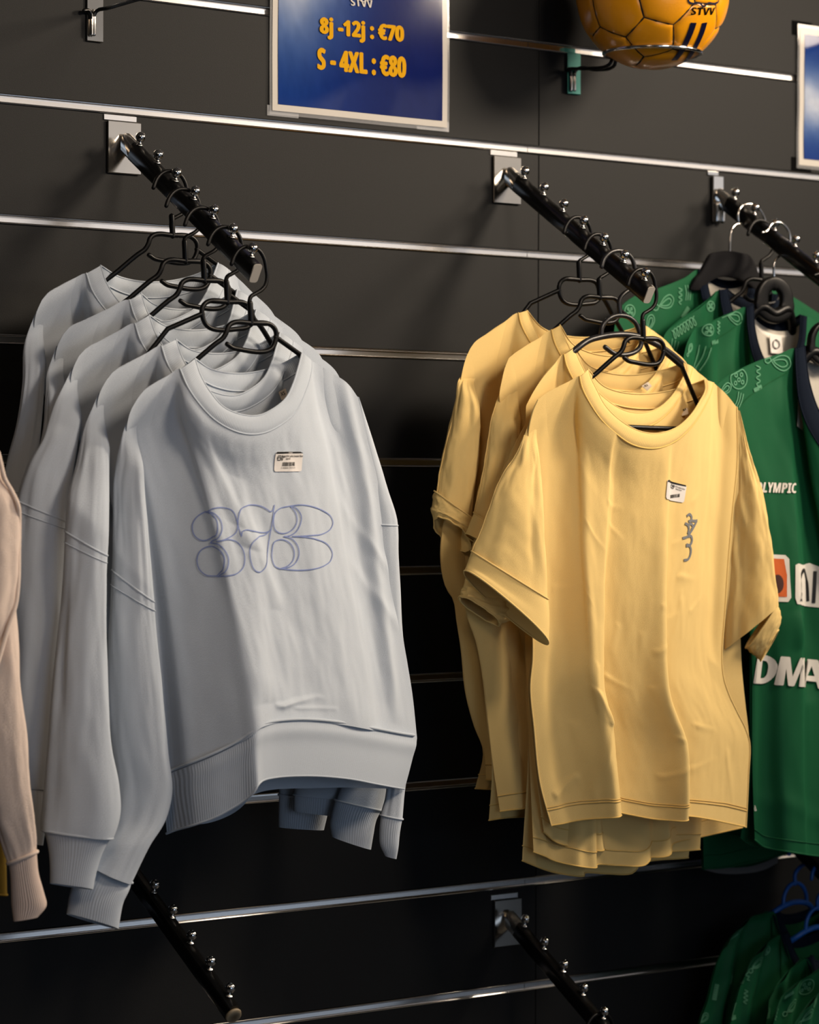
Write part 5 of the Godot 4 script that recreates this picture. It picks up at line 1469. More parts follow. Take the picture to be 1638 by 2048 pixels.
	var sr := tube([Vector3(0.3693, 1.6063, 0.2667), Vector3(0.3709, 1.5771, 0.2633), Vector3(0.3705, 1.5353, 0.26), Vector3(0.3693, 1.4697, 0.2536), Vector3(0.3681, 1.3879, 0.2484), Vector3(0.3667, 1.3396, 0.2461), Vector3(0.365, 1.2963, 0.2451), Vector3(0.3661, 1.2697, 0.2452)], [Vector3(0.3726, 1.6035, 0.2693), Vector3(0.383, 1.5632, 0.2727), Vector3(0.3916, 1.534, 0.276), Vector3(0.407, 1.4797, 0.2824), Vector3(0.4198, 1.4028, 0.2876), Vector3(0.4246, 1.3643, 0.2899), Vector3(0.4258, 1.3427, 0.2909), Vector3(0.4269, 1.3314, 0.2908)], 60, 56, 0.38, 0.0, wrinkles(73, 0.06), 0.003, 0.25, [[0.3, 0.3, 0.98, 0.05, 0.003], [0.18, 0.5, 0.99, 0.04, -0.003]])
	part("sleeve", grid_mesh(sr, true), mats.tee, t)
	var cr := tube([Vector3(0.4, 1.2718, 0.2551), Vector3(0.4074, 1.266, 0.2555), Vector3(0.4171, 1.2594, 0.2576), Vector3(0.4236, 1.2545, 0.2609)], [Vector3(0.4348, 1.3351, 0.2809), Vector3(0.4411, 1.3237, 0.2805), Vector3(0.4452, 1.3095, 0.2784), Vector3(0.4428, 1.2953, 0.2751)], 14, 48, 0.55, 0.006, wrinkles(74, 0.08), 0.002, 0.0)
	part("cuff", grid_mesh(cr, true), mats.tee, t)
	part("cuff_edge", joined_mesh([cord_mesh(row(cr, 0.0, 0.0004), 0.0012, 6), cord_mesh(row(cr, 1.0, 0.0), 0.0012, 6)]), mats.tee, t)
	# print: a small number turned on its side
	part("printed_number", print_lines(front, [
		[Vector3(0.2462, 1.4581, 0.2974), Vector3(0.2519, 1.4605, 0.2966), Vector3(0.2568, 1.4565, 0.2953), Vector3(0.2554, 1.452, 0.2955), Vector3(0.2499, 1.4511, 0.2967)], [Vector3(0.2552, 1.4523, 0.2956), Vector3(0.2622, 1.4513, 0.2942), Vector3(0.2709, 1.4519, 0.2916)], [Vector3(0.2428, 1.4483, 0.2973), Vector3(0.2482, 1.4463, 0.2967), Vector3(0.2514, 1.4415, 0.2961), Vector3(0.2498, 1.4339, 0.2959)],
		[Vector3(0.2694, 1.4512, 0.2921), Vector3(0.2633, 1.4446, 0.2938), Vector3(0.256, 1.437, 0.2949), Vector3(0.2489, 1.4304, 0.296), Vector3(0.239, 1.4279, 0.297)], [Vector3(0.2482, 1.4457, 0.2967), Vector3(0.256, 1.4474, 0.2953), Vector3(0.2598, 1.444, 0.2945), Vector3(0.2569, 1.4386, 0.2949)], [Vector3(0.25, 1.4304, 0.2958), Vector3(0.2565, 1.4306, 0.2947), Vector3(0.2592, 1.4255, 0.2938), Vector3(0.2565, 1.4198, 0.294), Vector3(0.2468, 1.417, 0.2956)],
		[Vector3(0.2467, 1.4196, 0.2957), Vector3(0.254, 1.4176, 0.2943), Vector3(0.2576, 1.4127, 0.2933), Vector3(0.2567, 1.4047, 0.293), Vector3(0.2521, 1.3994, 0.2938), Vector3(0.243, 1.3981, 0.2951)]], 0.0037), mats.tee_print, t)
	var stick := part("price_sticker", print_polygon(front, [Vector3(0.1942, 1.5062, 0.3146), Vector3(0.196, 1.5075, 0.3146), Vector3(0.24, 1.5002, 0.3007), Vector3(0.2421, 1.4982, 0.3004), Vector3(0.2382, 1.4779, 0.2997), Vector3(0.2355, 1.4765, 0.2998), Vector3(0.1949, 1.4813, 0.313), Vector3(0.1929, 1.484, 0.3132)], 0.0012), mats.sticker, t)
	part("header", print_polygon(front, [Vector3(0.1943, 1.5048, 0.3145), Vector3(0.196, 1.5075, 0.3146), Vector3(0.24, 1.5002, 0.3007), Vector3(0.2411, 1.4982, 0.3005)], 0.0016), mats.print_black, stick)
	part("price_text", joined_mesh([letters("€25", Vector3(0.2159, 1.4948, 0.302) + Vector3(-0.0088, 0.0016, 0), Vector3(0.2159, 1.4948, 0.302), 0.0056, "Droid Sans", true, 0.0, front, 0.0018), letters("00", Vector3(0.2149, 1.4981, 0.3026), Vector3(0.2184, 1.4975, 0.3017), 0.0022, "Droid Sans", true, 0.0, front, 0.0018), letters("STVV Ladies T-Shirt", Vector3(0.2198, 1.4975, 0.3016), Vector3(0.2385, 1.4934, 0.3004), 0.0020, "Droid Sans", true, 0.0, front, 0.0018), letters("Yellow Size M", Vector3(0.2202, 1.4944, 0.3012), Vector3(0.232, 1.4919, 0.3004), 0.0019, "Droid Sans", true, 0.0, front, 0.0018)]), mats.print_black, stick)
	part("barcode", barcode(front, Vector3(0.2077, 1.4822, 0.3049), Vector3(0.2297, 1.484, 0.3), 0.0046), mats.print_black, stick)
	var tg := part("size_label", quad([Vector3(0.2725, 1.6026, 0.256), Vector3(0.2819, 1.6061, 0.26), Vector3(0.2763, 1.5976, 0.268), Vector3(0.268, 1.5948, 0.264)]), mats.tag, t)
	part("size_text", letters("M", Vector3(0.2721, 1.6018, 0.2625), Vector3(0.2763, 1.6032, 0.263), 0.003, "Droid Sans", true, 0.0), mats.print_black, tg)
	var hg := wire_hanger("black wire-shaped hanger inside the frontmost yellow t-shirt", Vector3(0.1708, 1.7827, 0.288), "hanger", "black wire-shaped hangers", false, 0.0, -0.001)
	part("trouser_bar", cord_mesh([Vector3(0.1032, 1.5784, 0.282), Vector3(0.1927, 1.577, 0.282), Vector3(0.2802, 1.5762, 0.282)], 0.0034, 10), mats.black_plastic, hg)

	# ---- three behind
	var labels := ["rearmost yellow t-shirt, its rolled left cuff level with the bottom of the number print", "second yellow t-shirt from the wall, just in front of the rearmost one", "third yellow t-shirt from the wall, hanging on the dark grey plastic hanger"]
	var col_l: Array = [Vector3(0.0602, 1.7324, 0.163), Vector3(0.0832, 1.7085, 0.205), Vector3(0.0688, 1.6736, 0.248)]
	var in_l: Array = [Vector3(0.0784, 1.7367, 0.159), Vector3(0.1016, 1.7161, 0.201), Vector3(0.0906, 1.6844, 0.244)]
	var col_r: Array = [Vector3(0.2999, 1.7187, 0.163), Vector3(0.3042, 1.6878, 0.205), Vector3(0.3021, 1.6627, 0.248)]
	var in_r: Array = [Vector3(0.2902, 1.7248, 0.159), Vector3(0.2918, 1.6938, 0.201), Vector3(0.2898, 1.6687, 0.244)]
	var shls: Array = [[Vector3(-0.022, 1.6812, 0.161), Vector3(-0.0135, 1.6908, 0.161), Vector3(0.008, 1.7029, 0.161), Vector3(0.0365, 1.7188, 0.161)], [Vector3(0.011, 1.6687, 0.203), Vector3(0.0214, 1.6757, 0.203), Vector3(0.0404, 1.6856, 0.203), Vector3(0.0648, 1.6978, 0.203)], [Vector3(0.0051, 1.6038, 0.246), Vector3(0.017, 1.6219, 0.246), Vector3(0.0359, 1.6441, 0.246), Vector3(0.0549, 1.6613, 0.246)]]
	var shrs: Array = [[Vector3(0.3159, 1.713, 0.161), Vector3(0.3399, 1.6983, 0.161), Vector3(0.3514, 1.6859, 0.161)], [Vector3(0.3164, 1.6834, 0.203), Vector3(0.3317, 1.6726, 0.203), Vector3(0.3432, 1.6582, 0.203)], [Vector3(0.3163, 1.6555, 0.246), Vector3(0.3325, 1.6462, 0.246), Vector3(0.3488, 1.6313, 0.246)]]
	var lefts: Array = [[Vector3(-0.022, 1.6812, 0.161), Vector3(-0.028, 1.669, 0.16), Vector3(-0.0323, 1.6516, 0.158), Vector3(-0.034, 1.6342, 0.156), Vector3(-0.0266, 1.6064, 0.15), Vector3(-0.0265, 1.5663, 0.148), Vector3(-0.0365, 1.5193, 0.15), Vector3(-0.0529, 1.4792, 0.156), Vector3(-0.0646, 1.4333, 0.156), Vector3(-0.0661, 1.398, 0.156), Vector3(-0.0566, 1.3619, 0.156), Vector3(-0.0438, 1.3456, 0.156), Vector3(-0.0386, 1.3188, 0.156), Vector3(-0.0308, 1.2804, 0.156), Vector3(-0.0228, 1.2218, 0.156), Vector3(-0.0071, 1.1748, 0.156), Vector3(0.0085, 1.1409, 0.156), Vector3(0.0122, 1.1016, 0.156)], [Vector3(0.011, 1.6687, 0.203), Vector3(0.005, 1.6559, 0.202), Vector3(0.0016, 1.6392, 0.2), Vector3(-0.001, 1.6206, 0.198), Vector3(0.0066, 1.5929, 0.192), Vector3(-0.0001, 1.5394, 0.19), Vector3(-0.0236, 1.4794, 0.194), Vector3(-0.0503, 1.4001, 0.198), Vector3(-0.0602, 1.354, 0.198), Vector3(-0.0533, 1.3242, 0.198), Vector3(-0.0396, 1.294, 0.198), Vector3(-0.0284, 1.2505, 0.198), Vector3(-0.0187, 1.1849, 0.198), Vector3(-0.0099, 1.1259, 0.198), Vector3(0.0025, 1.063, 0.198)], [Vector3(0.0067, 1.6038, 0.244), Vector3(0.0053, 1.5457, 0.244), Vector3(0.0059, 1.4136, 0.244), Vector3(0.0083, 1.2814, 0.244), Vector3(0.0141, 1.1487, 0.244), Vector3(0.0225, 1.0122, 0.244)]]
	var hems: Array = [[Vector3(0.0122, 1.1016, 0.156), Vector3(0.0379, 1.0995, 0.165), Vector3(0.1149, 1.0923, 0.168), Vector3(0.2082, 1.0849, 0.165), Vector3(0.3384, 1.0747, 0.156)], [Vector3(0.0025, 1.063, 0.198), Vector3(0.0169, 1.067, 0.215), Vector3(0.0494, 1.0671, 0.225), Vector3(0.1465, 1.0562, 0.215), Vector3(0.2655, 1.0417, 0.205), Vector3(0.367, 1.0306, 0.198)], [Vector3(0.0258, 1.0116, 0.24), Vector3(0.0696, 0.9944, 0.248), Vector3(0.1016, 0.9873, 0.262), Vector3(0.1123, 0.9862, 0.266), Vector3(0.1298, 0.9878, 0.25), Vector3(0.1739, 0.9825, 0.246), Vector3(0.2104, 0.9814, 0.256), Vector3(0.2177, 0.9856, 0.256), Vector3(0.2359, 0.9909, 0.242), Vector3(0.3277, 0.992, 0.24)]]
	for k in 3:
		var d := STEP * (k - 3)
		var tt := thing("t_shirt", labels[k], "t-shirt", group, Vector3(0.1598, 1.6542, 0.288) + d)
		var rr: Array = [shrs[k][2]]
		var hm: Array = hems[k]
		var last: Vector3 = hm[hm.size() - 1]
		rr.append(rr[0].lerp(last, 0.3) + Vector3(0.01, 0, 0))
		rr.append(rr[0].lerp(last, 0.7) + Vector3(0.005, 0, 0))
		rr.append(last)
		var bh := moved(hm, Vector3(0.0, -0.014, -0.022))
		var dk := {"shl": shls[k], "co": refit(moved(co, d), col_l[k], col_r[k]), "shr": shrs[k], "ci": refit(moved(ci, d), in_l[k], in_r[k]), "bo": refit(moved(bo, d), col_l[k] + Vector3(0.002, 0, -0.006), col_r[k] + Vector3(0, 0, -0.006)), "bi": refit(moved(bi, d), in_l[k], in_r[k]), "left": lefts[k], "right": rr, "seam": hm, "mat": mats.tee, "rib": mats.tee_rib, "seam_mat": mats.tee_thread, "nu": 110, "nv": 120,
			"noise": wrinkles(81 + k, 0.07), "namp": 0.0015, "nstretch": Vector2(0.8, 0.45), "folds": [[0.12, 0.1, 0.12, 0.9, 0.05, 0.05, -0.003, -0.006], [0.05, 0.3, 0.05, 0.95, 0.03, 0.03, 0.002, 0.004], [0.2, 0.5, 0.2, 0.98, 0.03, 0.03, 0.002, 0.006]], "back_hem": bh, "back_folds": [[0.5, 0.2, 0.5, 0.9, 0.5, 0.5, -0.003, -0.006]]}
		var p2 := garment_body(tt, dk)
		part("hem_stitching", joined_mesh([cord_mesh(row(p2[0], 0.965, 0.0006), 0.0007, 5), cord_mesh(row(p2[0], 0.999, 0.0), 0.0011, 6), cord_mesh(row(p2[1], 0.965, -0.0006), 0.0011, 5), cord_mesh(row(p2[1], 0.999, 0.0), 0.0011, 6)]), mats.tee_thread, tt)
		var s1: Dictionary
		var c1: Dictionary
		if k == 0:
			s1 = tube([Vector3(-0.0172, 1.6644, 0.1475), Vector3(-0.0193, 1.6523, 0.1449), Vector3(-0.0369, 1.6354, 0.1575), Vector3(-0.0437, 1.6053, 0.1544), Vector3(-0.0505, 1.5726, 0.1524), Vector3(-0.0606, 1.5338, 0.1504), Vector3(-0.0669, 1.5011, 0.15), Vector3(-0.0712, 1.4885, 0.1501)], [Vector3(-0.0028, 1.6658, 0.1585), Vector3(-0.0033, 1.6483, 0.1571), Vector3(-0.0173, 1.6295, 0.1725), Vector3(-0.0162, 1.5994, 0.1756), Vector3(-0.0176, 1.566, 0.1776), Vector3(-0.0225, 1.5226, 0.1796), Vector3(-0.0278, 1.486, 0.18), Vector3(-0.0327, 1.4554, 0.1799)], 60, 56, 0.5, 0.0, wrinkles(91, 0.035), 0.003, 0.3, [[0.22, 0.2, 0.98, 0.05, 0.002]])
			c1 = tube([Vector3(-0.0716, 1.4911, 0.1485), Vector3(-0.0743, 1.4758, 0.1477), Vector3(-0.0759, 1.4625, 0.1477), Vector3(-0.0734, 1.4486, 0.1499)], [Vector3(-0.0289, 1.4527, 0.1815), Vector3(-0.0294, 1.4421, 0.1823), Vector3(-0.0311, 1.4314, 0.1823), Vector3(-0.0343, 1.4195, 0.1801)], 16, 56, 0.55, 0.016, wrinkles(92, 0.06), 0.003, 0.0)
		elif k == 1:
			s1 = tube([Vector3(0.0168, 1.6533, 0.1897), Vector3(0.0147, 1.6426, 0.1861), Vector3(0.0041, 1.6149, 0.1886), Vector3(-0.0142, 1.5857, 0.1987), Vector3(-0.0206, 1.5498, 0.1982), Vector3(-0.0286, 1.5159, 0.1978), Vector3(-0.0393, 1.4788, 0.1976), Vector3(-0.0439, 1.4616, 0.1982)], [Vector3(0.0306, 1.6547, 0.2003), Vector3(0.0327, 1.6387, 0.1999), Vector3(0.0285, 1.6063, 0.2074), Vector3(0.0153, 1.5759, 0.2213), Vector3(0.01, 1.536, 0.2218), Vector3(0.003, 1.4995, 0.2222), Vector3(-0.0073, 1.4564, 0.2224), Vector3(-0.0135, 1.4359, 0.2218)], 60, 56, 0.45, 0.0, wrinkles(93, 0.035), 0.003)
			c1 = tube([Vector3(-0.0436, 1.4629, 0.1978), Vector3(-0.048, 1.453, 0.197), Vector3(-0.0561, 1.4345, 0.1956)], [Vector3(-0.0122, 1.4359, 0.2222), Vector3(-0.0145, 1.4254, 0.223), Vector3(-0.0189, 1.4069, 0.2244)], 14, 56, 0.5, 0.004, null, 0.0, 0.0)
		else:
			s1 = tube([Vector3(0.0126, 1.587, 0.2308), Vector3(-0.0005, 1.5656, 0.2301), Vector3(-0.0135, 1.5239, 0.2233), Vector3(-0.0291, 1.473, 0.2187), Vector3(-0.047, 1.4268, 0.2148), Vector3(-0.066, 1.383, 0.2137)], [Vector3(0.0263, 1.5884, 0.2412), Vector3(0.0174, 1.5591, 0.2439), Vector3(0.0169, 1.5128, 0.2467), Vector3(0.0134, 1.4533, 0.2513), Vector3(0.0053, 1.3941, 0.2552), Vector3(-0.0108, 1.3451, 0.2563)], 50, 56, 0.42, 0.0, wrinkles(95, 0.035), 0.003)
			c1 = tube([Vector3(-0.0661, 1.3829, 0.2127), Vector3(-0.0731, 1.3679, 0.2121), Vector3(-0.0842, 1.3513, 0.2187)], [Vector3(-0.0082, 1.3451, 0.2573), Vector3(-0.0137, 1.3314, 0.2579), Vector3(-0.0421, 1.3175, 0.2513)], 14, 56, 0.5, 0.008, wrinkles(96, 0.06), 0.003, 0.0)
		settle(s1, p2[0], 0.34)
		part("sleeve", grid_mesh(s1, true), mats.tee, tt)
		part("cuff", grid_mesh(c1, true), mats.tee, tt)
		part("cuff_edge", joined_mesh([cord_mesh(row(c1, 0.0, 0.0004), 0.0012, 6), cord_mesh(row(c1, 1.0, 0.0), 0.0012, 6), cord_mesh(col(s1, 0.03, 0.0004, 0.15, 1.0), 0.0008, 5)]), mats.tee, tt)
		if k == 2:
			var tg2 := part("size_label", quad([Vector3(0.2194, 1.6355, 0.235), Vector3(0.2295, 1.6412, 0.237), Vector3(0.2314, 1.6356, 0.243), Vector3(0.225, 1.6287, 0.241)]), mats.tag, tt)
			part("size_text", letters("XL", Vector3(0.2208, 1.6341, 0.2395), Vector3(0.2273, 1.6362, 0.2405), 0.003, "Droid Sans", true, 0.0), mats.print_black, tg2)
	wire_hanger("black wire-shaped hanger with closed left loop inside the rearmost yellow t-shirt", Vector3(0.1708, 1.7827, 0.288) + STEP * -3 + Vector3(-0.004, 0, 0), "hanger", "black wire-shaped hangers", true, 0.0, 0.006)
	wire_hanger("black wire-shaped hanger inside the second yellow t-shirt from the wall", Vector3(0.1708, 1.7827, 0.288) + STEP * -2 + Vector3(-0.004, 0, 0), "hanger", "black wire-shaped hangers", false, 0.0, 0.006)
	arch_hanger("dark grey plastic hanger with an arched top inside the third yellow t-shirt", mats.grey_plastic, Vector3.ZERO)

func arch_hanger(label: String, mat: Material, d: Vector3) -> void:
	var t := thing("hanger", label, "hanger", "", Vector3(0.1721, 1.8081, 0.246) + d)
	part("hook", cord_mesh(moved(wire([Vector3(0.1363, 1.7935, 0.246), Vector3(0.1407, 1.8045, 0.246), Vector3(0.1505, 1.8131, 0.246), Vector3(0.1658, 1.8173, 0.246), Vector3(0.1802, 1.8153, 0.246), Vector3(0.1912, 1.8071, 0.246), Vector3(0.1967, 1.7938, 0.246), Vector3(0.1986, 1.7816, 0.246), Vector3(0.1941, 1.7706, 0.246), Vector3(0.186, 1.7648, 0.246), Vector3(0.176, 1.7589, 0.246), Vector3(0.1697, 1.7525, 0.246), Vector3(0.168, 1.7423, 0.246), Vector3(0.1707, 1.7289, 0.246)], 70), d), 0.0030, 10), mat, t)
	part("arch", cord_mesh(moved(wire([Vector3(0.1359, 1.6999, 0.246), Vector3(0.1376, 1.7121, 0.246), Vector3(0.1447, 1.7211, 0.246), Vector3(0.1572, 1.7277, 0.246), Vector3(0.1726, 1.7296, 0.246), Vector3(0.1862, 1.7274, 0.246), Vector3(0.1971, 1.7211, 0.246), Vector3(0.2026, 1.7131, 0.246), Vector3(0.2073, 1.7003, 0.246), Vector3(0.2082, 1.6908, 0.246), Vector3(0.201, 1.6831, 0.246), Vector3(0.1882, 1.678, 0.246), Vector3(0.1737, 1.6762, 0.246), Vector3(0.1593, 1.6778, 0.246), Vector3(0.1485, 1.6828, 0.246), Vector3(0.1431, 1.686, 0.246)], 80), d), 0.0034, 10), mat, t)
	part("shoulder_bar", cord_mesh(moved(wire([Vector3(0.0652, 1.6519, 0.236), Vector3(0.0757, 1.6667, 0.24), Vector3(0.0872, 1.6782, 0.246), Vector3(0.1119, 1.6931, 0.246), Vector3(0.1385, 1.7, 0.246), Vector3(0.1745, 1.704, 0.246), Vector3(0.2045, 1.7016, 0.246), Vector3(0.2385, 1.6918, 0.246), Vector3(0.2748, 1.6766, 0.242), Vector3(0.3134, 1.653, 0.236)], 80), d), 0.0044, 10), mat, t)

func motif(kind: int, c: Vector3, size: float, turn: float) -> Array:
	# pale line drawings printed on the jersey shoulders
	var out := []
	var put := func(list: Array) -> Array:
		var r := []
		for q in list:
			var v: Vector2 = Vector2(q[0], q[1]).rotated(turn) * size
			r.append(c + Vector3(v.x, v.y, 0))
		return r
	if kind == 0:      # knotted loop
		out.append(put.call([[-0.55, 0], [-0.75, 0.18], [-1.0, 0.12], [-1.0, -0.14], [-0.76, -0.2], [-0.55, 0]]))
		out.append(put.call([[-0.55, 0], [0.1, 0.42], [0.7, 0.45], [0.95, 0.1], [0.6, -0.3], [-0.1, -0.25], [-0.55, 0]]))
		out.append(put.call([[-0.4, 0.02], [0.15, 0.22], [0.55, 0.24], [0.7, 0.06], [0.45, -0.13], [0, -0.12], [-0.4, 0.02]]))
	elif kind == 1:    # round with small rounds inside
		var r1 := []
		for k in 17:
			var a := TAU * k / 16
			r1.append([cos(a), sin(a) * 0.9])
		out.append(put.call(r1))
		for q in [[0.3, 0.35], [-0.35, 0.3], [0.0, -0.1], [0.45, -0.3], [-0.4, -0.4]]:
			var r2 := []
			for k in 9:
				var a := TAU * k / 8
				r2.append([q[0] + 0.16 * cos(a), q[1] + 0.16 * sin(a)])
			out.append(put.call(r2))
	elif kind == 2:    # zigzag
		out.append(put.call([[-0.3, 1], [0.3, 0.75], [-0.25, 0.45], [0.3, 0.15], [-0.25, -0.15], [0.3, -0.45], [-0.2, -0.75], [0.2, -1]]))
	elif kind == 3:    # running loops
		var r3 := []
		for k in 49:
			var u := k / 48.0
			r3.append([-1.0 + 2.0 * u + 0.14 * sin(u * 44), 0.3 * cos(u * 44)])
		out.append(put.call(r3))
	else:              # three strokes
		for k in 3:
			out.append(put.call([[-0.3 + k * 0.3, -0.8], [-0.15 + k * 0.3, 0.0], [-0.25 + k * 0.35, 0.8]]))
	return out

func jersey(c: Dictionary) -> Array:
	var t := thing("jersey", c.label, "jersey", c.group, c.at)
	var nu: int = c.get("nu", 90)
	var nv: int = c.get("nv", 100)
	var front := coons(c.shl + c.co + c.shr, c.hem, c.left, c.right, nu, nv, c.get("folds", []), wrinkles(c.get("seed", 3), 0.05), c.get("namp", 0.002), Vector2(1, 0.4))
	part("front_panel", grid_mesh(front), c.get("mat", mats.jersey), t)
	var back := coons(c.shl + c.bo + c.shr, c.get("back_hem", moved(c.hem, Vector3(0, 0, -0.025))), c.left, c.right, nu / 2, nv / 2, [[0.5, 0.2, 0.5, 0.95, 0.5, 0.5, -0.008, -0.014], [0.16, 0.10, 0.16, 0.9, 0.10, 0.2, -0.008, -0.014]])
	part("back_panel", grid_mesh(back, false, true), mats.jersey, t)
	part("neck_lining", grid_mesh(band(moved(c.bo, Vector3(0, 0, 0.002)), moved(c.bo, Vector3(0, -0.11, 0.004)), 30, 12, 0.002, Vector3(0, 0, 1))), c.get("lining", mats.jersey_white), t)
	part("collar", grid_mesh(band(c.ci, c.co, 60, 7, 0.003, Vector3(0, 0.1, 1), 0.8)), mats.navy, t)
	part("back_collar", grid_mesh(band(c.bi, c.bo, 40, 5, 0.0018, Vector3(0, 0, 1), 0.8)), mats.navy, t)
	part("collar_edge", joined_mesh([cord_mesh(wire(c.ci, 60), 0.0013, 6), cord_mesh(wire(c.co, 60), 0.0012, 6), cord_mesh(wire(c.bi, 40), 0.0013, 6)]), mats.navy, t)
	part("hem_edge", joined_mesh([cord_mesh(row(front, 0.999, 0.0), 0.0014, 6), cord_mesh(row(front, 0.975, 0.0005), 0.0009, 6)]), mats.jersey, t)
	if c.has("motifs"):
		var st := []
		for m in c.motifs:
			st.append_array(motif(m[0], m[1], m[2], m[3]))
		part("printed_drawings", print_lines(front, st, c.get("line", 0.0016), 0.0012, true, 5), mats.jersey_line, t)
	if c.has("yoke"):
		part("yoke_seam", print_lines(front, [c.yoke], 0.0016, 0.0012), mats.jersey_dark, t)
	return [t, front]

func neck(cl: Vector3, cr: Vector3, depth: float, dz: float, v := false) -> Array:
	# a neckline hanging between two points
	var out := []
	for k in 13:
		var u := k / 12.0
		var h: float = sin(PI * u)
		h = pow(h, 0.75) if not v else pow(h, 0.95)
		out.append(cl.lerp(cr, u) + Vector3(0, -depth * h, dz * h))
	return out

func build_jerseys() -> void:
	var g1 := "large green jerseys on the narrow chrome bracket"
	# front jersey
	var co: Array = [Vector3(0.4969, 1.695, 0.252), Vector3(0.493, 1.6627, 0.258), Vector3(0.4953, 1.6215, 0.262), Vector3(0.5055, 1.5896, 0.266), Vector3(0.5297, 1.5558, 0.27), Vector3(0.5603, 1.5296, 0.272), Vector3(0.594, 1.5356, 0.272), Vector3(0.629, 1.5662, 0.268), Vector3(0.6527, 1.6102, 0.262), Vector3(0.6651, 1.6543, 0.256), Vector3(0.6702, 1.6896, 0.25)]
	var ci: Array = [Vector3(0.5179, 1.6993, 0.25), Vector3(0.516, 1.6827, 0.254), Vector3(0.5192, 1.6434, 0.26), Vector3(0.5345, 1.6051, 0.264), Vector3(0.5621, 1.574, 0.268), Vector3(0.5927, 1.5788, 0.268), Vector3(0.6194, 1.6095, 0.264), Vector3(0.6411, 1.6464, 0.257), Vector3(0.6523, 1.6935, 0.248)]
	var bo: Array = [Vector3(0.5039, 1.6947, 0.246), Vector3(0.5494, 1.6795, 0.23), Vector3(0.6089, 1.672, 0.222), Vector3(0.6568, 1.6754, 0.226), Vector3(0.6755, 1.6892, 0.244)]
	var bi: Array = [Vector3(0.5219, 1.6996, 0.246), Vector3(0.5717, 1.6925, 0.228), Vector3(0.6108, 1.6917, 0.222), Vector3(0.6409, 1.6939, 0.226), Vector3(0.6565, 1.6938, 0.244)]
	var r := jersey({"label": "frontmost large green jersey with white sponsor lettering and a navy neckband", "group": g1, "at": Vector3(0.5819, 1.6956, 0.25), "nu": 150, "nv": 170, "seed": 101, "dump": "jersey",
		"shl": [Vector3(0.3128, 1.5973, 0.244), Vector3(0.3165, 1.618, 0.25), Vector3(0.3525, 1.6439, 0.25), Vector3(0.3899, 1.6609, 0.25), Vector3(0.4297, 1.6753, 0.25), Vector3(0.4691, 1.6864, 0.25)], "shr": [Vector3(0.7073, 1.679, 0.248), Vector3(0.7719, 1.6535, 0.248), Vector3(0.8267, 1.6286, 0.248), Vector3(0.8602, 1.5918, 0.248)], "co": co, "ci": ci, "bo": bo, "bi": bi,
		"left": [Vector3(0.3128, 1.5973, 0.244), Vector3(0.3552, 1.5074, 0.238), Vector3(0.3991, 1.4089, 0.233), Vector3(0.428, 1.3165, 0.23), Vector3(0.4382, 1.2523, 0.228), Vector3(0.4416, 1.181, 0.226), Vector3(0.444, 1.0954, 0.225), Vector3(0.4496, 0.9947, 0.225)], "right": [Vector3(0.8602, 1.5918, 0.248), Vector3(0.8645, 1.479, 0.24), Vector3(0.8774, 1.2526, 0.24), Vector3(0.8965, 0.9564, 0.24)],
		"hem": [Vector3(0.4496, 0.9947, 0.225), Vector3(0.4656, 0.9841, 0.23), Vector3(0.4775, 0.9804, 0.238), Vector3(0.4885, 0.978, 0.25), Vector3(0.5176, 0.9725, 0.246), Vector3(0.5623, 0.9648, 0.24), Vector3(0.621, 0.9601, 0.245), Vector3(0.6997, 0.9589, 0.25), Vector3(0.7968, 0.9564, 0.24), Vector3(0.8965, 0.9564, 0.24)],
		"folds": [[0.262, 0.14, 0.168, 0.5, 0.05, 0.018, 0.005, 0.012], [0.165, 0.60, 0.165, 0.97, 0.05, 0.02, 0.010, 0.006], [0.31, 0.2, 0.215, 0.6, 0.022, 0.05, -0.004, -0.009], [0.06, 0.2, 0.05, 0.95, 0.04, 0.05, -0.003, -0.006], [0.38, 0.45, 0.30, 0.9, 0.02, 0.03, 0.004, 0.003], [0.1, 0.9, 0.5, 0.97, 0.02, 0.02, 0.002, 0.003]],
		"yoke": [Vector3(0.4851, 1.661, 0.262), Vector3(0.4574, 1.6489, 0.262), Vector3(0.4261, 1.6341, 0.262), Vector3(0.4037, 1.621, 0.262), Vector3(0.3864, 1.6053, 0.262), Vector3(0.3779, 1.5842, 0.262)], "motifs": [[0, Vector3(0.4651, 1.6739, 0.26), 0.026, -0.2], [1, Vector3(0.3881, 1.6495, 0.255), 0.016, 0.0], [2, Vector3(0.426, 1.6539, 0.258), 0.015, 0.0], [0, Vector3(0.3603, 1.6315, 0.25), 0.016, 0.5], [4, Vector3(0.3883, 1.6195, 0.25), 0.014, -0.3], [3, Vector3(0.4261, 1.6365, 0.25), 0.008, 0.4]]})
	var t: Node3D = r[0]
	var f: Dictionary = r[1]
	part("printed_word", letters("OLYMPIC", Vector3(0.4258, 1.4907, 0.2432), Vector3(0.5013, 1.4893, 0.2489), 0.0140, "Droid Sans", true, 0.0, f, 0.0016, 0.15, 0.0004), mats.print_white, t)
	var bd := part("sponsor_badge", print_polygon(f, [Vector3(0.4434, 1.3958, 0.2379), Vector3(0.4465, 1.4029, 0.2406), Vector3(0.4825, 1.4012, 0.2484), Vector3(0.4884, 1.3954, 0.2505), Vector3(0.4913, 1.3406, 0.2519), Vector3(0.4867, 1.3343, 0.2505), Vector3(0.4555, 1.3359, 0.2359), Vector3(0.4509, 1.3402, 0.2346)], 0.0012, 0.005), mats.print_white, t)
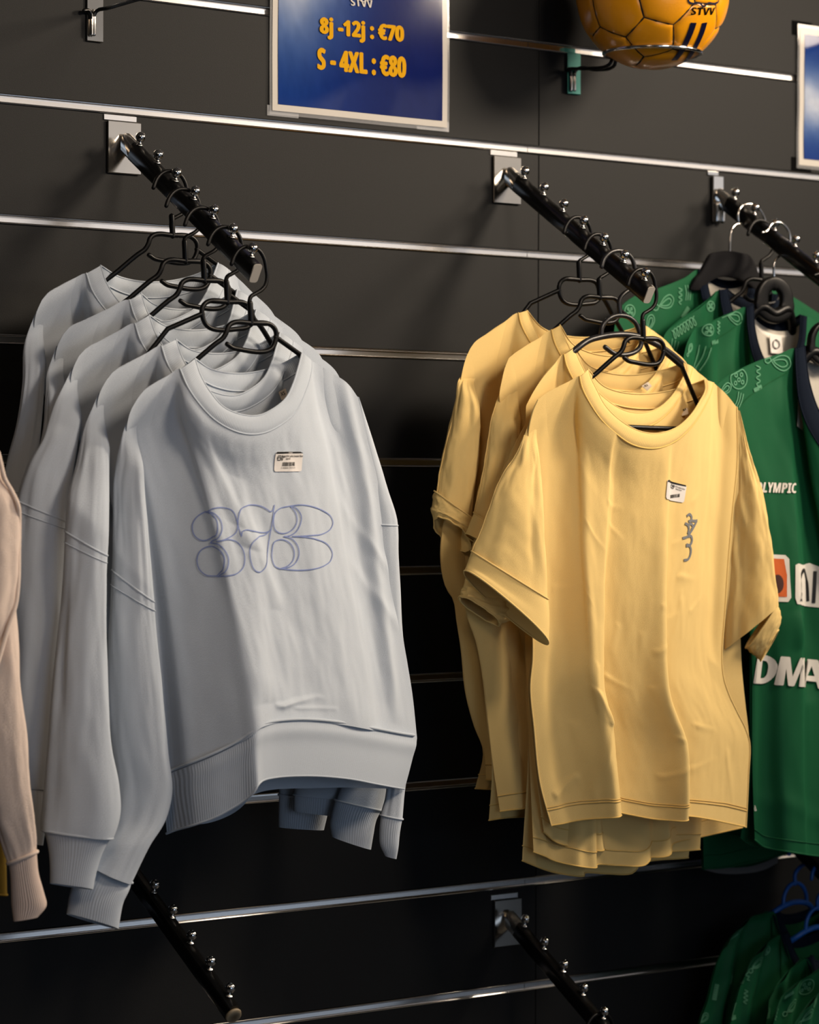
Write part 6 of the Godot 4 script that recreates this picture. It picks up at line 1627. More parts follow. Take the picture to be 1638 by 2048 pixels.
	part("badge_field", print_polygon(f, [Vector3(0.4497, 1.3972, 0.2414), Vector3(0.4803, 1.3955, 0.2476), Vector3(0.4851, 1.3727, 0.2489), Vector3(0.4848, 1.3414, 0.2494), Vector3(0.4563, 1.343, 0.2371)], 0.0018, 0.005), mats.print_orange, bd)
	var disc := []
	for k in 20:
		disc.append(Vector3(0.4691, 1.3601, 0.2451) + Vector3(cos(TAU * k / 20) * 0.0105, sin(TAU * k / 20) * 0.0135, 0))
	part("badge_disc", print_polygon(f, disc, 0.0024, 0.005), mats.print_brown, bd)
	var sp := part("sponsor_word", print_polygon(f, [Vector3(0.4979, 1.3868, 0.253), Vector3(0.5032, 1.3889, 0.2537), Vector3(0.5287, 1.386, 0.2383), Vector3(0.5452, 1.3885, 0.234), Vector3(0.5631, 1.3826, 0.2385), Vector3(0.5928, 1.3798, 0.2594), Vector3(0.5978, 1.3233, 0.2569), Vector3(0.5727, 1.3233, 0.2395), Vector3(0.5351, 1.3269, 0.2344), Vector3(0.5005, 1.3313, 0.2548), Vector3(0.4975, 1.3398, 0.2537)], 0.0012, 0.005), mats.print_white, t)
	for stroke in [[Vector3(0.5081, 1.3353, 0.2541), Vector3(0.5144, 1.365, 0.2487), Vector3(0.5284, 1.3788, 0.2386), Vector3(0.5386, 1.3642, 0.2337), Vector3(0.5437, 1.3334, 0.2289)], [Vector3(0.5536, 1.3307, 0.2342), Vector3(0.5546, 1.3769, 0.2359)], [Vector3(0.5668, 1.3291, 0.2382), Vector3(0.5673, 1.371, 0.2395), Vector3(0.5662, 1.3757, 0.2494), Vector3(0.5705, 1.3642, 0.2533), Vector3(0.5759, 1.3293, 0.2483)]]:
		part("word_stroke", print_lines(f, [stroke], 0.0058, 0.002, false), mats.print_black, sp)
	for q in [["D", Vector3(0.4426, 1.2194, 0.2277), Vector3(0.4716, 1.2173, 0.2355)], ["M", Vector3(0.4741, 1.2167, 0.2389), Vector3(0.5151, 1.213, 0.253)], ["A", Vector3(0.5163, 1.2122, 0.2528), Vector3(0.5752, 1.2061, 0.2398)]]:
		part("printed_initial", letters(q[0], q[1], q[2], 0.040, "Droid Sans", true, 0.0, f, 0.0022, 0.05, 0.0011), mats.print_white, t)
	part("printed_web_word", letters("od", Vector3(0.4443, 1.0354, 0.2238), Vector3(0.451, 1.0373, 0.2243), 0.008, "Droid Serif", true, 0.0, f, 0.0018), mats.print_white, t)
	# jerseys behind it
	r = jersey({"label": "green jersey directly behind the front one, a white size tab on its inner neck", "group": g1, "at": Vector3(0.5676, 1.7578, 0.14), "seed": 102,
		"shl": [Vector3(0.3807, 1.6503, 0.14), Vector3(0.3864, 1.6862, 0.14), Vector3(0.3979, 1.7131, 0.14), Vector3(0.4134, 1.7258, 0.14), Vector3(0.439, 1.7347, 0.14), Vector3(0.4766, 1.7491, 0.14)], "co": [Vector3(0.5077, 1.759, 0.142), Vector3(0.5032, 1.7257, 0.15), Vector3(0.5106, 1.6837, 0.155), Vector3(0.5352, 1.6501, 0.158), Vector3(0.5658, 1.6486, 0.158), Vector3(0.5974, 1.6738, 0.154), Vector3(0.6178, 1.7077, 0.15), Vector3(0.6309, 1.7499, 0.142)], "ci": [Vector3(0.5228, 1.7633, 0.14), Vector3(0.5202, 1.7265, 0.147), Vector3(0.5307, 1.6887, 0.152), Vector3(0.5503, 1.6673, 0.154), Vector3(0.5707, 1.6679, 0.154), Vector3(0.5952, 1.6885, 0.15), Vector3(0.6104, 1.7149, 0.147), Vector3(0.6204, 1.7525, 0.14)],
		"bo": [Vector3(0.5146, 1.7588, 0.136), Vector3(0.5477, 1.7394, 0.124), Vector3(0.5896, 1.7287, 0.118), Vector3(0.623, 1.7333, 0.124), Vector3(0.6359, 1.7504, 0.136)], "bi": [Vector3(0.5267, 1.7637, 0.136), Vector3(0.5598, 1.7466, 0.122), Vector3(0.5905, 1.7413, 0.117), Vector3(0.6166, 1.745, 0.122), Vector3(0.6244, 1.7529, 0.136)], "shr": [Vector3(0.6633, 1.7394, 0.138), Vector3(0.7166, 1.7188, 0.138), Vector3(0.7544, 1.696, 0.138)],
		"left": [Vector3(0.39, 1.6508, 0.13), Vector3(0.3945, 1.5505, 0.13), Vector3(0.4291, 1.3342, 0.13), Vector3(0.48, 1.1147, 0.13), Vector3(0.4928, 0.9913, 0.13)], "right": [Vector3(0.7628, 1.6965, 0.13), Vector3(0.7812, 1.4024, 0.13), Vector3(0.8061, 0.9747, 0.13)], "hem": [Vector3(0.4928, 0.9913, 0.13), Vector3(0.5114, 0.9851, 0.14), Vector3(0.5219, 0.981, 0.15), Vector3(0.6136, 0.9736, 0.13), Vector3(0.7409, 0.9643, 0.13), Vector3(0.8061, 0.9747, 0.13)],
		"folds": [[0.14, 0.05, 0.10, 0.6, 0.03, 0.03, 0.006, 0.01], [0.09, 0.05, 0.05, 0.6, 0.02, 0.02, -0.006, -0.01], [0.24, 0.05, 0.26, 0.6, 0.05, 0.04, 0.004, 0.008]], "yoke": [Vector3(0.5011, 1.7402, 0.15), Vector3(0.4722, 1.7232, 0.15), Vector3(0.4474, 1.7094, 0.15), Vector3(0.4258, 1.6907, 0.15)],
		"motifs": [[0, Vector3(0.479, 1.7437, 0.15), 0.022, -0.3], [1, Vector3(0.4304, 1.7234, 0.145), 0.009, 0.0], [2, Vector3(0.4521, 1.7277, 0.145), 0.009, 0.0], [4, Vector3(0.4215, 1.6837, 0.14), 0.022, -0.25], [0, Vector3(0.398, 1.6938, 0.14), 0.010, 1.0], [3, Vector3(0.4443, 1.7066, 0.145), 0.008, 0.2]]})
	t = r[0]
	part("lining_hem", grid_mesh(band([Vector3(0.5063, 0.9314, 0.06), Vector3(0.5359, 0.9307, 0.062), Vector3(0.5939, 0.9288, 0.066), Vector3(0.6212, 0.9338, 0.07), Vector3(0.6424, 0.941, 0.075)], [Vector3(0.5063, 0.9299, 0.06), Vector3(0.536, 0.9225, 0.062), Vector3(0.5939, 0.919, 0.066), Vector3(0.6213, 0.9225, 0.07), Vector3(0.6425, 0.9312, 0.075)], 30, 4, 0.001, Vector3(0, 0, 1))), mats.grey_mesh, t)
	part("neck_tape", grid_mesh(band([Vector3(0.5347, 1.7387, 0.13), Vector3(0.561, 1.7281, 0.124), Vector3(0.5871, 1.724, 0.1205), Vector3(0.622, 1.7288, 0.125), Vector3(0.6295, 1.74, 0.13)], [Vector3(0.5347, 1.7328, 0.13), Vector3(0.5631, 1.7209, 0.124), Vector3(0.5872, 1.7159, 0.1205), Vector3(0.6221, 1.7214, 0.125), Vector3(0.6295, 1.734, 0.13)], 30, 4, 0.001, Vector3(0, 0, 1))), mats.print_white, t)
	var tab := part("size_label", quad([Vector3(0.5684, 1.7216, 0.128), Vector3(0.5931, 1.721, 0.128), Vector3(0.5964, 1.6945, 0.128), Vector3(0.5717, 1.6952, 0.128)]), mats.sticker, t)
	part("tab_symbol", cord_mesh(wire([Vector3(0.5803, 1.7153, 0.1295), Vector3(0.5866, 1.7119, 0.1295), Vector3(0.5876, 1.706, 0.1295), Vector3(0.5815, 1.7021, 0.1295), Vector3(0.5753, 1.7056, 0.1295), Vector3(0.5752, 1.7115, 0.1295), Vector3(0.5803, 1.7153, 0.1295)], 30), 0.0007, 6), mats.print_black, tab)
	r = jersey({"label": "second large green jersey from the wall, a looping scribble along its shoulder", "group": g1, "at": Vector3(0.5555, 1.7814, 0.1), "seed": 103,
		"shl": [Vector3(0.3746, 1.6801, 0.1), Vector3(0.3861, 1.7179, 0.1), Vector3(0.4075, 1.7331, 0.1), Vector3(0.4518, 1.758, 0.1), Vector3(0.4746, 1.7721, 0.1)], "co": [Vector3(0.4917, 1.7858, 0.102), Vector3(0.4892, 1.7598, 0.11), Vector3(0.4987, 1.727, 0.115), Vector3(0.5283, 1.706, 0.118), Vector3(0.571, 1.7148, 0.116), Vector3(0.5995, 1.7457, 0.11), Vector3(0.6155, 1.7839, 0.102)], "ci": [Vector3(0.5087, 1.7882, 0.1), Vector3(0.5091, 1.7681, 0.106), Vector3(0.5196, 1.739, 0.11), Vector3(0.5381, 1.7241, 0.113), Vector3(0.5667, 1.7296, 0.112), Vector3(0.59, 1.7529, 0.107), Vector3(0.6019, 1.7849, 0.1)],
		"bo": [Vector3(0.4984, 1.7865, 0.096), Vector3(0.5283, 1.7691, 0.086), Vector3(0.5751, 1.7624, 0.08), Vector3(0.6106, 1.7725, 0.086), Vector3(0.6204, 1.7844, 0.096)], "bi": [Vector3(0.5125, 1.7885, 0.096), Vector3(0.5384, 1.7814, 0.086), Vector3(0.575, 1.7773, 0.08), Vector3(0.6001, 1.781, 0.086), Vector3(0.6058, 1.7852, 0.096)], "shr": [Vector3(0.6615, 1.7696, 0.098), Vector3(0.7148, 1.7468, 0.098), Vector3(0.7473, 1.7275, 0.098)],
		"left": [Vector3(0.3838, 1.6807, 0.09), Vector3(0.3962, 1.5508, 0.09), Vector3(0.4368, 1.3327, 0.09), Vector3(0.468, 1.1123, 0.09), Vector3(0.477, 0.937, 0.09)], "right": [Vector3(0.7555, 1.7281, 0.09), Vector3(0.7686, 1.4017, 0.09), Vector3(0.7826, 0.9571, 0.09)], "hem": [Vector3(0.477, 0.937, 0.09), Vector3(0.5194, 0.9351, 0.09), Vector3(0.5602, 0.9386, 0.09), Vector3(0.5911, 0.9399, 0.09), Vector3(0.6275, 0.9445, 0.09), Vector3(0.6749, 0.9514, 0.09), Vector3(0.7826, 0.9571, 0.09)], "back_hem": [Vector3(0.5063, 0.9299, 0.06), Vector3(0.536, 0.9233, 0.062), Vector3(0.5939, 0.9198, 0.066), Vector3(0.6213, 0.9233, 0.07), Vector3(0.6477, 0.9338, 0.075), Vector3(0.687, 0.9447, 0.078), Vector3(0.7931, 0.9476, 0.08)],
		"folds": [[0.2, 0.05, 0.2, 0.6, 0.04, 0.04, 0.004, 0.008]], "motifs": [[3, Vector3(0.4226, 1.7283, 0.105), 0.024, 0.5], [4, Vector3(0.4009, 1.6953, 0.1), 0.02, -0.3], [1, Vector3(0.4749, 1.7616, 0.105), 0.008, 0.0]]})
	r = jersey({"label": "large green jersey nearest the wall, a knotted loop drawn on its wide shoulder", "group": g1, "at": Vector3(0.546, 1.8052, 0.062), "seed": 104,
		"shl": [Vector3(0.32, 1.7013, 0.062), Vector3(0.3293, 1.7505, 0.062), Vector3(0.3542, 1.7689, 0.062), Vector3(0.395, 1.7822, 0.062), Vector3(0.4304, 1.7933, 0.062), Vector3(0.4581, 1.8033, 0.062)], "co": [Vector3(0.4852, 1.8177, 0.064), Vector3(0.4827, 1.793, 0.07), Vector3(0.4892, 1.7651, 0.074), Vector3(0.5168, 1.7403, 0.077), Vector3(0.5585, 1.7456, 0.076), Vector3(0.5879, 1.7768, 0.072), Vector3(0.6049, 1.8138, 0.064)], "ci": [Vector3(0.5032, 1.8135, 0.062), Vector3(0.5017, 1.7918, 0.067), Vector3(0.5081, 1.769, 0.071), Vector3(0.5266, 1.7549, 0.073), Vector3(0.5561, 1.7591, 0.072), Vector3(0.5804, 1.7826, 0.068), Vector3(0.5923, 1.8103, 0.062)],
		"bo": [Vector3(0.4919, 1.8177, 0.058), Vector3(0.5218, 1.8003, 0.05), Vector3(0.5634, 1.7935, 0.045), Vector3(0.5957, 1.8022, 0.05), Vector3(0.6097, 1.8144, 0.058)], "bi": [Vector3(0.507, 1.814, 0.058), Vector3(0.5319, 1.8082, 0.05), Vector3(0.5633, 1.8054, 0.045), Vector3(0.5874, 1.8078, 0.05), Vector3(0.5962, 1.8107, 0.058)], "shr": [Vector3(0.6571, 1.7969, 0.06), Vector3(0.6997, 1.7805, 0.06), Vector3(0.7428, 1.7625, 0.06)],
		"left": [Vector3(0.3261, 1.7017, 0.055), Vector3(0.3501, 1.5506, 0.055), Vector3(0.4295, 1.3316, 0.055), Vector3(0.5009, 1.1078, 0.055), Vector3(0.5218, 1.0025, 0.055)], "right": [Vector3(0.7479, 1.7629, 0.055), Vector3(0.7612, 1.4011, 0.055), Vector3(0.7749, 0.9849, 0.055)], "hem": [Vector3(0.5218, 1.0025, 0.055), Vector3(0.6251, 0.984, 0.055), Vector3(0.7749, 0.9849, 0.055)],
		"folds": [[0.2, 0.05, 0.2, 0.6, 0.04, 0.04, 0.003, 0.006]], "motifs": [[0, Vector3(0.4179, 1.7641, 0.065), 0.022, 0.3], [1, Vector3(0.3517, 1.7513, 0.065), 0.010, 0.0], [2, Vector3(0.4506, 1.7771, 0.066), 0.012, 0.0], [4, Vector3(0.4646, 1.7828, 0.068), 0.014, 0.1], [3, Vector3(0.4617, 1.7534, 0.066), 0.010, 0.9], [0, Vector3(0.3914, 1.7327, 0.062), 0.016, 1.2]]})
	# their hangers
	velvet_hanger()
	var hw := wire_hanger("black wire-shaped hanger among the large green jerseys", Vector3(0.5724, 1.8855, 0.103), "hanger", "", false, 0.0, 0.004)
	round_hanger("black plastic hanger with a chrome hook inside the green jersey with the size tab", Vector3(0.5684, 1.7727, 0.137), mats.chrome, 0.038, 0.0135)
	round_hanger("black plastic hanger inside the frontmost large green jersey, cut by the picture edge", Vector3(0.5614, 1.7036, 0.25), mats.black_plastic, 0.036, 0.025)
	build_small_jerseys()
	build_beige()

func velvet_hanger() -> void:
	var t := thing("hanger", "wide dark grey padded hanger with a chrome hook inside the green jersey nearest the wall", "hanger", "", Vector3(0.5775, 1.9071, 0.066))
	part("hook", cord_mesh(wire([Vector3(0.5652, 1.8907, 0.066), Vector3(0.5631, 1.9025, 0.066), Vector3(0.5692, 1.9147, 0.066), Vector3(0.5836, 1.9201, 0.066), Vector3(0.6002, 1.9182, 0.066), Vector3(0.6127, 1.9085, 0.066), Vector3(0.6191, 1.8953, 0.066), Vector3(0.6129, 1.886, 0.066), Vector3(0.585, 1.8872, 0.069), Vector3(0.5611, 1.889, 0.066), Vector3(0.5509, 1.8809, 0.066), Vector3(0.5479, 1.8689, 0.066), Vector3(0.546, 1.8451, 0.066)], 70), 0.0019, 8), mats.chrome, t)
	var up: Array = [Vector3(0.4644, 1.7968, 0.066), Vector3(0.4824, 1.8108, 0.066), Vector3(0.4964, 1.8292, 0.066), Vector3(0.5064, 1.8415, 0.066), Vector3(0.5246, 1.8462, 0.066), Vector3(0.5429, 1.8479, 0.066), Vector3(0.5655, 1.8468, 0.066), Vector3(0.5851, 1.8434, 0.066), Vector3(0.5966, 1.8312, 0.066), Vector3(0.605, 1.8152, 0.066), Vector3(0.6196, 1.8039, 0.066), Vector3(0.6386, 1.7912, 0.066)]
	var dn: Array = [Vector3(0.4705, 1.7795, 0.066), Vector3(0.4905, 1.7914, 0.066), Vector3(0.5066, 1.8017, 0.066), Vector3(0.5208, 1.8068, 0.066), Vector3(0.533, 1.8088, 0.066), Vector3(0.5442, 1.8086, 0.066), Vector3(0.5575, 1.807, 0.066), Vector3(0.5719, 1.8032, 0.066), Vector3(0.5843, 1.7978, 0.066), Vector3(0.5947, 1.7908, 0.066), Vector3(0.6114, 1.7855, 0.066), Vector3(0.6303, 1.7773, 0.066)]
	var m := paired(up, dn, 60)
	var U: PackedVector3Array = m[0]
	var D: PackedVector3Array = m[1]
	var g := PackedVector3Array()
	for i in 60:
		for k in 25:
			var a := TAU * k / 24
			var c := (U[i] + D[i]) * 0.5
			var h := (U[i] - D[i]) * 0.5
			var tap := sqrt(clampf(minf(i, 59 - i) / 4.0, 0.02, 1.0))
			g.append(c + h * (signf(cos(a)) * pow(absf(cos(a)), 0.5)) * tap + Vector3(0, 0, 0.006 * signf(sin(a)) * pow(absf(sin(a)), 0.6) * tap))
	part("body", grid_mesh({"g": g, "nu": 25, "nv": 60}, true, true), cloth(Color(0.085, 0.085, 0.095), 0.85, 0.3), t)

func round_hanger(label: String, c: Vector3, hook_mat: Material, ro: float, ri: float) -> void:
	# moulded hanger with a large eye under the hook
	var t := thing("hanger", label, "hanger", "", c)
	var g := PackedVector3Array()
	for k in 57:
		var a := TAU * k / 56
		var wide := 1.0 + 0.35 * pow(maxf(0.0, -sin(a)), 1.0) * absf(cos(a))
		var po := Vector3(cos(a) * ro * wide, sin(a) * ro * 0.92, 0)
		var pi := Vector3(cos(a) * ri, sin(a) * ri * 1.1, 0)
		for q in 17:
			var b := TAU * q / 16
			var m := (po + pi) * 0.5
			var e := (po - pi) * 0.5
			g.append(c + m + e * (signf(cos(b)) * pow(absf(cos(b)), 0.6)) + Vector3(0, 0, 0.0055 * signf(sin(b)) * pow(absf(sin(b)), 0.6)))
	part("eye", grid_mesh({"g": g, "nu": 17, "nv": 57}, true, true), mats.black_plastic, t)
	part("shoulder_bar", cord_mesh(wire([c + Vector3(-0.052, -0.045, -0.016), c + Vector3(-0.044, -0.030, -0.008), c + Vector3(-0.026, -0.012, 0), c + Vector3(0, -0.02, 0), c + Vector3(0.026, -0.012, 0), c + Vector3(0.044, -0.030, -0.008), c + Vector3(0.052, -0.045, -0.016)], 60), 0.0075, 12), mats.black_plastic, t)
	part("neck", cord_mesh([c + Vector3(0, 0.018, 0), c + Vector3(0, 0.030, 0)], 0.0055, 12), mats.black_plastic, t)
	var top := c + Vector3(0, 0.03, 0)
	part("hook", cord_mesh(wire([top, top + Vector3(0, 0.022, 0), top + Vector3(0.004, 0.03, 0), top + Vector3(0.022, 0.042, 0), top + Vector3(0.032, 0.056, 0), top + Vector3(0.030, 0.072, 0), top + Vector3(0.014, 0.084, 0), top + Vector3(-0.004, 0.082, 0), top + Vector3(-0.016, 0.070, 0), top + Vector3(-0.024, 0.068, 0)], 50), 0.0019, 8), hook_mat, t)

func build_small_jerseys() -> void:
	var g := "small green jerseys on blue hangers at the bottom right"
	var labels := ["small green jersey nearest the wall, a knotted loop at the tip of its shoulder", "small green jersey second from the wall, dark and light drawings down its sleeve", "middle small green jersey, its shoulder plain and glossy", "small green jersey with a round of little circles on its shoulder", "small green jersey nearest the camera, cut by the bottom right corner"]
	var zs := [0.09, 0.13, 0.17, 0.21, 0.25]
	var shl: Array = [[Vector3(0.5261, 0.8206, 0.09), Vector3(0.5342, 0.8332, 0.09), Vector3(0.5607, 0.8485, 0.09), Vector3(0.5823, 0.8578, 0.09), Vector3(0.602, 0.8605, 0.09)], [Vector3(0.5264, 0.7892, 0.13), Vector3(0.5344, 0.8016, 0.13), Vector3(0.565, 0.8192, 0.13), Vector3(0.5793, 0.8274, 0.13)], [Vector3(0.5321, 0.7489, 0.17), Vector3(0.5402, 0.7604, 0.17), Vector3(0.5656, 0.7812, 0.17), Vector3(0.5871, 0.7929, 0.17)], [Vector3(0.5088, 0.7472, 0.21), Vector3(0.5168, 0.7608, 0.21), Vector3(0.546, 0.775, 0.21), Vector3(0.5776, 0.7856, 0.21)], [Vector3(0.5051, 0.7328, 0.25), Vector3(0.5151, 0.7424, 0.25), Vector3(0.5352, 0.756, 0.25), Vector3(0.5605, 0.7698, 0.25)]]
	var cl: Array = [Vector3(0.6166, 0.8622, 0.09), Vector3(0.5958, 0.834, 0.13), Vector3(0.6088, 0.8033, 0.17), Vector3(0.6085, 0.7948, 0.21), Vector3(0.5922, 0.7831, 0.25)]
	var left: Array = [[Vector3(0.5357, 0.8184, 0.08), Vector3(0.5266, 0.8119, 0.08), Vector3(0.5155, 0.7967, 0.08), Vector3(0.5046, 0.7689, 0.08), Vector3(0.4956, 0.741, 0.08), Vector3(0.4797, 0.7074, 0.08), Vector3(0.4759, 0.6695, 0.08), Vector3(0.501, 0.5186, 0.08)], [Vector3(0.5361, 0.7868, 0.12), Vector3(0.5301, 0.7763, 0.12), Vector3(0.522, 0.7625, 0.12), Vector3(0.515, 0.7448, 0.12), Vector3(0.5041, 0.7167, 0.12), Vector3(0.4973, 0.6734, 0.12), Vector3(0.5136, 0.4876, 0.12)], [Vector3(0.542, 0.7463, 0.16), Vector3(0.5391, 0.7261, 0.16), Vector3(0.5322, 0.6977, 0.16), Vector3(0.5243, 0.662, 0.16), Vector3(0.5357, 0.4556, 0.16)], [Vector3(0.5187, 0.7446, 0.2), Vector3(0.5128, 0.7279, 0.2), Vector3(0.5049, 0.6926, 0.2), Vector3(0.5001, 0.6571, 0.2), Vector3(0.5115, 0.453, 0.2)], [Vector3(0.5152, 0.7301, 0.24), Vector3(0.5093, 0.7129, 0.24), Vector3(0.5005, 0.678, 0.24), Vector3(0.4957, 0.6428, 0.24), Vector3(0.507, 0.4475, 0.24)]]
	for k in 5:
		var z: float = zs[k]
		var a: Vector3 = cl[k]
		var b := a + Vector3(0.125, 0.0, 0)
		var tip: Vector3 = shl[k][0]
		var bot: Vector3 = left[k][left[k].size() - 1]
		var shr := [b + Vector3(0.02, -0.008, 0), b + Vector3(0.05, -0.028, 0), b + Vector3(0.075, -0.06, 0)]
		var br := Vector3(shr[2].x, bot.y, z)
		var ai := a + Vector3(0.0135, 0.003, 0)
		var bi := b + Vector3(-0.0135, 0.003, 0)
		var mm := []
		if k == 0:
			mm = [[0, Vector3(0.5425, 0.8327, 0.092), 0.016, 0.75], [3, Vector3(0.509, 0.7514, 0.085), 0.012, 1.3], [4, Vector3(0.5356, 0.7678, 0.09), 0.008, -0.5], [0, Vector3(0.485, 0.7135, 0.085), 0.012, 0.6]]
		elif k == 1:
			mm = [[0, Vector3(0.551, 0.7931, 0.134), 0.015, 0.7], [1, Vector3(0.5754, 0.8119, 0.133), 0.008, 0.0], [2, Vector3(0.5346, 0.781, 0.13), 0.010, 0.2], [2, Vector3(0.5307, 0.7483, 0.13), 0.010, -0.2], [4, Vector3(0.5104, 0.7578, 0.13), 0.007, 0.1], [3, Vector3(0.5025, 0.7184, 0.13), 0.010, 0.2]]
		elif k == 3:
			mm = [[1, Vector3(0.5757, 0.77, 0.212), 0.013, 0.0], [0, Vector3(0.5432, 0.7423, 0.212), 0.016, 0.6], [3, Vector3(0.5329, 0.7637, 0.212), 0.008, 0.5], [2, Vector3(0.5149, 0.7364, 0.21), 0.009, 0.0]]
		elif k == 4:
			mm = [[0, Vector3(0.5313, 0.7366, 0.252), 0.016, 0.6], [1, Vector3(0.5474, 0.7564, 0.252), 0.007, 0.0]]
		else:
			mm = [[4, Vector3(0.5374, 0.7281, 0.172), 0.010, 0.2]]
		jersey({"label": labels[k], "group": g, "at": a, "seed": 120 + k, "nu": 70, "nv": 80, "shl": shl[k], "shr": shr, "co": neck(a, b, 0.085, 0.012), "ci": neck(ai, bi, 0.068, 0.011), "bo": neck(a + Vector3(0, 0, -0.004), b + Vector3(0, 0, -0.004), 0.028, -0.018), "bi": neck(ai + Vector3(0, 0, -0.004), bi + Vector3(0, 0, -0.004), 0.016, -0.018),
			"left": left[k], "right": [shr[2], shr[2].lerp(br, 0.5), br], "hem": [bot, bot.lerp(br, 0.35) + Vector3(0, -0.01, 0.01), bot.lerp(br, 0.7) + Vector3(0, -0.01, 0.01), br],
			"folds": [[0.10, 0.04, 0.10, 0.5, 0.025, 0.03, 0.004, 0.010], [0.18, 0.05, 0.16, 0.5, 0.03, 0.04, -0.006, -0.010], [0.30, 0.02, 0.27, 0.5, 0.03, 0.05, 0.004, 0.008]], "motifs": mm, "lining": mats.jersey_dark, "line": 0.0014})
	var hl := ["blue plastic hanger whose arch stands free nearest the wall", "blue plastic hanger cut by the picture edge, lower than its neighbour"]
	var hp: Array = [Vector3(0.6608, 0.87, 0.094), Vector3(0.6682, 0.8367, 0.134)]
	for k in 2:
		var c: Vector3 = hp[k]
		var t := thing("hanger", hl[k], "hanger", "blue plastic hangers", c)
		part("arch", cord_mesh(wire([c + Vector3(-0.025, 0.0, 0), c + Vector3(-0.023, 0.014, 0), c + Vector3(-0.014, 0.027, 0), c + Vector3(0, 0.032, 0), c + Vector3(0.014, 0.027, 0), c + Vector3(0.023, 0.014, 0), c + Vector3(0.025, 0, 0)], 40), 0.0030, 10), mats.blue_plastic, t)
		part("shoulder_bar", cord_mesh(wire([c + Vector3(-0.046, -0.016, -0.012), c + Vector3(-0.038, -0.008, -0.004), c + Vector3(-0.025, -0.001, 0), c + Vector3(0, 0.003, 0), c + Vector3(0.025, -0.001, 0), c + Vector3(0.038, -0.008, -0.004), c + Vector3(0.046, -0.016, -0.012)], 50), 0.0042, 10), mats.blue_plastic, t)
		part("hook", cord_mesh(wire([c + Vector3(0, 0.030, 0), c + Vector3(0, 0.045, 0), c + Vector3(0.006, 0.052, 0), c + Vector3(0.024, 0.062, 0), c + Vector3(0.030, 0.078, 0), c + Vector3(0.022, 0.094, 0), c + Vector3(0.004, 0.098, 0), c + Vector3(-0.010, 0.088, 0), c + Vector3(-0.013, 0.076, 0)], 50), 0.0030, 10), mats.blue_plastic, t)
	var rail := make_arm("black sloping rail at the right edge carrying the small green jerseys", Vector3(0.6608, 0.87, 0.094) + Vector3(0.006, 0.112, 0) - STEP * 1.2)

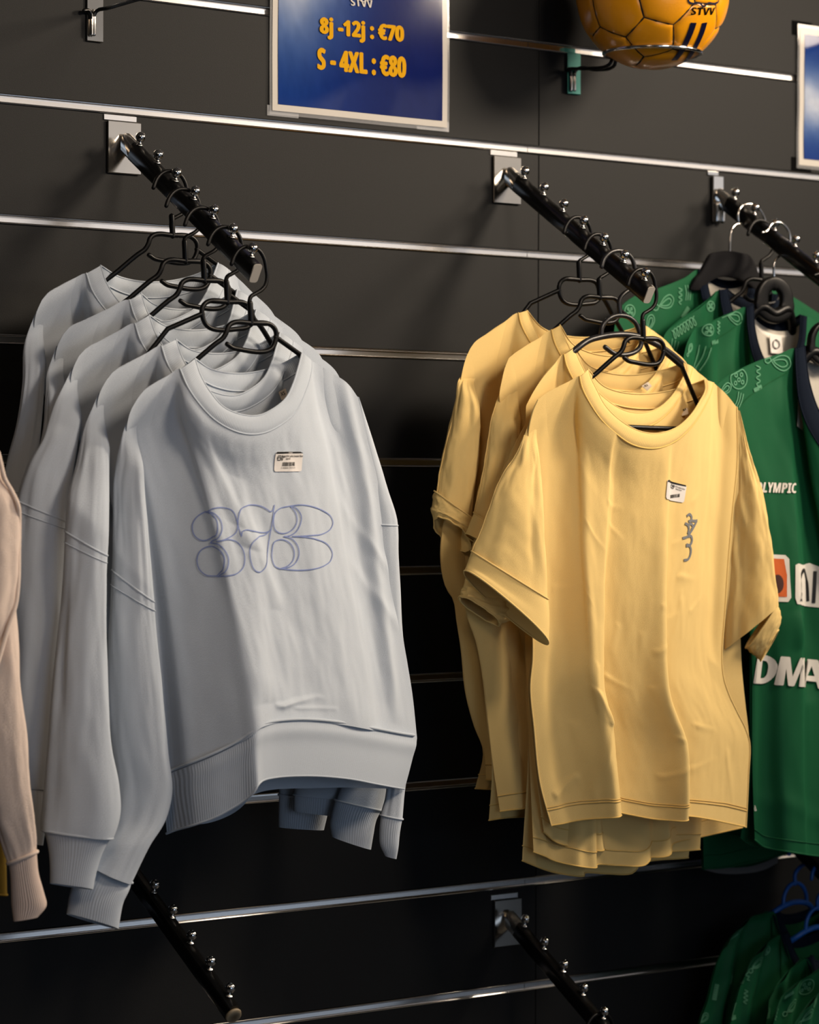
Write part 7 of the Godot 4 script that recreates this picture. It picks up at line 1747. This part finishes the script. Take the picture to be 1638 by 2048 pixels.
func build_beige() -> void:
	var t := thing("sweater", "beige sweater cut by the left picture edge, only its sleeve in view", "sweater", "", Vector3(-0.912, 1.6469, 0.3))
	var up := tube([Vector3(-0.8543, 1.6149, 0.3086), Vector3(-0.8617, 1.5758, 0.2991), Vector3(-0.866, 1.5423, 0.2957), Vector3(-0.8687, 1.5204, 0.2937), Vector3(-0.8702, 1.5059, 0.2918), Vector3(-0.8698, 1.4891, 0.2889), Vector3(-0.8696, 1.4739, 0.2862), Vector3(-0.8699, 1.4571, 0.2857), Vector3(-0.8704, 1.4245, 0.2855), Vector3(-0.8704, 1.3886, 0.2857), Vector3(-0.8698, 1.364, 0.287), Vector3(-0.867, 1.3349, 0.2913), Vector3(-0.8652, 1.307, 0.295)], [Vector3(-0.8508, 1.6127, 0.3114), Vector3(-0.8332, 1.5704, 0.3209), Vector3(-0.8287, 1.534, 0.3243), Vector3(-0.826, 1.5195, 0.3263), Vector3(-0.8226, 1.5038, 0.3282), Vector3(-0.8146, 1.4893, 0.3311), Vector3(-0.8072, 1.4742, 0.3338), Vector3(-0.8062, 1.4573, 0.3343), Vector3(-0.8062, 1.4248, 0.3345), Vector3(-0.8067, 1.3889, 0.3343), Vector3(-0.8097, 1.3642, 0.333), Vector3(-0.818, 1.334, 0.3287), Vector3(-0.8261, 1.3061, 0.325)], 70, 50, 0.5, 0.0, wrinkles(141, 0.04), 0.004)
	part("upper_sleeve", grid_mesh(up, true), mats.beige, t)
	part("sleeve_piping", cord_mesh(wire([Vector3(-0.8334, 1.5339, 0.335), Vector3(-0.8296, 1.52, 0.335), Vector3(-0.8251, 1.5049, 0.335), Vector3(-0.8155, 1.4899, 0.335), Vector3(-0.8107, 1.4748, 0.34), Vector3(-0.8066, 1.4574, 0.335), Vector3(-0.8071, 1.4248, 0.335), Vector3(-0.8077, 1.389, 0.335), Vector3(-0.8108, 1.3643, 0.335), Vector3(-0.8216, 1.3344, 0.335), Vector3(-0.8304, 1.3078, 0.335), Vector3(-0.8379, 1.2858, 0.335)], 70), 0.0028, 8), mats.beige, t)
	var lo := tube([Vector3(-0.8464, 1.3791, 0.2832), Vector3(-0.8437, 1.3554, 0.2831), Vector3(-0.8398, 1.2971, 0.283), Vector3(-0.8335, 1.2431, 0.2834), Vector3(-0.8283, 1.193, 0.2833), Vector3(-0.821, 1.1513, 0.2842), Vector3(-0.8126, 1.1173, 0.2854), Vector3(-0.8012, 1.0884, 0.2881), Vector3(-0.7942, 1.0664, 0.2906)], [Vector3(-0.8025, 1.3793, 0.3168), Vector3(-0.7993, 1.3555, 0.3169), Vector3(-0.7954, 1.2973, 0.317), Vector3(-0.7899, 1.2433, 0.3166), Vector3(-0.7846, 1.1932, 0.3167), Vector3(-0.7795, 1.1515, 0.3158), Vector3(-0.7743, 1.1175, 0.3146), Vector3(-0.77, 1.0919, 0.3119), Vector3(-0.7692, 1.0825, 0.3094)], 60, 50, 0.55, 0.0, wrinkles(142, 0.04), 0.003, 0.0)
	part("sleeve", grid_mesh(lo, true), mats.beige, t)
	var cu := tube([Vector3(-0.7946, 1.0687, 0.2902), Vector3(-0.792, 1.0565, 0.2902), Vector3(-0.7897, 1.0328, 0.2886), Vector3(-0.7887, 1.0201, 0.2879), Vector3(-0.7881, 1.0011, 0.2916)], [Vector3(-0.7688, 1.0836, 0.3098), Vector3(-0.7662, 1.0566, 0.3098), Vector3(-0.7598, 1.0329, 0.3114), Vector3(-0.757, 1.0179, 0.3121), Vector3(-0.7659, 1.0057, 0.3084)], 24, 50, 0.6, 0.0, null, 0.0, 0.0)
	part("cuff", grid_mesh(cu, true), mats.beige_rib, t)
	part("cuff_seam", cord_mesh(row(cu, 0.03, 0.0006), 0.0022, 8), mats.beige, t)
	var body := coons([Vector3(-1.0672, 1.5884, 0.3), Vector3(-1.0322, 1.6215, 0.3), Vector3(-0.9968, 1.6334, 0.3), Vector3(-0.9607, 1.5906, 0.3), Vector3(-0.9242, 1.5913, 0.3), Vector3(-0.8935, 1.6364, 0.3), Vector3(-0.8559, 1.6151, 0.3)], [Vector3(-1.0551, 1.2112, 0.3), Vector3(-0.9961, 1.208, 0.3), Vector3(-0.9358, 1.2047, 0.3), Vector3(-0.8614, 1.2006, 0.3)], [Vector3(-1.0672, 1.5884, 0.3), Vector3(-1.0612, 1.4001, 0.3), Vector3(-1.0551, 1.2112, 0.3)], [Vector3(-0.8505, 1.6155, 0.29), Vector3(-0.8438, 1.4243, 0.29), Vector3(-0.856, 1.1996, 0.29)], 40, 40)
	part("front_panel", grid_mesh(body), mats.beige, t)
	var m := thing("sweater", "mustard coloured garment sleeve peeping out behind the beige cuff at the left edge", "sweater", "", Vector3(-0.8341, 1.5953, 0.2))
	var ms := tube([Vector3(-0.8212, 1.4804, 0.2483), Vector3(-0.8331, 1.3659, 0.2351), Vector3(-0.8265, 1.2511, 0.235), Vector3(-0.8204, 1.1648, 0.2361), Vector3(-0.8146, 1.0784, 0.2374), Vector3(-0.8088, 1.032, 0.2388)], [Vector3(-0.8167, 1.4781, 0.2517), Vector3(-0.7941, 1.3638, 0.2649), Vector3(-0.7873, 1.249, 0.265), Vector3(-0.784, 1.1627, 0.2639), Vector3(-0.7817, 1.0751, 0.2626), Vector3(-0.7795, 1.0264, 0.2612)], 50, 40, 0.5, 0.0, null, 0.0)
	part("sleeve", grid_mesh(ms, true), mats.mustard, m)
	part("cuff_edge", cord_mesh(row(ms, 1.0), 0.0014, 6), mats.mustard, m)

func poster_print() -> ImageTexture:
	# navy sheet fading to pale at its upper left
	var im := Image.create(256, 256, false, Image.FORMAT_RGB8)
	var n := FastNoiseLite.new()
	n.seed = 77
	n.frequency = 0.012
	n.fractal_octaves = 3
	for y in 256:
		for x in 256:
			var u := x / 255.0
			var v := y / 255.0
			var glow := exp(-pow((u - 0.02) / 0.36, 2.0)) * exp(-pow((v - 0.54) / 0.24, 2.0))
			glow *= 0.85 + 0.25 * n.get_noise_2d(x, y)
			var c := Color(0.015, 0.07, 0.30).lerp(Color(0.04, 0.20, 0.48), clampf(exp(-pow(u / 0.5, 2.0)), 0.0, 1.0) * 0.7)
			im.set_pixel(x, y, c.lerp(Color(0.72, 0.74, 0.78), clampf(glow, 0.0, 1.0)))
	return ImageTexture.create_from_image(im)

func sheet(t: Node3D, called: String, a: Vector3, b: Vector3, h0: float, h1: float, thick: float, mat: Material, wave: float, parent: Node3D = null) -> MeshInstance3D:
	# upright sheet between x of a and b, from y h0 up to h1, a little wavy
	var g := PackedVector3Array()
	var nu := 40
	var nv := 50
	for j in nv:
		for i in nu:
			var u := float(i) / (nu - 1)
			var v := float(j) / (nv - 1)
			var w := wave * (0.5 * sin(u * 9.0 + v * 5.0) + 0.3 * sin(v * 14.0 + u * 3.0) + 0.6 * pow(2 * u - 1, 2))
			g.append(Vector3(lerpf(a.x, b.x, u), lerpf(h1, h0, v), a.z + thick + w))
	var m := grid_mesh({"g": g, "nu": nu, "nv": nv})
	var arr := m.surface_get_arrays(0)
	var uv: PackedVector2Array = arr[Mesh.ARRAY_TEX_UV]
	for j in nv:
		for i in nu:
			uv[j * nu + i] = Vector2(float(i) / (nu - 1), float(j) / (nv - 1))
	arr[Mesh.ARRAY_TEX_UV] = uv
	var out := ArrayMesh.new()
	out.add_surface_from_arrays(Mesh.PRIMITIVE_TRIANGLES, arr)
	return part(called, out, mat, parent if parent else t)

func build_signs() -> void:
	var pr := StandardMaterial3D.new()
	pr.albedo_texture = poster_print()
	pr.roughness = 0.8
	pr.metallic_specular = 0.15
	pr.clearcoat_enabled = true
	pr.clearcoat = 0.45
	pr.clearcoat_roughness = 0.06
	pr.normal_enabled = true
	pr.normal_texture = noise_tex(0.008, true, 512, FastNoiseLite.TYPE_SIMPLEX, 3, 15, 8.0)
	pr.normal_scale = 0.45
	var paper := plain(Color(0.72, 0.70, 0.67), 0.7)
	paper.clearcoat_enabled = true
	paper.clearcoat = 0.3
	paper.clearcoat_roughness = 0.1
	var film := plain(Color(0.9, 0.9, 0.9, 0.18), 0.12)
	film.transparency = BaseMaterial3D.TRANSPARENCY_ALPHA
	var ink := plain(Color(0.78, 0.58, 0.10), 0.8)
	ink.metallic_specular = 0.1
	var a: Vector3 = Vector3(-0.2359, 1.9977, 0.0025)
	var b: Vector3 = Vector3(0.0601, 1.9991, 0.0025)
	var t := thing("poster", "laminated blue price poster with two lines of yellow prices taped to the wall", "poster", "", (a + b) * 0.5)
	var y0 := (a.y + b.y) * 0.5
	var y1 := y0 + 0.42
	sheet(t, "laminate", a + Vector3(-0.004, 0, 0), b + Vector3(0.004, 0, 0), y0 - 0.005, y1 + 0.005, 0.001, film, 0.0012)
	sheet(t, "paper", a, b, y0, y1, 0.0016, paper, 0.0012)
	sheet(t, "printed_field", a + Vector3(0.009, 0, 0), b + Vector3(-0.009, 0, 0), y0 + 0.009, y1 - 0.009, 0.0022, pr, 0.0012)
	part("tape", box_mesh(a + Vector3(-0.006, -0.006, -0.002), a + Vector3(0.045, 0.008, -0.001)), film, t)
	part("tape", box_mesh(b + Vector3(-0.05, -0.006, -0.002), b + Vector3(0.006, 0.008, -0.001)), film, t)
	part("printed_price", letters("8j -12j : €70", Vector3(-0.1584, 2.1022, 0.006), Vector3(-0.0177, 2.1043, 0.006), 0.0285, "Droid Sans", true, 0.00008, null, 0.0, 0.0, 0.0012), ink, t)
	part("printed_price", letters("S - 4XL : €80", Vector3(-0.1624, 2.06, 0.006), Vector3(-0.014, 2.0612, 0.006), 0.0285, "Droid Sans", true, 0.00008, null, 0.0, 0.0, 0.0012), ink, t)
	part("printed_word", letters("STVV", Vector3(-0.1076, 2.1513, 0.006), Vector3(-0.0703, 2.1518, 0.006), 0.0105, "Droid Sans", true, 0.0004, null, 0.0, -0.12), paper, t)
	part("printed_crest", cord_mesh(wire([Vector3(-0.1043, 2.1673, 0.006), Vector3(-0.1026, 2.1621, 0.006), Vector3(-0.0941, 2.1609, 0.006), Vector3(-0.0882, 2.1581, 0.006), Vector3(-0.0814, 2.1616, 0.006), Vector3(-0.0738, 2.1631, 0.006), Vector3(-0.0712, 2.1695, 0.006)], 30), 0.0008, 6), paper, t)
	a = Vector3(0.7519, 1.9958, 0.0025)
	b = a + Vector3(0.297, 0, 0)
	t = thing("poster", "second laminated blue poster cut by the right picture edge", "poster", "", a + Vector3(0.15, 0.1, 0))
	y0 = a.y
	y1 = Vector3(0.7548, 2.2084, 0.0025).y
	sheet(t, "laminate", a + Vector3(-0.004, 0, 0), b + Vector3(0.004, 0, 0), y0 - 0.005, y1 + 0.005, 0.001, film, 0.0012)
	sheet(t, "paper", a, b, y0, y1, 0.0016, paper, 0.0012)
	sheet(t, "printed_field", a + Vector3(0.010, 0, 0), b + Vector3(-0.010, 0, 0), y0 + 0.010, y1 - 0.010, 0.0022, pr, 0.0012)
	var tape := plain(Color(0.03, 0.03, 0.032), 0.75)
	tape.metallic_specular = 0.1
	part("tape", box_mesh(Vector3(a.x - 0.012, y1 - 0.012, 0.0002), Vector3(a.x + 0.03, y1 + 0.010, 0.0012)), tape, t)
	part("tape", box_mesh(Vector3(a.x - 0.012, y0 - 0.010, 0.0002), Vector3(a.x + 0.03, y0 + 0.012, 0.0012)), tape, t)
